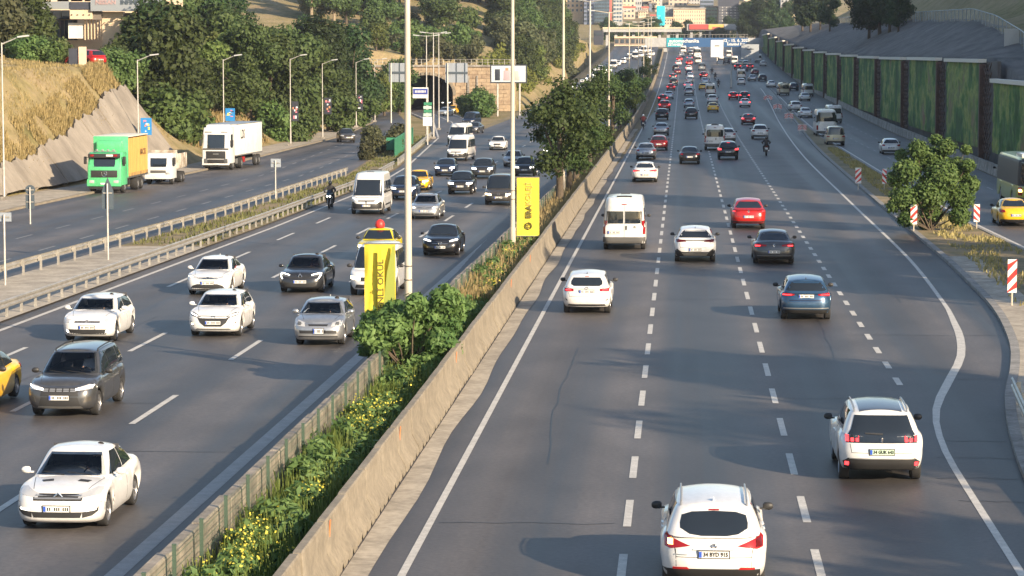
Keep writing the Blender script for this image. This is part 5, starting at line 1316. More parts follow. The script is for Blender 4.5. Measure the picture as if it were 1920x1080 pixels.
LEFTP = [(8, 378, 10.6), (260, 322, 9.6), (420, 297, 9.6), (545, 275, 9.6), (605, 262, 9.0), (668, 240, 9.0), (703, 230, 9.0)]
lp_lab = ['slim lamp post at the foot of the dry grass slope', 'slim lamp post behind the green lorry carrying a blue poster', 'slim lamp post behind the white lorry carrying a blue poster', 'slim lamp post in front of the big round leafy tree', 'slim lamp post with a patterned poster in front of the dark trees', 'thin lamp post in the shade of the dark trees', 'thin lamp post at the far bend of the frontage road']
LPOS = []
for (px, py, h), lb in zip(LEFTP, lp_lab):
    p = G(px, py); LPOS.append(p)
    lamp_post('lamp_post', p.x, p.y, h, .075, M_POLES, [(1, .5, 1.2)], lb, 'lamp posts along the frontage road', p.z+.1)
for (px, Y, h, lb) in ((800, 330, 12.5, 'first of three tall poles standing by the tunnel mouth'), (813, 322, 12.8, 'second of three tall poles standing by the tunnel mouth'), (823, 360, 13.0, 'third of three tall poles standing by the tunnel mouth')):
    p = AT(px, 260, Y); lamp_post('lamp_post', p.x, Y, h, .09, M_POLES, [(1, .1, 1.0), (-1, .1, 1.0)], lb, 'tall poles by the tunnel', zroad(p.x, Y))
# banners on the median posts
def banner(px0, px1, py0, py1, y, txts, mt, name, label, wrinkle=0, poleside=1):
    a, b = AT(px0, py0, y), AT(px1, py1, y); w, h = b.x-a.x, a.z-b.z
    o = empty(name, (a.x, y, b.z), label=label, cat='banner'); mb = MB(); P = []
    nx, nz = 25, 20
    for i in range(nx):
        u = i/(nx-1); row = []
        for j in range(nz):
            v = j/(nz-1); dy = .03*math.sin(v*3+u)
            if wrinkle: dy += wrinkle*(math.sin(u*17+v*2.5)*(1-u)*.9*max(0, v)+.6*math.sin((u*1.2+ (1-v)*.7)*13)*(1-.55*u))*(.25+.75*(1-abs(2*v-1)))
            row.append((u*w, dy, v*h))
        P.append(row)
    mb.grid(P); cl = mb.build('banner_cloth', mt, o, smooth=80)
    for z in (h+.02, -.02):
        mb = MB(); mb.tube((-.02, 0, z), (w+.02, 0, z), .022, n=6)
        if poleside > 0: mb.tube((w, 0, z), (w+.25, 0, z), .02, n=6)
        else: mb.tube((0, 0, z), (-.2, 0, z), .02, n=6)
        mb.build('bracket', M_SILV, o)
    return o, w, h
o, w, h = banner(683, 742, 458, 612, 76.6, None, M_YB, 'advertising_banner', 'wrinkled yellow banner reading GÜVENLİ OKUL hung on the big lamp post', .05)
# folded half of the cloth, its shade painted in as olive
mb = MB(); mb.poly([(w*.62, -.15, h*.05), (w*1.0, -.15, h*.02), (w*1.0, -.15, h*.985), (w*.92, -.15, h*.985), (w*.74, -.15, h*.66), (w*.64, -.15, h*.3)]); mb.build('banner_fold', M_YSHADE, o); mb = MB(); mb.grid([[(w*u, -.135-.01*(u > .5), h*v) for v in np.linspace(.04, .93, 8)] for u in (.44, .5, .56, .62, .66)]); mb.build('banner_cloth_front', M_YB, o)
t = link('lettering', text_mesh('GÜVENLİ OKUL', .30, M_BANK, bold=.004), o); t.location = (w*.55, -.150, h*.40); t.rotation_euler = (math.pi/2, -math.pi/2, 0); t.scale = (.93, .8, 1)
o, w, h = banner(969, 1011, 333, 442, 122.6, None, M_YB, 'advertising_banner', 'smooth yellow banner reading ERA KOLEJİ with a ring emblem', 0, -1)
t = link('lettering', text_mesh('ERA', .34, M_BANK, bold=.012, align='LEFT'), o); t.location = (w*.55, -.040, h*.30); t.rotation_euler = (math.pi/2, -math.pi/2, 0)
t = link('lettering', text_mesh('KOLEJİ', .34, M_BANP, align='LEFT'), o); t.location = (w*.55, -.040, h*.30+.60); t.rotation_euler = (math.pi/2, -math.pi/2, 0)
mb = MB()
for i in range(8):
    a, b = 2*math.pi*i/8, 2*math.pi*(i+1)/8; mb.tube((w*.53+.15*math.cos(a), -.038, h*.17+.15*math.sin(a)), (w*.53+.15*math.cos(b), -.038, h*.17+.15*math.sin(b)), .026, n=5)
for i in range(5):
    a, b = .6+i, 1.6+i; mb.tube((w*.53+.07*math.cos(a), -.038, h*.17+.07*math.sin(a)), (w*.53+.07*math.cos(b), -.038, h*.17+.07*math.sin(b)), .018, n=5)
mb.build('emblem', M_BANK, o)
banner(1091, 1103, 232, 300, 225, None, mat('banner_green', (.35, .45, .08), .7), 'advertising_banner', 'plain yellow green banner on the weathered grey lamp post', 0, 1)
def poster(px0, px1, py0, py1, p, cols, label):
    a, b = AT(px0, py0, p.y), AT(px1, py1, p.y); o = empty('poster', (a.x, p.y-.12, b.z), label=label, cat='poster', group='small posters on lamp posts'); w, h = b.x-a.x, a.z-b.z
    mb = MB(); mb.box((w/2, 0, h/2), (w, .05, h)); mb.build('board', cols[0], o); r = random.Random(px0)
    for i in range(9):
        mb = MB(); mb.box((w*r.uniform(.2, .8), -.03-.002*i, h*r.uniform(.12, .88)), (w*r.uniform(.12, .3), .006, h*r.uniform(.06, .16))); mb.build('print', cols[1+i % (len(cols)-1)], o)
PB = mat('poster_blue', (.02, .20, .50), .5); PP = mat('poster_pink', (.65, .20, .28), .5); PY = mat('poster_yellow', (.65, .60, .12), .5); PLB = mat('poster_pale', (.55, .65, .70), .5); PDB = mat('poster_dark', (.03, .035, .05), .5); POr = mat('poster_orange', (.55, .25, .14), .5)
poster(264, 285, 221, 253, LPOS[1], (PB, PLB, PP, PY, PB, POr), 'blue patterned poster above the green lorry'); poster(423, 441, 203, 227, LPOS[2], (PB, PLB, PP, PY, PDB), 'blue and yellow poster above the white lorry')
poster(547, 560, 190, 227, LPOS[3], (PDB, POr, PLB, PP), 'dark poster on the post before the round tree'); poster(608, 622, 183, 214, LPOS[4], (PDB, POr, PLB, PP), 'dark orange poster on the post before the dark trees'); poster(670, 681, 178, 207, LPOS[5], (PDB, PLB, PP), 'dim grey poster on the shaded post'); poster(704, 715, 168, 197, LPOS[6], (PDB, PLB), 'dark poster on the post at the far bend')
# sign posts (seen from behind)
def sign_back(px, py, top, shapes, label, m=M_SIGNBACK, pm=M_POLES):
    p = G(px, py); k = p.y/FPX; o = empty('road_sign', (p.x, p.y, p.z), label=label, cat='road sign', group='road signs seen from behind'); H = (py-top)*k
    mb = MB(); mb.tube((0, -.02, 0), (0, -.02, H), .045, n=8); mb.build('post', pm, o)
    for sh in shapes:
        mb = MB()
        pts = [((x-px)*k, (py-y)*k) for x, y in sh]
        mb.poly([(x, .05, z) for x, z in pts]); mb.poly([(x, .08, z) for x, z in reversed(pts)])
        n = len(pts)
        for i in range(n):
            (x0, z0), (x1, z1) = pts[i], pts[(i+1) % n]; mb.quad((x0, .05, z0), (x0, .08, z0), (x1, .08, z1), (x1, .05, z1))
        q = mb.build('sign_plate', m, o)
        zs_ = [z for x, z in pts]; xs_ = [x for x, z in pts]
        mb = MB(); mb.box((sum(xs_)/n, .03, (max(zs_)+min(zs_))/2), ((max(xs_)-min(xs_))*.8, .04, .06)); mb.build('sign_brace', M_GALV, q)
    return o
circ = lambda cx, cy, r: [(cx+r*math.cos(2*math.pi*i/16), cy+r*math.sin(2*math.pi*i/16)) for i in range(16)]
sign_back(203, 489, 342, [[(192, 390), (192, 356), (203, 330), (214, 356), (214, 390)]], 'tall arrow topped sign seen from behind on the verge')
sign_back(57, 420, 350, [circ(57, 355, 9.5), [(48, 365), (65, 365), (65, 391), (48, 391)]], 'round sign above a square plate seen from behind')
sign_back(517, 378, 300, [[(508, 313), (508, 297), (527, 297), (527, 313)]], 'small rectangular sign seen from behind beside the guard rail', M_SIGNL)
sign_back(10, 537, 400, [[(-12, 413), (-12, 396), (23, 396), (23, 413)]], 'pale rectangular sign seen from behind at the edge of the verge', M_SIGNL)
# big sign backs by the tunnel
def sign_board(px0, px1, py0, py1, Y, post_py, label, m=M_SIGNL, posts=1):
    a, b = AT(px0, py0, Y), AT(px1, py1, Y); zb_ = zroad(a.x, Y)-.3; w, h = b.x-a.x, a.z-b.z
    o = empty('direction_sign', (a.x, Y, zb_), label=label, cat='road sign', group='direction signs'); z0 = b.z-zb_
    for i in range(4):
        for j in range(2):
            mb = MB(); mb.box((w*(i+.5)/4, 0, z0+h*(j*.52+.24)), (w/4-.02, .05, h*.47)); mb.build('sign_panel', m, o)
    for xx in (w*.12, w*.5, w*.88):
        mb = MB(); mb.box((xx, -.08, z0+h/2), (.10, .10, h)); mb.build('sign_rib', M_SIGNBACK, o)
    mb = MB(); mb.box((w/2, -.1, z0+h*.5), (w, .10, .30)); mb.build('sign_beam', M_SIGNBACK, o)
    mb = MB(); mb.tube((w*.1, -.1, 0), (w*.1, -.1, z0+h), .12, n=8); mb.build('post', M_POLES, o)
    return o
sign_board(729, 770, 118, 154, 395, 222, 'back of the big blue grey direction sign behind the big lamp post'); sign_board(835, 877, 118, 155, 400, 222, 'back of the big blue grey direction sign beside the tunnel mouth')
# billboard by the tunnel: abstract picture in a dark frame
a, b = AT(919, 121, 440), AT(988, 156, 440); w, h = b.x-a.x, a.z-b.z; zt_ = terrain_z(a.x+2, 440)
o = empty('billboard', (a.x, 440, zt_), label='framed billboard with pale figures standing beside the tunnel portal', cat='billboard'); z0 = b.z-zt_
mb = MB(); mb.box((w/2, .1, z0+h/2), (w, .25, h)); mb.build('frame', PDB, o); r = random.Random(4)
mb = MB(); mb.box((w/2, -.04, z0+h/2), (w-.4, .05, h-.4)); mb.build('poster_sheet', mat('poster_sky', (.50, .56, .60), .5), o)
for i, (u, v, du, dv, m) in enumerate(((.2, .45, .14, .6, PDB), (.33, .5, .12, .5, PLB), (.45, .42, .18, .55, mat('poster_mauve', (.42, .33, .36), .6)), (.46, .75, .08, .14, POr), (.7, .4, .2, .5, mat('poster_grey', (.4, .42, .40), .6)), (.85, .5, .16, .3, PLB))):
    mb = MB(); rbox(mb, (u*w, -.075-.004*i, z0+v*h), (du*w, .02, dv*h), .3); mb.build('figure_print', m, o, smooth=40)
for xx in (.2, .8):
    mb = MB(); mb.tube((w*xx, .2, -.5), (w*xx, .2, z0), .15, n=8); mb.build('post', M_POLES, o)
# blue and white sign, green roadside signs near the tunnel poles
a, b = AT(774, 164, 330), AT(803, 184, 330); w, h = b.x-a.x, a.z-b.z; gz = zroad(a.x, 330)
o = empty('shop_sign', (a.x, 330, gz), label='white sign with a blue lettered band hanging by the tunnel poles', cat='sign'); mb = MB(); mb.box((w/2, 0, b.z-gz+h/2), (w, .2, h)); mb.build('board', M_WHITE, o); mb = MB(); mb.box((w/2, -.11, b.z-gz+h*.62), (w*.94, .03, h*.55)); mb.build('blue_band', mat('sign_blue', (.04, .06, .30), .5), o)
mb = MB()
for i in range(8): mb.box((w*(.18+.09*i), -.135, b.z-gz+h*.62), (w*.05, .02, h*.22))
q = mb.build('lettering', M_WHITE, o); q['kind'] = 'stuff'
mb = MB(); mb.tube((w*.95, .1, 0), (w*.95, .1, b.z-gz+h), .1, n=8); mb.build('post', M_POLES, o)
a, b = AT(793, 190, 300), AT(810, 236, 300); w, h = b.x-a.x, a.z-b.z; gz = zroad(a.x, 300)
o = empty('direction_sign', (a.x, 300, gz), label='narrow green over white sign board in front of the tunnel poles', cat='road sign', group='direction signs'); mb = MB(); mb.box((w/2, 0, b.z-gz+h*.18), (w, .08, h*.36)); mb.build('white_board', M_WHITE, o)
GS = mat('sign_green', (.04, .22, .12), .5)
for i in range(4):
    mb = MB(); mb.box((w*.5+.05*(i % 2), 0, b.z-gz+h*(.45+.15*i)), (w*.9, .08, h*.12)); q = mb.build('green_board', mat('sign_pale_green', (.42, .58, .50), .5) if i % 2 == 0 else GS, o)
mb = MB(); mb.tube((w*.5, .1, 0), (w*.5, .1, b.z-gz+h), .07, n=8); mb.build('post', M_POLES, o)
# green hoarding panels on the verge
gp = empty('hoarding', (0, 0, 0), label='row of green hoarding panels on the verge before the tunnel', cat='hoarding')
for i in range(7):
    y0 = 262+i*6; x0 = leftedge(y0)-1.5; x1 = leftedge(y0+5.8)-1.5; z = zroad(x0, y0)
    mb = MB(); mb.quad((x0, y0, z), (x1, y0+5.8, z), (x1, y0+5.8, z+1.9), (x0, y0, z+1.9)); mb.quad((x0-.06, y0, z), (x0-.06, y0, z+1.9), (x1-.06, y0+5.8, z+1.9), (x1-.06, y0+5.8, z)); mb.quad((x0, y0, z+1.9), (x1, y0+5.8, z+1.9), (x1-.06, y0+5.8, z+1.9), (x0-.06, y0, z+1.9)); mb.build('panel', GS, gp)
a = G(733, 288); o = empty('road_sign', (a.x, a.y, a.z), label='small green square sign on the verge beside the tunnel road', cat='road sign'); mb = MB(); mb.box((0, 0, 1.0), (1.0, .06, 1.3)); mb.build('board', GS, o); mb = MB(); mb.tube((0, .05, 0), (0, .05, 1.6), .04); mb.build('post', M_POLES, o)
# red and white hazard markers
def hazard(px, py, top, wpx, label, lean=1, post=True):
    p = G(px, py); k = p.y/FPX; H = (py-top)*k; w = wpx*k; bh = H*.70; o = empty('hazard_marker', (p.x, p.y, p.z+.05), label=label, cat='hazard marker', group='red and white hazard markers')
    mb = MB(); mb.tube((0, .03, 0), (0, .03, H*.9), .035, n=6); mb.build('post', M_POLE, o)
    n = 5; sh = w*.55*lean
    for i in range(-1, n+1):
        z0, z1 = H-bh+bh*i/n, H-bh+bh*(i+1)/n; lo, hi = H-bh, H
        def zc(z): return min(hi, max(lo, z))
        pts = [(-w/2, zc(z0-sh)), (w/2, zc(z0+sh)), (w/2, zc(z1+sh)), (-w/2, zc(z1-sh))]
        if max(q[1] for q in pts)-min(q[1] for q in pts) < .02: continue
        mb = MB(); mb.poly([(x, -.012, z) for x, z in pts]); mb.poly([(x, .012, z) for x, z in reversed(pts)])
        for q in range(4):
            (xa, za), (xb, zb2) = pts[q], pts[(q+1) % 4]; mb.quad((xa, -.012, za), (xa, .012, za), (xb, .012, zb2), (xb, -.012, zb2))
        mb.build('stripe', M_RED if i % 2 == 0 else M_WHITE, o)
HZ = [(1897, 578, 489, 17, 'big red and white hazard marker at the bend of the kerb', 1), (1713, 438, 386, 12, 'red and white hazard marker in front of the round bush, carriageway side', 1), (1831, 432, 385, 11, 'red and white hazard marker beside the round bush, slip road side', -1), (1609, 358, 316, 11, 'red and white hazard marker standing alone on the verge before the bush', 1), (1658, 358, 318, 8, 'red and white hazard marker half hidden behind the bush', -1)]
for a in HZ: hazard(*a)
for i, (px, py) in enumerate(((1504, 252), (1479, 229), (1458, 210), (1440, 192))):
    for s_, dx in ((1, -4.5), (-1, 4.5)): hazard(px+dx, py, py-19+i*2, 7, ['pair of hazard boards closest to the bus, ', 'second pair of hazard boards up the verge, ', 'third pair of hazard boards up the verge, ', 'last pair of hazard boards where the verge ends, '][i]+('carriageway half' if s_ > 0 else 'slip road half'), s_)
# ================================================================== STRUCTURES
M_STONE = mat('portal_stone', (.40, .31, .21), .9, col2=(.26, .19, .13), vscale=.9, world=True, bump=.5, bscale=3); M_TUNDARK = mat('tunnel_lining', (.03, .03, .03), .95)  # near-black lining colour paints in the darkness of the tunnel mouth
# --- tunnel portal
px0, px1 = -62.0, -30.0; PYY = 480.5
o = empty('tunnel_portal', (0, 0, 0), label='stone tunnel portal with a dark arched mouth below the dry hillside', cat='tunnel'); TC = -46.0; TW = 4.7; z0 = -1.3
mb = MB(); n = 20; arch = [(TC+TW*math.cos(math.pi*i/n), z0+3.4+3.3*math.sin(math.pi*i/n)) for i in range(n+1)]; full = [(TC+TW, z0)]+arch+[(TC-TW, z0)]
def wallring(mb, y0, y1):
    outer = [(px1, z0)]+[(lerp(px1, px0, i/n), 6.9) for i in range(n+1)]+[(px0, z0)]
    for i in range(len(full)-1):
        a, b, c, d = full[i], full[i+1], outer[i+1], outer[i]
        mb.quad((a[0], y0, a[1]), (d[0], y0, d[1]), (c[0], y0, c[1]), (b[0], y0, b[1]))
    mb.quad((px1, y0, 6.9), (px1, y1, 6.9), (px0, y1, 6.9), (px0, y0, 6.9)); mb.quad((px1, y0, z0), (px1, y1, z0), (px1, y1, 6.9), (px1, y0, 6.9))
wallring(mb, PYY-.6, PYY+1.0); mb.build('portal_wall', M_STONE, o)
# voussoir stones
vm = MB(); vm.box((0, 0, 0), (.55, .30, .52)); vm = vm.mesh('arch_stone', M_CONC)
for i in range(21):
    a = math.pi*(i+.0)/20; link('arch_stone', vm, o, loc=(TC+(TW+.28)*math.cos(a), PYY-.66, z0+3.4+(3.3+.28)*math.sin(a)), rot=(0, -a+math.pi/2 if False else -a, 0))
sm = MB(); sm.box((0, 0, 0), (1.5, .12, .62)); sm = sm.mesh('wall_stone', M_STONE); r = random.Random(9)
for j in range(12):
    for i in range(21):
        x = -61+i*1.56+(.7 if j % 2 else 0); z = z0+.4+j*.67
        if abs(x-TC) < TW+1.2 and z < z0+3.4+3.9*math.sqrt(max(0, 1-((x-TC)/(TW+1.3))**2)): continue
        if x > px1-.8: continue
        link('wall_stone', sm, o, loc=(x, PYY-.62-r.uniform(0, .05), z), rot=(0, 0, r.uniform(-.01, .01)))
mb = MB(); mb.box(((px0+px1)/2, PYY-.3, 7.05), (px1-px0+.4, 1.3, .35)); mb.build('coping', M_CONCD, o)
mb = MB(); mb.grid([[(x, PYY+1+k*10, z) for (x, z) in full] for k in range(5)]); mb.quad((TC-TW, PYY+41, z0), (TC+TW, PYY+41, z0), (TC+TW, PYY+41, 6), (TC-TW, PYY+41, 6)); mb.build('lining', M_TUNDARK, o)
mb = MB(); mb.box((TC, PYY+21, 6.6), (12.2, 43, .5)); tag(mb.build('terrain_cap', M_HILL), kind='structure')
rl = MB()
for i in range(33): rl.tube((px0+i, PYY-.5, 7.2), (px0+i, PYY-.5, 8.2), .04, n=5)
for z in (7.7, 8.2): rl.tube((px0, PYY-.5, z), (px1, PYY-.5, z), .04, n=5)
rl.build('railing', M_GALV, o)
mb = MB(); mb.box((-38.5, PYY-.8, 3.6), (.4, .2, 3.4)); mb.box((-36.9, PYY-.8, 3.6), (.25, .2, 3.4)); mb.build('drain_pipe', M_CONCD, o)
# --- concrete slabs on the cut slope
sl = empty('slope_lining', (0, 0, 0), label='sloping concrete slabs lining the cut below the dry grass', cat='retaining slope')
M_SLAB = mat('slope_concrete', (.30, .265, .22), .92, col2=(.19, .165, .135), vscale=.35, vstretch=(1, 1, .6), world=True, bump=.35, bscale=5)
r = random.Random(2); y = 164.0; i = 0
while y < 236:
    w = r.uniform(6.5, 9.5); off = r.uniform(-.06, .1); TT = [(150, .10), (180, .17), (196, .28), (210, .44), (221, .58), (232, .74), (245, .8), (262, .6)]
    P = []; ny = 12
    for a in range(ny+1):
        yy = y+.12+(w-.24)*a/ny; xt = left_toe(yy); zt0 = zroad(xt, yy); c = crest(yy); row = []
        tt = interp(TT, yy)+.016*math.sin(yy*.45)+.014*math.sin(yy*1.6+1)+.010*math.sin(yy*3.7)
        for k in range(7):
            u = tt*k/6; row.append((xt-6.4*u+.35-.0*u, yy, zt0+c*u+.42+off+.03*math.sin(k*2+yy)))
        P.append(row)
    mb = MB(); mb.grid(P)
    q = [[(p[0]-.25, p[1], p[2]-.25) for p in row] for row in P]
    for row, rw in ((P[0], q[0]), (P[-1], q[-1])): mb.grid([row, rw])
    mb.grid([[a[-1] for a in P], [a[-1] for a in q]]); mb.build('slope_slab', M_SLAB, sl, smooth=30); y += w; i += 1
# --- planted panels of the retaining wall at the slip road
def leafwall(seed):
    m = bpy.data.materials.new('planted_panel'); m.use_nodes = True; nt = m.node_tree; b = nt.nodes['Principled BSDF']; b.inputs['Roughness'].default_value = .9
    g = N(nt, 'ShaderNodeNewGeometry'); mp = N(nt, 'ShaderNodeMapping'); mp.inputs['Scale'].default_value = (1, .17, .10); nt.links.new(g.outputs['Position'], mp.inputs[0])
    n = N(nt, 'ShaderNodeTexNoise'); n.inputs['Scale'].default_value = 1.5; n.inputs['Detail'].default_value = 8; n.inputs['Roughness'].default_value = .7; nt.links.new(mp.outputs[0], n.inputs[0])
    rp = N(nt, 'ShaderNodeValToRGB'); e = rp.color_ramp.elements; e[0].position = .42; e[0].color = (.035, .09, .022, 1); e[1].position = .63; e[1].color = (.22, .15, .085, 1)
    x = e.new(.49); x.color = (.06, .15, .03, 1); x = e.new(.545); x.color = (.24, .28, .07, 1); x = e.new(.58); x.color = (.12, .17, .05, 1)
    n2 = N(nt, 'ShaderNodeTexNoise'); n2.inputs['Scale'].default_value = .28; n2.inputs['Detail'].default_value = 5; mp2 = N(nt, 'ShaderNodeMapping'); mp2.inputs['Scale'].default_value = (1, .55, .9); nt.links.new(g.outputs['Position'], mp2.inputs[0]); nt.links.new(mp2.outputs[0], n2.inputs[0])
    mf = N(nt, 'ShaderNodeMix', data_type='FLOAT'); mf.inputs[0].default_value = .55; nt.links.new(n.outputs[0], mf.inputs[2]); nt.links.new(n2.outputs[0], mf.inputs[3])
    nt.links.new(mf.outputs[0], rp.inputs[0]); nt.links.new(rp.outputs[0], b.inputs['Base Color']); return m
M_LW = leafwall(1); M_CORT = mat('corten_steel', (.085, .045, .034), .8, var=.35, vscale=1.0, world=True)
gw = empty('planted_wall', (0, 0, 0), label='retaining wall of planted green panels with rusty posts and white caps', cat='green wall'); WX = 26.4
edges = [196, 228, 268, 312, 356, 400, 444, 488, 534, 582, 634, 690, 750, 815, 880]
r = random.Random(8)
def wtop(Y): return (zR(Y) if Y > 300 else 0)+right_wall(Y)-.2
for i in range(len(edges)-1):
    ya, yb = edges[i]+8, edges[i+1]-1.2; zt_ = wtop((ya+yb)/2)+(-.0 if i else .0); zb_ = zroad(20, ya)
    if i == 0: zt_ = 7.0
    nz, ny = 28, 60; P = []
    for a in range(ny+1):
        yy = lerp(ya, yb, a/ny); row = []
        for k in range(nz+1):
            z = lerp(zb_+1.0, zt_-.15, k/nz); row.append((WX-.35-.16*mnoise.noise(Vector((yy*.9, z*.7, i)))-.10*mnoise.noise(Vector((yy*2.9, z*2.2, i+9))), yy, z))
        P.append(row)
    mb = MB(); mb.grid(P); mb.build('planted_panel', M_LW, gw, smooth=180)
    mb = MB(); mb.box((WX-.3, (ya+yb)/2, zt_+.02), (.75, yb-ya, .32)); mb.build('panel_cap', mat('cap_pale', (.62, .59, .52), .7), gw)
    mb = MB(); mb.box((WX-.35, ya-.6, (zb_+zt_)/2-.3), (.5, .9, zt_-zb_+.1)); mb.build('rusty_post', M_CORT, gw)
    if i < 9:
        mb = MB(); k = 0; z = zb_+.6
        while z < zt_-.4:
            for q in range(3): mb.box((WX-.3+.02*q, ya-6.4+q*1.9+.9*(k % 2), z), (.06, 1.6, .12), rx=.4 if k % 2 else -.4)
            z += .42; k += 1
        q = mb.build('rusty_lattice', M_CORT, gw); q['kind'] = 'stuff'
    mb = MB(); mb.box((WX+.25, (edges[i]+edges[i+1])/2, (zb_+zt_)/2), (.3, edges[i+1]-edges[i], zt_-zb_)); mb.build('backing_wall', M_SHOT, gw)
# railing along the path above
rg = empty('path_railing', (0, 0, 0), label='grey mesh railing along the path above the planted wall', cat='railing'); y = 236
M_RAIL = mat('railing_grey', (.24, .27, .30), .5, .4); 
def mesh_alpha():
    m = bpy.data.materials.new('railing_mesh'); m.use_nodes = True; b = m.node_tree.nodes['Principled BSDF']; b.inputs['Base Color'].default_value = (.16, .18, .20, 1); b.inputs['Alpha'].default_value = .45; return m
M_RM = mesh_alpha(); pts = []
while y < 960: pts.append((interp(PATHX, y)-.2, y, interp(PATHZ, y)+.0)); y += 6 if y < 500 else 14
for a, b in zip(pts, pts[1:]):
    mb = MB(); mb.quad((a[0], a[1], a[2]-.3), (b[0], b[1], b[2]-.3), (b[0], b[1], b[2]+1.3), (a[0], a[1], a[2]+1.3)); mb.build('mesh_panel', M_RM, rg)
    mb = MB(); mb.tube((a[0], a[1], a[2]+1.32), (b[0], b[1], b[2]+1.32), .05, n=5); mb.tube((a[0], a[1], a[2]-.4), (a[0], a[1], a[2]+1.35), .05, n=5); mb.build('rail', M_RAIL, rg)
o = empty('notice_board', (interp(PATHX, 268)-.9, 268, interp(PATHZ, 268)), label='small pale notice board fixed to the path railing', cat='sign'); mb = MB(); mb.box((0, 0, .4), (1.5, .08, 1.9)); mb.build('board', mat('board_pale', (.40, .40, .38), .6), o); mb = MB(); mb.tube((0, .1, -1), (0, .1, 1.3), .05); mb.build('post', M_POLES, o)
# --- facade helper: walls with real window openings as separate panes
M_WIN = mat('window_glass', (.05, .065, .085), .12, spec=.6); M_WFR = mat('window_frame', (.45, .43, .40), .6)
def block(name, x0, x1, y, zb_, zt_, depth, m, nx, nz, label, win=(.55, .55), roof=None, wm=None, bands=None, group='buildings on the far hill', cat='building', zpad=(.06, .06), vertical=None):
    o = empty(name, ((x0+x1)/2, y, zb_), label=label, cat=cat, group=group); w, h = x1-x0, zt_-zb_
    mb = MB(); mb.box((0, depth/2, h/2-6), (w, depth, h+12)); mb.build('wall', m, o)
    mb = MB(); mb.box((0, depth/2, h+.25), (w+.8, depth+.8, .7)); mb.build('roof', roof or M_CONCD, o)
    cw, ch = w/nx, h*(1-zpad[0]-zpad[1])/nz
    if bands:
        for j in range(nz):
            mb = MB(); mb.box((0, -.06, h*zpad[0]+ch*(j+.5)), (w*.96, .16, ch*win[1])); f = mb.build('window', bands, o)
            mb = MB()
            for i in range(nx): mb.box((-w/2+cw*(i+.5), -.16, h*zpad[0]+ch*(j+.5)), (cw*.86, .04, ch*win[1]*.8))
            mb.build('pane', wm or M_WIN, f)
    else:
        pm_ = MB(); pm_.box((0, 0, 0), (cw*win[0], .12, ch*win[1])); pm_ = pm_.mesh('window', M_WFR); gm = MB(); gm.box((0, -.07, 0), (cw*win[0]*.8, .06, ch*win[1]*.85)); gm = gm.mesh('pane', wm or M_WIN)
        for j in range(nz):
            for i in range(nx):
                f = link('window', pm_, o, loc=(-w/2+cw*(i+.5), -.03, h*zpad[0]+ch*(j+.5))); link('pane', gm, f)
    if vertical:
        for i in range(nx+1):
            mb = MB(); mb.box((-w/2+cw*i, -.12, h/2), (cw*.14, .3, h*.98)); mb.build('pilaster', vertical, o)
    return o
C_CREAM = mat('render_cream', (.62, .50, .36), .85, var=.1, vscale=.2); C_PINK = mat('render_pink', (.55, .42, .33), .85, var=.1, vscale=.2); C_ORNG = mat('render_orange', (.60, .42, .26), .85, var=.1, vscale=.2); C_GLASS = mat('office_glass', (.10, .15, .21), .15, .2, var=.3, vscale=.4); C_GGLASS = mat('green_glass', (.12, .20, .20), .2, .2, var=.25, vscale=.3); C_DARK = mat('dark_cladding', (.05, .055, .075), .4, var=.2, vscale=.3)
C_GREY = mat('render_grey', (.36, .37, .38), .85, var=.12, vscale=.2); C_WHITE = mat('render_white', (.68, .66, .62), .8, var=.08, vscale=.2); C_BLUEG = mat('blue_grey_panel', (.16, .19, .27), .5, var=.2, vscale=.3); C_RED = mat('red_panel', (.45, .12, .10), .6); C_TURQ = mat('turquoise_sheet', (.02, .48, .60), .5, var=.15, vscale=.15)
def city_block(name, px0, px1, py0, py1, Y, depth, m, nx, nz, label, **k):
    a, b = AT(px0, py0, Y), AT(px1, py1, Y); return block(name, a.x, b.x, Y, b.z, a.z, depth, m, nx, nz, label, **k)
city_block('apartment_block', 1062, 1094, -14, 26, 1250, 14, C_ORNG, 4, 4, 'orange apartment block peeping over the wooded hill')
city_block('office_building', 1095, 1112, -12, 46, 1240, 16, C_BLUEG, 3, 7, 'blue grey office slab beside the wooded hill', bands=C_BLUEG)
city_block('office_building', 1113, 1143, -12, 48, 1260, 20, C_GLASS, 6, 8, 'bluish glass office building behind the lamp posts', bands=C_GLASS)
o = city_block('apartment_block', 1150, 1166, -12, 46, 1230, 14, C_GREY, 3, 7, 'narrow block with white floor bands and a red edge', bands=C_WHITE, wm=C_GLASS, win=(.7, .75))
mb = MB(); mb.box((-3.2, -.3, 8), (1.0, .8, 22)); mb.build('red_edge', C_RED, o)
city_block('apartment_block', 1168, 1190, -14, 17, 1420, 14, C_CREAM, 3, 3, 'cream apartment block with small square windows behind the striped block'); city_block('apartment_block', 1169, 1190, 14, 36, 1300, 12, C_PINK, 3, 2, 'low pinkish house with a terracotta roof', roof=C_RED)
for i, (a, b, c, d, m, lb) in enumerate(((1191, 1203, -12, 34, C_GREY, 'dim grey block in the shade behind the trees'), (1204, 1216, 3, 38, C_WHITE, 'small white house among the grey roofs'), (1217, 1229, 6, 44, C_BLUEG, 'slate coloured block left of the turquoise sheet'), (1205, 1222, -16, 6, C_ORNG, 'tan block with brown roof high on the hill'), (1222, 1240, -16, 12, C_CREAM, 'pale yellow block high on the hill behind the turquoise sheet'))):
    city_block('apartment_block', a, b, c, d, 1380+(i % 2)*90, 12, m, 3, 4, lb)
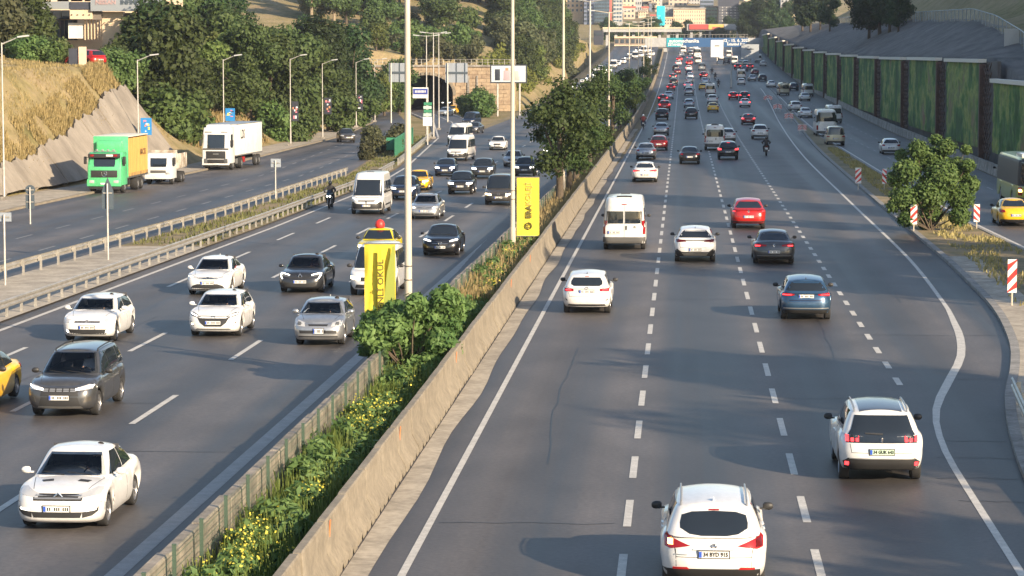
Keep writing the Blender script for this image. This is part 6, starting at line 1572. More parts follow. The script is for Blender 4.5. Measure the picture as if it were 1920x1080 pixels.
a, b = AT(1231, 11, 1180), AT(1247, 48, 1180); o = empty('advertising_sheet', ((a.x+b.x)/2, 1180, b.z), label='tall turquoise advertising sheet on a tower', cat='advertising sheet'); mb = MB(); rbox(mb, (0, 0, (a.z-b.z)/2), (b.x-a.x, 1.2, a.z-b.z), .5); mb.build('sheet', C_TURQ, o); mb = MB(); mb.box((0, .8, 0), (1.2, 1, 24)); mb.build('tower', C_GREY, o)
city_block('office_building', 1248, 1262, 12, 48, 1200, 14, C_GREY, 5, 4, 'grey block with vertical fins beside the turquoise sheet', vertical=C_WHITE)
city_block('office_building', 1263, 1322, 17, 48, 1190, 26, C_CREAM, 14, 4, 'long yellow cream building with four rows of small windows', win=(.32, .55))
city_block('apartment_block', 1254, 1289, -16, 14, 1450, 20, C_PINK, 4, 3, 'tall pinkish block rising behind the long cream building'); city_block('office_building', 1291, 1312, -16, 12, 1470, 16, C_GREY, 4, 4, 'pale grey block right behind the long cream building'); city_block('office_building', 1313, 1338, -16, 16, 1420, 18, C_BLUEG, 4, 4, 'blue grey tower behind the green glass block', bands=C_GLASS)
city_block('office_building', 1323, 1345, 14, 46, 1195, 18, C_GGLASS, 4, 4, 'green grey glass block joined to the cream building', bands=C_GGLASS)
o = city_block('office_building', 1347, 1386, -12, 44, 1185, 24, C_DARK, 5, 6, 'dark office building with pale window bands low down', bands=C_WHITE, win=(.7, .45), wm=C_DARK, zpad=(.04, .42)); o = city_block('office_building', 1387, 1402, 8, 46, 1180, 20, C_DARK, 2, 4, 'dark wing with bright cream window bands beside the dark office', bands=C_CREAM, win=(.7, .5), wm=C_CREAM)
city_block('apartment_block', 1395, 1409, -16, 16, 1400, 14, C_CREAM, 2, 4, 'cream tower behind the dark office wing'); city_block('apartment_block', 1412, 1446, -16, 14, 1500, 16, C_CREAM, 6, 4, 'cream block with rows of dark windows above the dark trees')
for i, (a, b, c, d, m, lb) in enumerate(((1412, 1422, 12, 24, C_WHITE, 'small white house just above the dark trees'), (1424, 1434, 15, 26, C_GREY, 'small grey house just above the dark trees'), (1438, 1452, 12, 26, C_CREAM, 'small cream house just above the dark trees'), (1447, 1464, -16, 14, C_GREY, 'grey block with flat roof above the dark trees'), (1452, 1463, 10, 22, C_WHITE, 'small pale house beside the red and white poster'))):
    city_block('house', a, b, c, d, 1420+i*10, 10, m, 2, 2, lb)
o = city_block('apartment_block', 1464, 1478, -14, 58, 1010, 14, C_GREY, 2, 8, 'tall grey block with a red and white poster on its lower wall'); mb = MB(); mb.box((-.6, -.4, 5.4), (1.6, .3, 6.5)); p_ = mb.build('poster', C_RED, o); mb = MB(); mb.box((-.2, -.6, 5.2), (.8, .2, 5.2)); mb.build('poster_panel', C_WHITE, p_)
city_block('apartment_block', 1479, 1492, -14, 56, 1020, 14, C_CREAM, 2, 8, 'tall cream block tucked behind the end of the planted wall')
# more houses behind to close the skyline
r = random.Random(12)
for i in range(16):
    px = 1060+i*26+r.uniform(-5, 5); a, b = AT(px, -40+r.uniform(-8, 8), 1720+r.uniform(-60, 60)), AT(px+r.uniform(14, 24), 6, 1720)
    block('apartment_block', a.x, b.x, 1700+i*5, b.z-8, a.z, 14, [C_CREAM, C_GREY, C_PINK, C_WHITE][i % 4], 4, 5, 'block of flats on the hazy crest of the hill', group='blocks on the crest')
for i in range(30):
    px = r.choice((r.uniform(1148, 1246), r.uniform(1396, 1462))); py = r.uniform(14, 50); Y = 1560-py*8; w_ = r.uniform(7, 15)
    city_block('house', px, px+w_, py-r.uniform(9, 15), py, Y, 9, r.choice((C_WHITE, C_CREAM, C_PINK, C_GREY)), 3, 2, 'small %s house stacked among the others on the far hillside', group='small houses on the far hill', roof=r.choice((C_RED, M_CONCD, C_ORNG)))
for q in bpy.data.objects:
    if q.get('label', '').startswith('small %s'): q['label'] = 'small house stacked among the others on the far hillside'
# overpass on the other side, roadside building and long low walls
def slab(name, label, px0, px1, py0, py1, Y, d, m, cat): 
    a, b = AT(px0, py0, Y), AT(px1, py1, Y); o = empty(name, ((a.x+b.x)/2, Y, b.z), label=label, cat=cat); mb = MB(); mb.box((0, d/2, (a.z-b.z)/2), (b.x-a.x, d, a.z-b.z)); mb.build('deck', m, o); return o, b.x-a.x, a.z-b.z
o, w, h = slab('overpass', 'concrete overpass with parapet crossing behind the lamp posts', 1130, 1278, 54, 60, 960, 10, C_GREY, 'overpass')
for i in range(9): mb = MB(); mb.box((-w/2+w*(i+.5)/9, 5, -5), (1.0, 6, 10)); mb.build('pier', C_GREY, o)
mb = MB(); mb.box((0, -.1, h+.3), (w, .3, .5)); mb.build('parapet', C_CREAM, o)
o, w, h = slab('side_building', 'long brownish building with a pale ledge behind the oncoming traffic', 1152, 1232, 70, 88, 930, 12, mat('brown_render', (.25, .21, .18), .9, var=.2, vscale=.3), 'building')
mb = MB(); mb.box((0, -.15, h*.15), (w, .4, .5)); mb.build('ledge', C_CREAM, o); mb = MB(); mb.box((0, -.15, h), (w, .4, .6)); mb.build('cornice', C_CREAM, o)
for i in range(8): mb = MB(); mb.box((-w/2+w*(i+.5)/8, -.1, h*.6), (w/8*.6, .2, h*.4)); mb.build('window', M_WIN, o)
o, w, h = slab('side_building', 'dark block at the foot of the wooded hill beside the overpass', 1113, 1130, 57, 84, 900, 10, C_DARK, 'building')
mb = MB(); mb.box((0, -.1, h*.75), (w*.8, .2, h*.2)); mb.build('window', M_WIN, o)
# banner footbridge
Y = 872; a, b = AT(1250, 71, Y), AT(1402, 88, Y); o = empty('footbridge', ((a.x+b.x)/2, Y, b.z), label='footbridge wrapped in a long blue banner with white lettering', cat='footbridge'); w, h = b.x-a.x, a.z-b.z
mb = MB(); mb.box((0, 1.6, h/2), (w+14, 3.0, h)); mb.build('deck', C_GREY, o)
BB = mat('banner_blue', (.02, .085, .22), .6); mb = MB(); mb.box((w*.1, 0, h/2), (w*.8, .12, h)); bn = mb.build('banner', BB, o)
mb = MB(); mb.box((-w*.4, -.0, h/2), (w*.2, .13, h)); mb.build('banner', mat('banner_teal', (.02, .30, .38), .6), o)
for tx, s_, x, z in (('automechanika', 1.6, -w*.285, h*.66), ('İSTANBUL', 1.1, -w*.385, h*.24), ('12 - 15. 6. 2025', 1.35, w*.36, h*.70), ('İstanbul Fuarı', 1.2, w*.37, h*.30)):
    t = link('lettering', text_mesh(tx, s_, M_WHITE, bold=.03), o); t.location = (x, -.10, z); t.rotation_euler = (math.pi/2, 0, 0)
for xx in (-w*.52, w*.52): mb = MB(); mb.box((xx, 1.6, -4), (1.4, 2, 10)); mb.build('pier', C_GREY, o)
for xx in np.linspace(-w/2, w/2, 24): mb = MB(); mb.tube((xx, .2, h), (xx, .2, h+1.1), .05, n=4); mb.build('rail_post', M_GALV, o)
mb = MB(); mb.tube((-w/2, .2, h+1.1), (w/2, .2, h+1.1), .07, n=5); mb.build('handrail', M_GALV, o)
# second bridge with red and yellow hoardings
o, w, h = slab('bridge', 'second bridge behind with red and yellow advertising hoardings', 1288, 1392, 45, 57, 1060, 8, C_GREY, 'bridge')
for i, (u, v, m) in enumerate(((-.46, -.12, mat('hoarding_red', (.42, .07, .06), .6)), (-.11, .16, mat('hoarding_yellow', (.65, .42, .12), .6)), (.17, .46, C_GREY))): mb = MB(); mb.box(((u+v)/2*w, -.3, h*.55), ((v-u)*w, .3, h*.8)); mb.build('hoarding', m, o)
mb = MB(); mb.box((.03*w, -.5, h*.35), (.14*w, .2, h*.4)); mb.build('hoarding', C_RED, o)
for i in range(6): mb = MB(); mb.box((-w/2+w*(i+.5)/6, 4, -5), (1, 5, 10)); mb.build('pier', C_GREY, o)
# overhead direction signs before the bridge
def board(px0, px1, py0, py1, Y, m, label, postpy, marks=True):
    a, b = AT(px0, py0, Y), AT(px1, py1, Y); zg = zroad((a.x+b.x)/2, Y); o = empty('direction_sign', ((a.x+b.x)/2, Y, zg), label=label, cat='road sign', group='direction signs'); w, h = b.x-a.x, a.z-b.z
    mb = MB(); mb.box((0, 0, b.z-zg+h/2), (w, .2, h)); mb.build('board', m, o); mb = MB(); mb.tube((0, .3, 0), (0, .3, b.z-zg+h), .2, n=8); mb.build('post', M_POLES, o)
    mb = MB()
    for i in range(5): mb.box((-w*.16+i*w*.08, -.12, b.z-zg+h*.66), (w*.05, .04, h*.08))
    q = mb.build('lettering', M_BLACKP, o); q['kind'] = 'stuff'
    return o
board(1333, 1356, 75, 107, 760, M_WHITE, 'white overhead sign board in front of the blue footbridge banner', 120); board(1390, 1423, 83, 110, 740, mat('sign_grey', (.34, .37, .40), .6), 'grey overhead sign board beside the white one', 115)
lamp_post('lamp_post', AT(1371, 150, 560).x, 560, 8.5, .12, M_POLES, [], 'thick grey post with green ivy rings standing in the carriageway split', None)
# --- dealership on the plateau
Y = 268.0; a0 = AT(60, 0, Y); zg = terrain_z(-58, Y)
o = empty('car_dealership', (0, Y, 0), label='car dealership with grey fascia sign and cream wall on the plateau', cat='building')
def bx(name, m, px0, px1, py0, py1, dy=0.0, d=.3, parent=None):
    a, b = AT(px0, py0, Y), AT(px1, py1, Y); mb = MB(); mb.box(((a.x+b.x)/2, dy, (a.z+b.z)/2), (b.x-a.x, d, a.z-b.z)); return mb.build(name, m, parent or o)
M_FASC = mat('fascia_grey', (.30, .33, .36), .45, .3); M_DWIN = mat('showroom_glass', (.03, .034, .04), .12)
bx('rear_wall', C_CREAM, 60, 296, -40, 130, 9, 10); bx('fascia', M_FASC, 68, 135, 3, 17, -.6, .8); bx('fascia_dark', C_DARK, 135, 175, 4, 18, -.7, .8); f = bx('fascia_sign', M_FASC, 175, 306, -10, 21, -.9, .9)
for i in range(4): bx('upper_window', M_DWIN, 68+i*16, 83+i*16, 18, 35, 3.7, .3)
bx('cream_panel', C_CREAM, 135, 177, 18, 36, -.5, 1.0); bx('vent_panel', mat('vent_brown', (.16, .14, .12), .8), 177, 192, 20, 37, -.3, .8); bx('cream_wall', C_CREAM, 191, 232, 22, 130, .5, 1.0)
for i in range(4): bx('panel_dot', M_BLACKP, 138+i*11, 140+i*11, 27, 29, -1.05, .1)
for i in range(8): bx('showroom_pane', M_DWIN if i % 3 else M_WIN, 70+i*8.2, 77.4+i*8.2, 37, 75, 2.5, .3)
bx('white_door', C_WHITE, 127, 156, 43, 72, .3, .2)
for i in range(6): bx('column', C_CREAM, 158+i*6, 160+i*6, 37, 75, .2, .4)
bx('entrance_wall', C_CREAM, 30, 70, 36, 48, -1, .6); bx('dark_recess', M_DWIN, 232, 262, 24, 130, .7, .5)
for i in range(5): bx('roof_unit', C_GREY if i % 2 else C_CREAM, 90+i*26, 112+i*26, -12, 1, 6, 4)
p = AT(211, 5, Y); t = link('lettering', text_mesh('NISSAN', .62, mat('sign_letter_pale', (.42, .30, .30), .5), bold=.02), o); t.location = (p.x-.4, -1.42, p.z); t.rotation_euler = (math.pi/2, 0, 0)
p = AT(250, 5, Y); t = link('lettering', text_mesh('INFINITI', .62, M_SIGNBACK, bold=.02), o); t.location = (p.x+.1, -1.42, p.z); t.rotation_euler = (math.pi/2, 0, 0)
bx('awning_lamp', M_RED, 80, 87, 40, 46, -1.6, .4)
a = AT(24, 122, 226); o = empty('road_sign', (a.x-.0, 226, terrain_z(a.x, 226)), label='blue arrow sign on a thin post at the plateau edge', cat='road sign'); mb = MB(); mb.box((-2.1, 0, 3.0), (.75, .05, .95)); mb.build('board', PB, o); mb = MB(); mb.box((-2.1, -.04, 3.0), (.14, .03, .55)); mb.build('arrow', M_WHITE, o); mb = MB(); mb.tube((-2.1, .05, -.3), (-2.1, .05, 3.4), .04); mb.build('post', M_POLES, o)
a = AT(155, 119, 236); z = terrain_z(a.x, 236); o = empty('totem_sign', (a.x, 236, z), label='cream totem board beside a dark box at the plateau edge', cat='sign'); mb = MB(); mb.box((0, 0, .7), (.65, .3, 2.0)); mb.build('board', C_CREAM, o); mb = MB(); mb.box((-.85, .1, .6), (.8, .3, 1.9)); mb.build('dark_box', C_DARK, o)
o = empty('plateau_fence', (0, 0, 0), label='low cream wall with pale pickets in front of the dealership', cat='fence')
for i in range(26):
    p = AT(62+i*5, 74, 258); z = terrain_z(p.x, 258); mb = MB(); mb.box((p.x, 258, z+.55), (.10, .08, 1.3)); mb.build('picket', C_WHITE, o)
a, b = AT(60, 70, 258), AT(190, 70, 258); mb = MB(); mb.box(((a.x+b.x)/2, 258.2, terrain_z(a.x, 258)+.25), (b.x-a.x, .25, .9)); mb.build('low_wall', C_CREAM, o)
# ================================================================== VEGETATION
def leafmat(name, c1, c2, var=.35, trans=.35):
    m = bpy.data.materials.new(name); m.use_nodes = True; nt = m.node_tree; b = nt.nodes['Principled BSDF']; b.inputs['Roughness'].default_value = .6; b.inputs['Specular IOR Level'].default_value = .25
    oi = N(nt, 'ShaderNodeObjectInfo'); g = N(nt, 'ShaderNodeNewGeometry'); n = N(nt, 'ShaderNodeTexNoise'); n.inputs['Scale'].default_value = .9; n.inputs['Detail'].default_value = 4; nt.links.new(g.outputs['Position'], n.inputs['Vector'])
    n2 = N(nt, 'ShaderNodeTexNoise'); n2.inputs['Scale'].default_value = 6.0; nt.links.new(g.outputs['Position'], n2.inputs['Vector'])
    av = N(nt, 'ShaderNodeMix', data_type='FLOAT'); av.inputs[0].default_value = .5; nt.links.new(n.outputs[0], av.inputs[2]); nt.links.new(n2.outputs[0], av.inputs[3])
    rp = N(nt, 'ShaderNodeValToRGB'); rp.color_ramp.elements[0].position = .38; rp.color_ramp.elements[1].position = .62; rp.color_ramp.elements[0].color = (*c1, 1); rp.color_ramp.elements[1].color = (*c2, 1); nt.links.new(av.outputs[0], rp.inputs[0])
    hs = N(nt, 'ShaderNodeHueSaturation'); mr = N(nt, 'ShaderNodeMapRange'); mr.inputs['To Min'].default_value = 1-var; mr.inputs['To Max'].default_value = 1+var; nt.links.new(oi.outputs['Random'], mr.inputs[0]); nt.links.new(mr.outputs[0], hs.inputs['Value'])
    mh = N(nt, 'ShaderNodeMapRange'); mh.inputs['To Min'].default_value = .475; mh.inputs['To Max'].default_value = .515; nt.links.new(oi.outputs['Random'], mh.inputs[0]); nt.links.new(mh.outputs[0], hs.inputs['Hue'])
    nt.links.new(rp.outputs[0], hs.inputs['Color']); nt.links.new(hs.outputs[0], b.inputs['Base Color'])
    tr = N(nt, 'ShaderNodeBsdfTranslucent'); nt.links.new(hs.outputs[0], tr.inputs[0]); mx = N(nt, 'ShaderNodeMixShader'); mx.inputs[0].default_value = trans
    nt.links.new(b.outputs[0], mx.inputs[1]); nt.links.new(tr.outputs[0], mx.inputs[2]); nt.links.new(mx.outputs[0], nt.nodes['Material Output'].inputs[0]); return m
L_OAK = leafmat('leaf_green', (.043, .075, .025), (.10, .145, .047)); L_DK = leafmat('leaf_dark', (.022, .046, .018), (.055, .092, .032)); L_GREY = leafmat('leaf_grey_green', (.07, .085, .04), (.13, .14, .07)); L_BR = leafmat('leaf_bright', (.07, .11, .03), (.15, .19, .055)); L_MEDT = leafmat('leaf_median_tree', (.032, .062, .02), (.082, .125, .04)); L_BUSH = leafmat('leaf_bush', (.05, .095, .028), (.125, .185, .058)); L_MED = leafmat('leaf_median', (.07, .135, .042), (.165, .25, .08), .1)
M_BARK = mat('bark', (.09, .07, .05), .95, var=.3, vscale=6); M_BARKP = mat('bark_pale', (.26, .21, .15), .95, var=.3, vscale=5)
def leaves(centres, n, ls, seed, aspect=1.7, up=.3, shell=.55):
    """leaf-sized rhombs spread through the volume of ellipsoid clumps: returns mesh arrays"""
    r = np.random.default_rng(seed); C = np.array([c[:3] for c in centres], float); S = np.array([c[3:6] for c in centres], float)
    vol = (S.prod(axis=1))**.67; idx = r.choice(len(C), n, p=vol/vol.sum())
    d = r.normal(size=(n, 3)); d /= np.linalg.norm(d, axis=1)[:, None]; rad = shell+(1-shell)*r.random(n)**.6; rad *= 1+.12*r.normal(size=n)
    P = C[idx]+d*rad[:, None]*S[idx]
    nn = d+r.normal(size=(n, 3))*.55+np.array([0, 0, up]); nn /= np.linalg.norm(nn, axis=1)[:, None]
    a = np.cross(nn, r.normal(size=(n, 3))); a /= np.linalg.norm(a, axis=1)[:, None]+1e-9; b = np.cross(nn, a)
    s = ls*(.6+.8*r.random(n))[:, None]; a = a*s*aspect*.5; b = b*s*.5
    V = np.stack([P-a, P-a*.1+b, P+a, P-a*.1-b], axis=1).reshape(-1, 3); return V
def quads_mesh(name, V, m):
    me = bpy.data.meshes.new(name); n = len(V)//4; me.vertices.add(len(V)); me.vertices.foreach_set('co', V.astype(np.float32).ravel()); me.loops.add(n*4); me.loops.foreach_set('vertex_index', np.arange(n*4, dtype=np.int32)); me.polygons.add(n); me.polygons.foreach_set('loop_start', np.arange(0, n*4, 4, dtype=np.int32)); me.polygons.foreach_set('loop_total', np.full(n, 4, dtype=np.int32)); me.update(calc_edges=True); me.materials.append(m); return me
def clumps(seed, R_, H, base, k, sq=.9, r0=(.28, .5)):
    r = random.Random(seed); out = []
    for i in range(k):
        a = r.uniform(0, 6.28); q = math.sqrt(r.random())*.72; v = r.random(); env = math.sin(math.pi*(.12+.80*v))**.6; x, y = R_*q*env*math.cos(a), R_*q*env*math.sin(a); z = base+(H-base)*(.08+.84*v); s = R_*r.uniform(*r0); out.append((x, y, z, s, s, s*sq))
    return out
def trunk_mesh(seed, H, base, r0, cl, m, nb=6):
    r = random.Random(seed); mb = MB(); top = (r.uniform(-.3, .3), r.uniform(-.3, .3), base+(H-base)*.45); mb.path([(0, 0, -.8), (r.uniform(-.1, .1), r.uniform(-.1, .1), base*.6), top], [r0*1.25, r0, r0*.55], 8)
    for c in sorted(cl, key=lambda q: r.random())[:nb]:
        z0 = lerp(base*.7, top[2], r.random()); mb.path([(top[0]*.6, top[1]*.6, z0), (c[0]*.5, c[1]*.5, lerp(z0, c[2], .6)), (c[0]*.85, c[1]*.85, c[2])], [r0*.5, r0*.3, r0*.1], 5)
    return mb.mesh('trunk', m, 60)
TREES = {}
def tree_kind(key, R_, H, base, k, n, ls, lm, bm_=None, seeds=3, sq=.9, r0=(.28, .5), shell=.5):
    L = []
    for s in range(seeds):
        cl = clumps(hash(key) % 97 if False else sum(map(ord, key))+s*13, R_, H, base, k, sq, r0)
        L.append((quads_mesh('crown', leaves(cl, n, ls, s+sum(map(ord, key)), shell=shell), lm), trunk_mesh(s+5, H, base, max(.09, R_*.07), cl, bm_ or M_BARK)))
    TREES[key] = L
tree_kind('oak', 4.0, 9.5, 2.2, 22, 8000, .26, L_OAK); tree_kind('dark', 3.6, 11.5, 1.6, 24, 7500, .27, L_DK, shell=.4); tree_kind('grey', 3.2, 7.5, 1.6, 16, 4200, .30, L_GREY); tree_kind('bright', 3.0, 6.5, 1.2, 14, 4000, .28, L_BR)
tree_kind('pine', 3.7, 8.5, 2.4, 15, 6500, .26, L_OAK, M_BARKP, sq=.75); tree_kind('bush', 2.0, 3.0, .2, 12, 2600, .22, L_BUSH, seeds=3, r0=(.35, .55)); tree_kind('scrub', 1.6, 2.0, .1, 9, 1500, .20, L_GREY, r0=(.35, .55)); tree_kind('darkscrub', 1.9, 1.7, .0, 9, 1500, .22, L_DK, r0=(.35, .55), sq=.5); tree_kind('median', 3.3, 8.3, 2.6, 17, 5200, .155, L_MEDT, shell=.08, r0=(.20, .36)); tree_kind('medlight', 1.9, 4.2, 1.0, 14, 5000, .17, L_OAK, shell=.3)
def tree(kind, x, y, sc, label, group, name='tree', z=None, rz=None, sz=1.0, rnd=random.Random(77), cat='tree'):
    L = TREES[kind]; c, t = L[rnd.randrange(len(L))]; o = empty(name, (x, y, (terrain_z(x, y)-.15) if z is None else z), rnd.uniform(0, 6.28) if rz is None else rz, label, cat, group); o.scale = (sc, sc, sc*sz)
    link('trunk', t, o); link('crown', c, o); return o
def ptree(kind, px, pyb, Y, sc, label, group, **k):
    """tree whose foot shows at image column px at distance Y, standing on the terrain"""
    d = ray(px, 500); x = d.x*Y/d.y; return tree(kind, x, Y, sc, label, group, **k)
# -- left hill: placed trees (column, distance, size)
HILL = [('oak', 300, 292, 1.05, 'broad olive green tree above the bare end of the cut slope'), ('oak', 345, 268, .95, 'tall green tree at the end of the concrete slope'), ('bush', 322, 256, 1.5, 'large leafy bush growing over the end of the concrete slope'), ('bush', 348, 262, 1.7, 'dense bush hanging beside the top of the slope'), ('bush', 372, 266, 1.3, 'lower bush beside the white lorry trailer'), ('oak', 222, 254, .55, 'dark rounded tree in front of the dealership wall'), ('dark', 262, 272, .5, 'dark tree beside the cream dealership wall'), ('oak', 330, 300, 1.2, 'tall olive tree above the dealership corner'), ('oak', 246, 262, .62, 'olive tree against the cream dealership wall'), ('oak', 278, 262, 1.35, 'tall leafy tree hiding the end of the dealership'), ('oak', 312, 264, 1.3, 'leafy tree above the end of the concrete slope'), ('dark', 300, 264, 1.15, 'dark pointed tree beside the tall leafy tree'), 
 ('bright', 400, 300, 1.15, 'bright green tree behind the white lorry'), ('bright', 430, 318, 1.2, 'bright green tree on the bank above the dry grass strip'), ('oak', 440, 298, .9, 'grey green tree above the dry grass strip'), ('dark', 408, 345, 1.25, 'dark conifer against the top edge behind the dealership'), ('dark', 392, 350, 1.2, 'second dark conifer behind the dealership'), ('oak', 470, 305, 1.15, 'big green tree on the roadside bank'), ('oak', 505, 310, 1.1, 'leafy tree behind the post with the dark poster'), ('oak', 545, 318, 1.25, 'big round leafy tree beside the frontage road'), ('oak', 575, 325, 1.2, 'leafy tree joined to the big round one'), ('bush', 520, 305, 1.4, 'roadside bush below the big trees'), ('bush', 560, 308, 1.2, 'low roadside bush at the foot of the round tree'), ('bush', 575, 330, 1.6, 'bush at the edge of the dry verge'),
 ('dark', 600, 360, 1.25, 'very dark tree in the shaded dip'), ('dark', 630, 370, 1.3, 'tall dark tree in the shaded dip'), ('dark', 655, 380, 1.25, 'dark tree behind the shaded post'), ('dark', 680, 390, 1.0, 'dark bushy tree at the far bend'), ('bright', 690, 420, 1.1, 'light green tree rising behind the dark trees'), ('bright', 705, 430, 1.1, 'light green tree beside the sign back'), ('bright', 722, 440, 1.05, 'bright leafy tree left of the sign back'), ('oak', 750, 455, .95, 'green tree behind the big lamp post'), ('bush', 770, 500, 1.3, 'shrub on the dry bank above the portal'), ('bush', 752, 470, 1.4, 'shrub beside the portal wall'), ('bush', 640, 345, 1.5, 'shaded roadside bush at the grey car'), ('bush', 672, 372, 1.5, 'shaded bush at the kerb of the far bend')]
for k, px, Y, sc, lb in HILL: ptree(k, px, 0, Y, sc, lb, 'trees on the hillside', name='tree' if k not in ('bush',) else 'bush', cat='tree' if k != 'bush' else 'bush')
r = random.Random(31)
adj = {'oak': 'green', 'dark': 'dark', 'grey': 'grey green', 'bright': 'light green', 'pine': 'umbrella shaped'}
cnt = 0
def wood(n, pxr, Yr, kinds, scr, where, group, keep=None):
    for i in range(n):
        px = r.uniform(*pxr); Y = r.uniform(*Yr); d = ray(px, 500); x = d.x*Y/d.y; k = r.choice(kinds)
        if keep and not keep(x, Y): continue
        tree(k, x, Y, r.uniform(*scr), '%s %s' % (adj.get(k, 'low')+(' bush' if k in ('bush', 'scrub') else ' tree'), where), group, name='bush' if k in ('bush', 'scrub') else 'tree', cat='bush' if k in ('bush', 'scrub') else 'tree')
wood(22, (340, 620), (330, 430), ('oak', 'dark', 'bright', 'oak'), (.9, 1.3), 'in the wood behind the roadside trees', 'wooded slope above the frontage road')
wood(14, (-20, 330), (278, 350), ('oak', 'dark', 'oak', 'bright'), (.9, 1.25), 'behind the dealership', 'trees behind the dealership', keep=lambda x, Y: Y > 300 or x < -72)
wood(105, (560, 985), (575, 780), ('pine', 'grey', 'oak', 'oak'), (.95, 1.45), 'on the grassy hill above the tunnel', 'open wood above the tunnel', keep=lambda x, Y: not (850 < (x/Y*FPX+1278) < 955 and Y < 690))
wood(62, (930, 1075), (560, 820), ('oak', 'grey', 'oak', 'bright'), (.95, 1.4), 'on the wooded shoulder beside the far traffic', 'wooded shoulder above the oncoming carriageway', keep=lambda x, Y: x < -31)
wood(34, (700, 960), (500, 620), ('scrub', 'bush', 'scrub'), (.9, 1.9), 'dotted over the dry slope above the tunnel', 'scrub on the dry slope')
wood(10, (870, 960), (430, 478), ('bush', 'bush', 'scrub'), (.9, 1.5), 'beside the tunnel mouth', 'bushes by the tunnel')
wood(12, (700, 800), (455, 500), ('bright', 'bush', 'oak'), (.7, 1.0), 'on the bank left of the tunnel', 'trees left of the tunnel', keep=lambda x, Y: x < -54)
for px, Y, lb in ((20, 246, 'leftmost grey green tree on the plateau'), (52, 262, 'leafy tree beside the dealership fascia'), (-6, 250, 'tree cut by the picture edge on the plateau'), (90, 292, 'tree rising behind the dealership glass')): ptree('grey' if px < 30 else 'oak', px, 0, Y, .95, lb, 'trees behind the dealership')
for i in range(9): ptree('bush', 42+i*9.5, 0, 240+i % 3*2, .72+.12*(i % 2), 'dark clipped hedge bush on the plateau edge', 'hedge along the plateau edge', name='hedge_bush', cat='hedge')
for px, Y, s_, lb in ((210, 244, 1.0, 'rounded bush at the right end of the plateau hedge'), (232, 246, 1.2, 'rounded dark bush hanging over the crest of the slope')): ptree('bush', px, 0, Y, s_, lb, 'hedge along the plateau edge', name='bush', cat='bush')
# far trees by the city
for i in range(28):
    px = r.uniform(1120, 1480); Y = r.uniform(985, 1150); d = ray(px, 60); x = d.x*Y/d.y
    if -27 < x < 25 and Y < 1040: continue
    tree(r.choice(('oak', 'dark', 'dark')), x, Y, r.uniform(.8, 1.15), 'distant tree below the city blocks', 'distant trees below the city', z=AT(px, r.uniform(56, 66), Y).z-6)
for i in range(16):
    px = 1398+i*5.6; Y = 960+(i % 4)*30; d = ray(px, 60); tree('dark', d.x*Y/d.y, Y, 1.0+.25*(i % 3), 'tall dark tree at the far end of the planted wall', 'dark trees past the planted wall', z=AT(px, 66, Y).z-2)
# right hill top
for i in range(40):
    x = r.uniform(46, 90); Y = r.uniform(150, 700); px = 1278+5000*x/Y
    if 1545 < px < 1612 and r.random() < .8: continue
    if px > 1700 and px < 2000 and r.random() < .75: continue
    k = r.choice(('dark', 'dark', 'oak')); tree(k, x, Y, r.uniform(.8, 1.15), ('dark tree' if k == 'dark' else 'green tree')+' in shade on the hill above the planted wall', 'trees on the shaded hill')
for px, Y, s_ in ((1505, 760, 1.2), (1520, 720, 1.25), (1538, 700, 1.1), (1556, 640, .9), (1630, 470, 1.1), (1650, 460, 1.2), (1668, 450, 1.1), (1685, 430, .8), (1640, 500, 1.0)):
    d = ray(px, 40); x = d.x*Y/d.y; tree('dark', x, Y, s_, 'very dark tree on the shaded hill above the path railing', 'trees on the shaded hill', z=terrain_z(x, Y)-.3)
# vine curtain on the far retaining wall
M_VINE = leafmat('leaf_vine', (.07, .10, .02), (.20, .24, .05), .1); Vv = []; rr = np.random.default_rng(4); cl = []
for i in range(210):
    Y = rr.uniform(495, 900); q = rr.uniform(0, 1)**.8; x = left_toe(Y)+.4-10*q; z = zroad(-25, Y)+7*q; cl.append((x, Y, z+rr.uniform(.3, 1.4), 1.2, 3.0, rr.uniform(1.0, 1.9)))
o = empty('vine_wall', (0, 0, 0), label='curtain of yellow green creepers hanging on the wall beside the far oncoming traffic', cat='creeper'); q = link('foliage', quads_mesh('foliage', leaves(cl, 22000, .42, 3), M_VINE), o); q['kind'] = 'stuff'
# unseen trees beyond the right edge, added to cast shadow bands
for i, (x, y, s_, z_) in enumerate(((31, 50, 1.45, 1.35), (34, 84, 1.5, 1.5), (36, 96, 1.4, 1.4), (39, 103, 1.3, 1.4), (31, 24, 1.3, 1.3), (40, 30, 1.3, 1.5), (46, 74, 1.1, 1.4), (52, 118, 1.3, 1.4), (30, 12, 1.2, 1.2), (33, 66, .6, .8), (30, 110, .6, .9))): tree('oak' if i % 2 else 'pine', x, y, s_, 'unseen tall tree added beyond the slip road to cast shadow bands', 'unseen shadow-casting trees beside the near slip road', sz=z_)
# -- median plants
MT = [(985, 162, 1.0, 'first dark median tree from the bridge, behind the smooth yellow banner', 'median'), (1035, 190, .95, 'second dark median tree behind the cream lamp post', 'median'), (1010, 176, .85, 'dark median tree between the two cream lamp posts', 'median'), (1062, 215, .95, 'third dark median tree before the grey lamp post', 'median'), (1120, 285, 1.05, 'dark median tree behind the grey lamp post', 'median'), (1142, 318, .95, 'tall median tree around the striped block lamp post', 'median'), (1165, 360, .92, 'dense median tree towards the overpass', 'median'), (1182, 420, .9, 'dense median tree beside the white sign', 'median'), (1198, 490, .85, 'far dense median tree', 'median'), (1212, 590, .8, 'last dense median tree before the concrete piers', 'median'), (1090, 250, .8, 'light median tree near the grey lamp post', 'medlight')]
for px, Y, s_, lb, k in MT: tree(k, -7.5, Y, s_, lb, 'trees of the median strip', z=zroad(-7.5, Y))
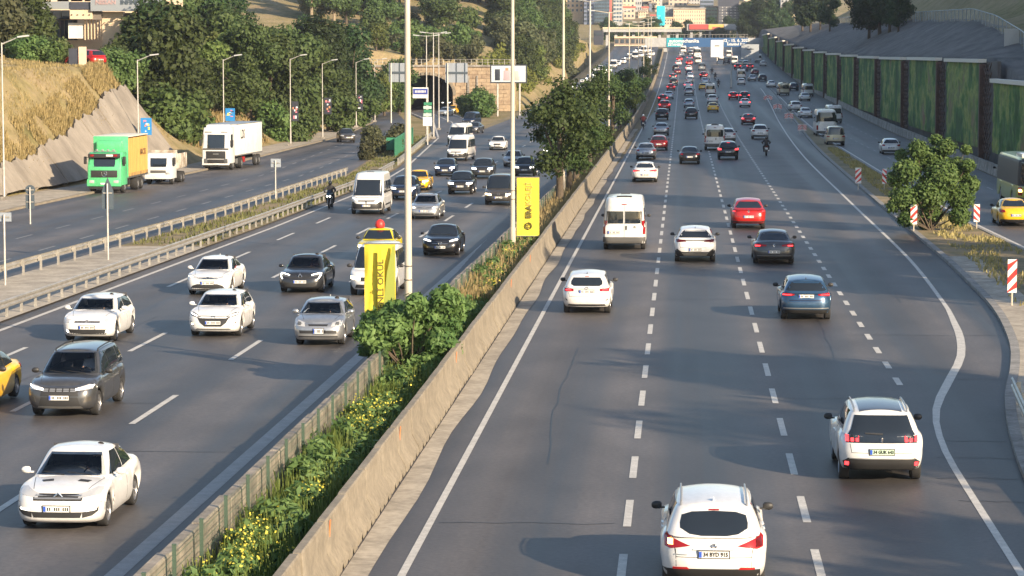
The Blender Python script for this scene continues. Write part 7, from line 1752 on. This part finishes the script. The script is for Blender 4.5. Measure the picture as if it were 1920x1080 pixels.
# the near median bush: individual leaves
cl = []; rb = random.Random(21); Yb = 75.2
for (px, py, s_) in ((735, 610, .55), (775, 600, .6), (815, 590, .5), (835, 560, .45), (712, 640, .42), (760, 650, .5), (800, 640, .5), (845, 610, .35), (700, 600, .35), (790, 690, .38), (765, 720, .40), (800, 715, .36), (730, 700, .38), (690, 625, .42), (850, 580, .42), (810, 680, .42), (825, 640, .45), (750, 745, .3), (740, 580, .35), (690, 655, .28), (845, 650, .3), (720, 670, .22), (780, 570, .35)):
    p = AT(px, py, Yb+rb.uniform(-.8, .8)); cl.append((p.x, p.y, p.z, s_, s_, s_*.85))
o = empty('shrub', (-7.75, Yb, .1), label='bright leafy shrub growing out of the median around the big lamp post', cat='shrub'); off = np.array((-7.75, Yb, .1))
lv = quads_mesh('crown', leaves(cl, 17000, .095, 2, aspect=2.3, shell=.12)-off, L_MED); link('crown', lv, o)
mb = MB()
for c in cl: mb.path([(rb.uniform(-.2, .2), rb.uniform(-.2, .2), 0), ((c[0]+7.75)*.5, (c[1]-Yb)*.5, (c[2]-.1)*.55), (c[0]+7.75, c[1]-Yb, c[2]-.1)], [.035, .025, .01], 5)
mb.build('trunk', M_BARK, o)
# weeds and flowers of the strip: uncountable
def blades(name, xs, ys, n, hgt, wd, m, seed, dens=None, zoff=.1, lean=.35, flowers=None):
    g = np.random.default_rng(seed); X = g.uniform(*xs, n); Y = ys[0]+(ys[1]-ys[0])*g.random(n)**1.6; keep = np.ones(n, bool)
    if dens: keep = np.array([g.random() < dens(x, y) for x, y in zip(X, Y)])
    X, Y = X[keep], Y[keep]; k = len(X); hs = hgt[0]+(hgt[1]-hgt[0])*g.random(k); a = g.uniform(0, 6.28, k); lx, ly = np.cos(a)*hs*lean*g.random(k), np.sin(a)*hs*lean*g.random(k); b = g.uniform(0, 6.28, k)
    Z = np.array([zroad(x, y) for x, y in zip(X, Y)])+zoff; dx, dy = np.cos(b)*wd/2, np.sin(b)*wd/2
    P0 = np.stack([X-dx, Y-dy, Z-.03], 1); P1 = np.stack([X+dx, Y+dy, Z-.03], 1); P2 = np.stack([X+lx+dx*.4, Y+ly+dy*.4, Z+hs], 1); P3 = np.stack([X+lx-dx*.4, Y+ly-dy*.4, Z+hs], 1)
    V = np.stack([P0, P1, P2, P3], 1).reshape(-1, 3); return V, np.stack([X+lx, Y+ly, Z+hs], 1)
def wave(x, y): return .5+.5*math.sin(y*.42+1.0)*math.sin(y*.13+x*.8)
L_GRASS = leafmat('grass_green', (.07, .12, .025), (.16, .21, .05), .05); L_VERGE0 = 0; L_VERGE = leafmat('grass_verge', (.09, .11, .03), (.20, .19, .08), .05); L_DRY = leafmat('grass_dry', (.24, .20, .08), (.42, .34, .16), .05); L_FLOW = leafmat('flower_yellow', (.45, .38, .05), (.62, .54, .10), .05, .2)
V, T = blades('weeds', (-8.25, -6.75), (38, 130), 30000, (.15, .75), .035, L_GRASS, 1, lambda x, y: .35+.65*wave(x, y)); tag(link('weeds', quads_mesh('weeds', V, L_GRASS)), 'tall green weeds filling the strip between the two concrete walls', 'weeds', None, 'stuff')
cl = [(-7.5+rb.uniform(-.55, .6), 40+90*rb.random()**1.5, .3+rb.random()*.3, .35, .45, .35) for i in range(150)]
tag(link('undergrowth', quads_mesh('undergrowth', leaves(cl, 26000, .085, 8, aspect=2.2, shell=.2), L_MED)), 'leafy green undergrowth along the median', 'undergrowth', None, 'stuff')
fl = np.array([c[:3] for c in cl]); g = np.random.default_rng(5); F = []
cf = [(c[0]+.1, c[1], c[2]+.28, .40, .55, .25) for c in cl if wave(c[0]*2, c[1]*1.3+2) > .55]
tag(link('flowers', quads_mesh('flowers', leaves(cf, 1500, .042, 6, aspect=1.2, shell=.3), L_FLOW)), 'small yellow flowers among the median weeds', 'flowers', None, 'stuff')
V, T = blades('dry_grass', (-8.2, -6.7), (95, 330), 20000, (.3, 1.0), .05, L_DRY, 3, lambda x, y: .3+.6*(1-wave(x, y*1.7))); tag(link('dry_grass', quads_mesh('dry_grass', V, L_DRY)), 'pale dry grass in the farther part of the median', 'grass', None, 'stuff')
# verge grasses
g = np.random.default_rng(11)
def verge(name, xl, xr, ya, yb, n, hgt, m, label, zf, wd=.06, pw=1.0):
    Y = ya+(yb-ya)*g.random(n)**pw; u = g.random(n); X = np.array([lerp(xl(y), xr(y), t) for y, t in zip(Y, u)]); Z = np.array([zf(x, y) for x, y in zip(X, Y)]); h = hgt[0]+(hgt[1]-hgt[0])*g.random(n); keep = np.array([mnoise.noise(Vector((x*.5, y*.25, 3)))+.25*g.random()-.05 > 0 for x, y in zip(X, Y)]); X, Y, Z, h = X[keep], Y[keep], Z[keep], h[keep]; k = len(X)
    b = g.uniform(0, 6.28, k); dx, dy = np.cos(b)*wd, np.sin(b)*wd; lx, ly = g.normal(size=k)*h*.25, g.normal(size=k)*h*.25
    V = np.stack([np.stack([X-dx, Y-dy, Z-.05], 1), np.stack([X+dx, Y+dy, Z-.05], 1), np.stack([X+lx+dx*.3, Y+ly+dy*.3, Z+h], 1), np.stack([X+lx-dx*.3, Y+ly-dy*.3, Z+h], 1)], 1).reshape(-1, 3)
    tag(link(name, quads_mesh(name, V, m)), label, 'grass', None, 'stuff')
verge('verge_grass', lambda y: front_r(y)+.5, lambda y: leftedge(y)-.3, 134, 330, 9000, (.05, .25), L_VERGE, 'patchy green grass between the two guard rails', lambda x, y: zroad(x, y)+.05)
verge('verge_grass', lambda y: kerbx(y)+1.0, lambda y: slipl(y)-.4, 98, 260, 9000, (.05, .22), L_DRY, 'dry short grass on the verge around the round bush', lambda x, y: zroad(x, y)+.10)
verge('hill_grass', lambda y: left_toe(y)-26, lambda y: left_toe(y)-2.5, 160, 300, 90000, (.07, .24), L_DRY, 'tall dry grass covering the cut slope and plateau edge', lambda x, y: terrain_z(x, y), .04)
verge('hill_grass', lambda y: left_toe(y)-9, lambda y: left_toe(y)-.4, 262, 345, 16000, (.2, .7), L_DRY, 'dry grass strip at the foot of the roadside trees', lambda x, y: terrain_z(x, y), .08)
# round bush on the right verge
p = G(1745, 438); cl = []
for (px, py, s_) in ((1700, 320, .75), (1745, 300, .85), (1790, 320, .8), (1745, 360, .95), (1695, 370, .75), (1800, 370, .75), (1720, 280, .55), (1775, 275, .5), (1755, 262, .35), (1680, 335, .5), (1820, 345, .5), (1815, 310, .4), (1700, 410, .5), (1800, 405, .55), (1745, 400, .6), (1675, 385, .4), (1765, 330, .9), (1735, 420, .35), (1812, 280, .3), (1690, 290, .35)):
    q = AT(px, py, p.y+1.4+rb.uniform(-1.3, 1.3)); cl.append((q.x, q.y, q.z, s_, s_, s_*.9))
o = empty('round_bush', (p.x, p.y+1.4, .05), label='big round green bush on the verge between the hazard markers', cat='bush'); off = np.array((p.x, p.y+1.4, .05))
link('crown', quads_mesh('crown', leaves(cl, 30000, .105, 7, shell=.25)-off, L_BUSH), o); mb = MB()
for c in cl: mb.path([(rb.uniform(-.3, .3), rb.uniform(-.3, .3), 0), ((c[0]-off[0])*.5, (c[1]-off[1])*.5, c[2]*.5), (c[0]-off[0], c[1]-off[1], c[2])], [.05, .035, .012], 5)
mb.build('trunk', M_BARK, o)
for px, py, s_ in ((705, 290, .9), (730, 285, 1.0), (690, 300, .8), (700, 275, 1.0), (745, 270, 1.0)):
    q = G(px, py); tree('scrub', q.x, q.y, s_, 'dry olive bush on the verge before the green hoarding', 'bushes on the verge', name='bush', cat='bush', z=q.z)

verge('slope_grass', lambda y: left_toe(y)-6.4*interp(TT, y)-1.6, lambda y: left_toe(y)-6.4*interp(TT, y)+1.1, 164, 238, 26000, (.10, .48), L_DRY, 'ragged dry grass hanging over the top edge of the slope slabs', lambda x, y: terrain_z(x, y)+.25, .045)
# ================================================================== TRAFFIC
bpy.context.view_layer.update()
PROTO = kidmap()
PAINTS = [PW, PSIL, PGREY, PDK, PBLK, PRED, PDRED, PYEL, PBLUE, PDBLUE, PTAXI, PBEIGE, PLBLUE, PBROWN]
CNAME = {PW: 'white', PSIL: 'silver', PGREY: 'grey', PDK: 'dark grey', PBLK: 'black', PRED: 'red', PDRED: 'dark red', PYEL: 'yellow', PBLUE: 'blue', PDBLUE: 'dark blue', PTAXI: 'yellow', PBEIGE: 'beige', PLBLUE: 'pale blue grey', PBROWN: 'brown grey', PDGREEN: 'lime'}
CAT = {'saloon_car': 'car', 'hatchback': 'car', 'crossover_car': 'car', 'estate_car': 'car', 'taxi_car': 'taxi', 'people_carrier': 'van', 'minibus': 'van', 'bus': 'bus', 'taxi': 'taxi'}
BASE = {}
for k, c in MODELS.items(): BASE[k] = c.body_me.materials[0]
def put(model, px, py, label, pnt=None, away=True, yaw=0.0, group=None, skip=(), pos=None, drv=None):
    c = MODELS[model]; p = pos or G(px, py); sw = {BASE[model]: pnt} if pnt is not None and pnt is not BASE[model] else None
    o = copy_tree(c.root, PROTO, None, sw, skip)
    d = -c.P['wx'][0] if away else -c.P['wx'][1]
    rz = (math.pi/2 if away else -math.pi/2)+R(yaw)
    hx, hy = math.cos(rz), math.sin(rz)
    x, y = p.x+hx*d, p.y+hy*d
    if pos is None: z0, z1 = zroad(x-hx*1.3, y-hy*1.3), zroad(x+hx*1.3, y+hy*1.3)
    else: z0 = z1 = p.z
    o.location = (x, y, (z0+z1)/2+.003); o.rotation_euler = (0, -math.atan2(z1-z0, 2.6), rz)
    tag(o, label, CAT.get(o.name.split('.')[0], 'car'), group)
    if drv: 
        shirt, hair, lb = drv; g = c.P['gh']['x']; q = empty('person', label=lb, cat='person', group='drivers seen through windscreens')
        b = link('driver_body', driver_mesh(shirt), q)
        if hair: link('hair', hair_mesh(), q)
        M = Matrix.Translation(o.location) @ o.rotation_euler.to_matrix().to_4x4() @ Matrix.Translation((g[3]-.48, .36, (.60 if c.P['H'] < 1.55 else .74))); q.matrix_world = M
    return o
ON = 'oncoming traffic'; AW = 'traffic driving away'
D = lambda s, h, l: (s, h, l)
put('saloon_vents', 126, 985, 'white saloon with two dark bonnet vents and chevron badge in front', None, False, 0, ON, drv=D(M_CLOTHD, True, 'driver in dark clothes inside the white saloon with bonnet vents'))
put('estate_rails', 126, 777, 'dark grey estate with roof rails and bright slanted daytime lights', None, False, 0, ON, drv=D(M_CLOTHW, False, 'bald driver in a pale shirt inside the dark grey estate with roof rails'))
put('hatch_white', 173, 638, 'white hatchback with thin chrome grille behind the dark grey estate', None, False, 0, ON, drv=D(M_CLOTHD, True, 'driver inside the white hatchback with the thin chrome grille'))
put('hatch_hexagon', 407, 629, 'white hatchback with wide dark hexagon grille and slim lights', None, False, 0, ON, drv=D(M_CLOTHB, True, 'driver in a blue shirt inside the white hatchback with the hexagon grille'))
put('hatch_silver', 602, 645, 'old silver hatchback with a square plate beside the leafy median shrub', None, False, 0, ON, drv=D(M_CLOTHW, True, 'driver in a pale shirt inside the old silver hatchback'))
put('saloon_dark', 568, 547, 'dark saloon with diamond badge and bright hook shaped lights', None, False, 0, ON, drv=D(M_CLOTHR, True, 'driver in red inside the dark saloon with the diamond badge'))
put('saloon_white', 396, 551, 'white saloon with roof fin beside the guard rail, ahead of the hexagon grille hatchback', None, False, 0, ON, drv=D(M_CLOTHD, True, 'driver inside the white saloon with the roof fin'))
put('saloon_star', 828, 478, 'black saloon with star badge and lit white headlights', None, False, 0, ON)
put('saloon_silver', 797, 410, 'silver saloon with one lit headlight just past the big lamp post', None, False, 0, ON, drv=D(M_CLOTHW, True, 'driver in a pale shirt inside the silver saloon'))
o = put('taxi_l', 707, 487, 'olive yellow taxi with a red dome on its roof above the wrinkled banner', None, False, 0, ON)
mb = MB(); mb.lathe([(.001, .0), (.20, .02), (.24, .14), (.2, .3), (.12, .38), (.001, .42)], 16, 'Z'); dm = mb.build('roof_dome', M_RED, o, smooth=60); dm.location = (.15, 0, 1.43)
put('mpv_l', 702, 553, 'white van mostly hidden behind the wrinkled yellow banner', PW, False, 0, ON)
put('van_front', 690, 401, 'white high roof minibus with dark bumper beside the motorcycle', None, False, 0, ON)
put('suv_l', 757, 374, 'dark blue people carrier half hidden by the big lamp post', PDBLUE, False, 0, ON)
put('taxi_l', 783, 356, 'bright yellow taxi just beyond the dark blue people carrier', PYEL, False, 0, ON)
put('suv_l', 864, 364, 'black boxy four by four with pale lit headlights', PBLK, False, 0, ON)
put('mpv_l', 936, 384, 'brown grey van with circle badge crossed by the cream lamp post', None, False, 0, ON)
put('hatch_l', 835, 330, 'dark blue hatchback in front of the white minibuses', PDBLUE, False, 0, ON)
put('suv_l', 905, 334, 'dark grey crossover with two bright round headlights', PDK, False, 0, ON)
put('van', 858, 301, 'white minibus with wide windscreen at the head of the pair of minibuses', None, False, -6, ON)
put('van', 856, 272, 'white minibus directly behind the other white minibus', None, False, -8, ON)
put('sedan', 886, 250, 'grey saloon coming down beside the white minibuses', PGREY, False, -8, ON)
put('mpv', 879, 236, 'large dark van with white mirror behind the grey saloon', PDBLUE, False, -9, ON)
put('van', 866, 210, 'white minibus with headlights lit just out of the tunnel', None, False, -12, ON)
put('taxi_l', 846, 213, 'taxi with amber lit headlights coming from the tunnel mouth', PYEL, False, -12, ON)
put('sedan', 831, 217, 'pale blue car at the edge of the tunnel road', PLBLUE, False, -12, ON)
put('suv_l', 838, 200, 'car with two lit headlights inside the dark tunnel mouth', PBLK, False, -12, ON)
put('suv_l', 984, 331, 'dark crossover with lit headlights under the first median tree', PDK, False, 0, ON)
put('sedan', 962, 312, 'silver saloon behind the cream lamp post of the smooth banner', PSIL, False, 0, ON)
put('sedan_l', 933, 281, 'white saloon beside the leaves of the first median tree', PW, False, 0, ON)
put('suv_l', 1036, 297, 'black crossover between the first two median trees', PBLK, False, 0, ON)
put('taxi', 0, 0, 'yellow taxi cut off by the picture edge beside the dark grey estate', PYEL, False, 0, ON, pos=Vector((-19.15, 69.4, zroad(-19, 70))))
put('suv', 651, 267, 'grey crossover alone on the frontage road by the shaded trees', PBROWN, False, 14, ON)
FARL = [(1094, 172, 'van', PW), (1097, 181, 'sedan_l', PW), (1111, 161, 'hatch_l', PW), (1121, 167, 'suv_l', PW), (1080, 168, 'sedan_l', PSIL), (1105, 152, 'sedan_l', PSIL), (1118, 148, 'van', PW), (1130, 141, 'sedan_l', PW), (1141, 136, 'sedan_l', PW), (1125, 134, 'suv_l', PW), (1150, 129, 'van', PW), (1158, 123, 'sedan_l', PW), (1168, 119, 'sedan_l', PW), (1176, 113, 'sedan_l', PSIL), (1191, 111, 'van', PW), (1201, 107, 'sedan_l', PW), (1214, 111, 'sedan_l', PW), (1222, 105, 'suv_l', PW), (1182, 105, 'sedan_l', PLBLUE), (1207, 100, 'van', PW), (1216, 98, 'sedan_l', PW), (1196, 98, 'hatch_l', PSIL)]
ORD = ['first', 'second', 'third', 'fourth', 'fifth', 'sixth', 'seventh', 'eighth', 'ninth', 'tenth', 'eleventh', 'twelfth', 'thirteenth', 'fourteenth', 'fifteenth', 'sixteenth', 'seventeenth', 'eighteenth', 'nineteenth', 'twentieth', 'twenty first', 'twenty second', 'twenty third', 'twenty fourth']
KN = {'van': 'minibus', 'mpv': 'van', 'sedan': 'saloon', 'hatch': 'hatchback', 'suv': 'crossover', 'coach': 'bus', 'taxi': 'taxi'}
def knm(m): return KN[m.split('_')[0]]
FARSKIP = ('door_seam', 'bumper_seam', 'bonnet_seam', 'tailgate_seam', 'plate_frame', 'door_handle', 'rim', 'emblem', 'wiper', 'antenna_fin', 'plate_lettering', 'plate_band', 'lower_intake')
for i, (px, py, m, pn) in enumerate(sorted(FARL, key=lambda q: -q[1])):
    put(m, px, py, '%s %s, %s in the distant oncoming queue behind the median trees' % (CNAME[pn], knm(m), ORD[i]), pn, False, 0, 'distant oncoming queue', FARSKIP)
# right carriageway, near
put('crossover_rails', 1337, 1100, 'white crossover with roof rails and a lit amber indicator, plate 34 BYD 915', None, True, 0, AW)
put('crossover_claw', 1648, 897, 'white crossover with black rear glass, claw shaped red lamps and greenish plate', None, True, 0, AW)
put('hatch_rear', 1101, 586, 'white hatchback with small rounded rear window next to the concrete barrier', None, True, 0, AW)
put('hatch_blue', 1510, 598, 'blue hatchback with lettered badge in the third lane', None, True, 0, AW)
put('van_rear', 1171, 467, 'white high roof van with twin rear windows next to the barrier', None, True, 0, AW)
put('crossover_white', 1303, 490, 'white crossover with black lower bumper beside the high roof van', None, True, 0, AW)
put('saloon_grey_rear', 1450, 493, 'dark grey saloon with wide red light strip behind the red coupe crossover', None, True, 0, AW)
put('coupe_red', 1403, 428, 'bright red coupe crossover with plain rear window', None, True, 0, AW)
put('saloon_grey_rear', 1209, 341, 'white saloon with sloping tail next to the barrier, ahead of the high roof van', PW, True, 0, AW)
put('sedan', 1211, 299, 'silver saloon directly ahead of the white sloping tail saloon', PSIL, True, 0, AW)
put('sedan', 1293, 307, 'black saloon with pale plate in the second lane', PBLK, True, 0, AW)
put('suv_b', 1365, 299, 'black crossover braking with three red lamps beside the white minibus', PBLK, True, 0, AW)
put('van', 1340, 281, 'white rounded minibus with one big rear window', None, True, 0, AW)
put('hatch', 1364, 266, 'white hatchback peeping out behind the rounded minibus', PW, True, 0, AW)
put('suv', 1425, 261, 'white crossover alone in the fourth lane behind the braking saloon', PW, True, 0, AW)
put('sedan_b', 1403, 234, 'dark red saloon braking in the fourth lane', PDRED, True, 0, AW)
L1 = [(1235, 282, 'hatch', PDRED), (1240, 254, 'sedan', PSIL), (1241, 225, 'suv', PBLK), (1246, 207, 'suv_b', PRED), (1243, 192, 'hatch_b', PDRED), (1254, 186, 'sedan', PLBLUE), (1258, 170, 'hatch_b', PRED), (1263, 160, 'suv', PBLK), (1262, 149, 'hatch_b', PGREY), (1270, 139, 'sedan', PDRED), (1267, 132, 'suv', PBLK), (1272, 123, 'hatch_b', PW), (1274, 115, 'sedan_b', PRED), (1278, 107, 'sedan', PW), (1281, 100, 'van', PW), (1283, 95, 'sedan', PSIL)]
L2 = [(1296, 223, 'suv', PBLK), (1292, 202, 'hatch', PLBLUE), (1292, 179, 'suv', PSIL), (1290, 166, 'sedan_b', PW), (1293, 156, 'sedan', PSIL), (1294, 148, 'sedan', PLBLUE), (1292, 141, 'hatch', PDBLUE), (1291, 133, 'hatch_b', PW), (1292, 123, 'suv_b', PRED), (1293, 113, 'sedan_b', PW), (1294, 105, 'suv', PGREY), (1295, 99, 'sedan', PSIL), (1296, 94, 'hatch', PW)]
L3 = [(1337, 210, 'taxi', PYEL), (1336, 195, 'suv', PW), (1332, 180, 'van', PW), (1318, 169, 'hatch', PYEL), (1322, 158, 'sedan', PLBLUE), (1319, 147, 'suv_b', PDRED), (1316, 132, 'mpv', PSIL), (1309, 120, 'van', PW), (1307, 109, 'coach', PW), (1304, 102, 'van', PW), (1303, 96, 'sedan', PDK)]
L4 = [(1397, 201, 'sedan_b', PW), (1396, 188, 'suv_b', PBLK), (1375, 187, 'hatch_b', PRED), (1390, 159, 'hatch', PW), (1390, 149, 'van', PW), (1383, 130, 'suv_b', PDRED), (1377, 121, 'van', PW), (1388, 124, 'sedan', PBEIGE), (1398, 123, 'hatch', PW), (1396, 134, 'sedan', PDBLUE), (1406, 130, 'suv_b', PRED), (1362, 120, 'mpv', PDBLUE), (1367, 109, 'van', PW), (1422, 117, 'van', PW), (1431, 124, 'hatch', PW), (1352, 112, 'sedan', PW), (1345, 103, 'sedan', PBEIGE)]
L5 = [(1566, 273, 'mpv', PBEIGE), (1548, 256, 'coach', PW), (1564, 231, 'van', PW), (1511, 221, 'sedan', PW), (1492, 209, 'suv', PW), (1510, 189, 'sedan', PW), (1515, 181, 'van', PW), (1470, 179, 'van', PBEIGE), (1489, 170, 'suv', PDK), (1447, 164, 'sedan', PW), (1411, 152, 'sedan', PSIL), (1430, 152, 'suv', PBLK), (1416, 140, 'hatch', PDRED)]
for lane, L in (('lane beside the median barrier', L1), ('second lane from the median barrier', L2), ('third lane from the median barrier', L3), ('far queue of the fourth lane', L4), ('slip road below the planted wall', L5)):
    for i, (px, py, m, pn) in enumerate(sorted(L, key=lambda q: -q[1])):
        put(m, px, py, '%s %s%s, %s vehicle in the %s' % (CNAME[pn], knm(m), ' braking' if m.endswith('_b') else '', ORD[i], lane), pn, True, 4 if (lane.startswith('slip') and py < 240) else 0, AW, FARSKIP if py < 200 else ())
put('hatch', 1670, 289, 'white hatchback on the slip road behind the round bush', PW, True, 0, AW)
put('taxi', 1901, 423, 'yellow taxi hatchback on the slip road under the city bus', PYEL, True, 0, AW)
# city bus at the picture edge
P = P_van(L=11.8, W=2.5, H=3.1); h = P['L']/2
P.update(wr=.48, wx=(-h+3.3, h-2.6), sill=.34, zs=[(-h, 1.35), (h-.3, 1.35), (h, 1.3)], gh=dict(x=(-h+.03, h-.05, -h+.10, h-.25), w=(1.22, 1.12), n=26, m=7, peak=0, arc=.02, bowf=.03, bowr=.02), nf=26, mf=6, frontp=[(0, .06), (.15, .0), (1, .03)], sw=[(-h+.3+i*1.62, -h+1.85+i*1.62, -h+.3+i*1.62, -h+1.85+i*1.62) for i in range(7)], swz0=1.45, swz1=2.55, rz=1.45)
cb = bus('city_bus', P, PDGREEN, 'city_bus'); cb.patch('rear_panel', M_BLACKP, 'R', [(-1.16, 1.34), (1.16, 1.34), (1.10, 2.98), (-1.10, 2.98)], off=.01); cb.patch('side_panel', M_BLACKP, 'L', [(-h+.12, 1.38), (h-.4, 1.38), (h-.4, 2.9), (-h+.18, 2.9)], off=.012); part('roof_unit', PW, cb.root, [((-3.6, 0, 3.12), (2.8, 1.9, .34), .1)]); cb.both('indicator', M_AMBER, 'R', [(1.0, 1.0), (1.14, 1.0), (1.14, 1.16), (1.0, 1.16)], off=.03)
p = G(1948, 392); cb.root.location = (p.x, p.y+h, p.z); cb.root.rotation_euler = (0, 0, math.pi/2); tag(cb.root, 'lime green city bus with black rear window cut off by the picture edge', 'bus', AW)
# lorries on the frontage road
p = G(196, 363); green_lorry((p.x, p.y, p.z), -math.pi/2); p = G(405, 319); white_lorry((p.x, p.y, p.z), -math.pi/2+R(-3)); p = G(297, 346); tipper((p.x, p.y, p.z), -math.pi/2)
# cars on the plateau
for m, px, Y, yaw, pn, lb, zz in (('suv', 146, 240.2, -128, PRED, 'red crossover parked on the plateau above the slope', 0),):
    d = ray(px, 300); x = d.x*Y/d.y; put(m, 0, 0, lb, pn, False, yaw, 'cars parked at the dealership', FARSKIP, pos=Vector((x, Y, terrain_z(x, Y)+.12)))
# motorcycles
def bike(px, py, away, col, jk, hl, lb, lr, yaw=0):
    p = G(px, py); rz = math.pi/2 if away else -math.pi/2; rz += R(yaw); d = -.66 if away else .68; loc = (p.x-math.cos(rz)*d*(1 if not away else -1)*-1 if False else p.x, p.y+(.66 if away else .68)*(1), p.z)
    motorbike(loc, rz, col, lb, 'motorcycles'); rider(loc, rz, jk, hl, lr)
PTEAL = paint('teal', (.02, .06, .09), .3)
bike(617, 391, False, PTEAL, M_CLOTHD, M_HELM, 'dark motorcycle with twin lit headlights beside the guard rail', 'rider in black with a black helmet on the oncoming motorcycle')
bike(1437, 292, True, PDRED, M_CLOTHD, M_HELM, 'motorcycle alone in the fourth lane', 'rider in dark clothes on the motorcycle in the fourth lane')
bike(1206, 241, True, PBLK, M_CLOTHR, M_HELMW, 'motorcycle squeezing past next to the concrete barrier', 'rider with a white helmet beside the concrete barrier')
for i, (px, py) in enumerate(((1347, 164), (1341, 150), (1335, 140))): bike(px, py, True, PBLK, M_CLOTHD, M_HELM, ORD[i]+' of three distant motorcycles between the third and fourth lanes', 'dark clad rider on the '+ORD[i]+' of the three distant motorcycles')
# remove the unplaced prototypes
used = cb.root
for c in MODELS.values():
    if c.root is used: continue
    for k in PROTO.get(c.root.name, []):
        for q in PROTO.get(k.name, []):
            for w in PROTO.get(q.name, []): bpy.data.objects.remove(w)
            bpy.data.objects.remove(q)
        bpy.data.objects.remove(k)
    bpy.data.objects.remove(c.root)
# ================================================================== HAZE
hz = MB(); hz.box((0, 1450, 75), (1960, 3140, 190)); hm = bpy.data.materials.new('haze'); hm.use_nodes = True; hn = hm.node_tree; hn.nodes.clear()
ho = N(hn, 'ShaderNodeOutputMaterial'); hv = N(hn, 'ShaderNodeVolumePrincipled'); hv.inputs['Color'].default_value = (.78, .86, 1, 1); hv.inputs['Density'].default_value = .0001; hv.inputs['Anisotropy'].default_value = .2
hn.links.new(hv.outputs[0], ho.inputs['Volume']); tag(hz.build('haze', hm), 'thin pale summer haze over the motorway valley', 'haze', None, 'stuff')
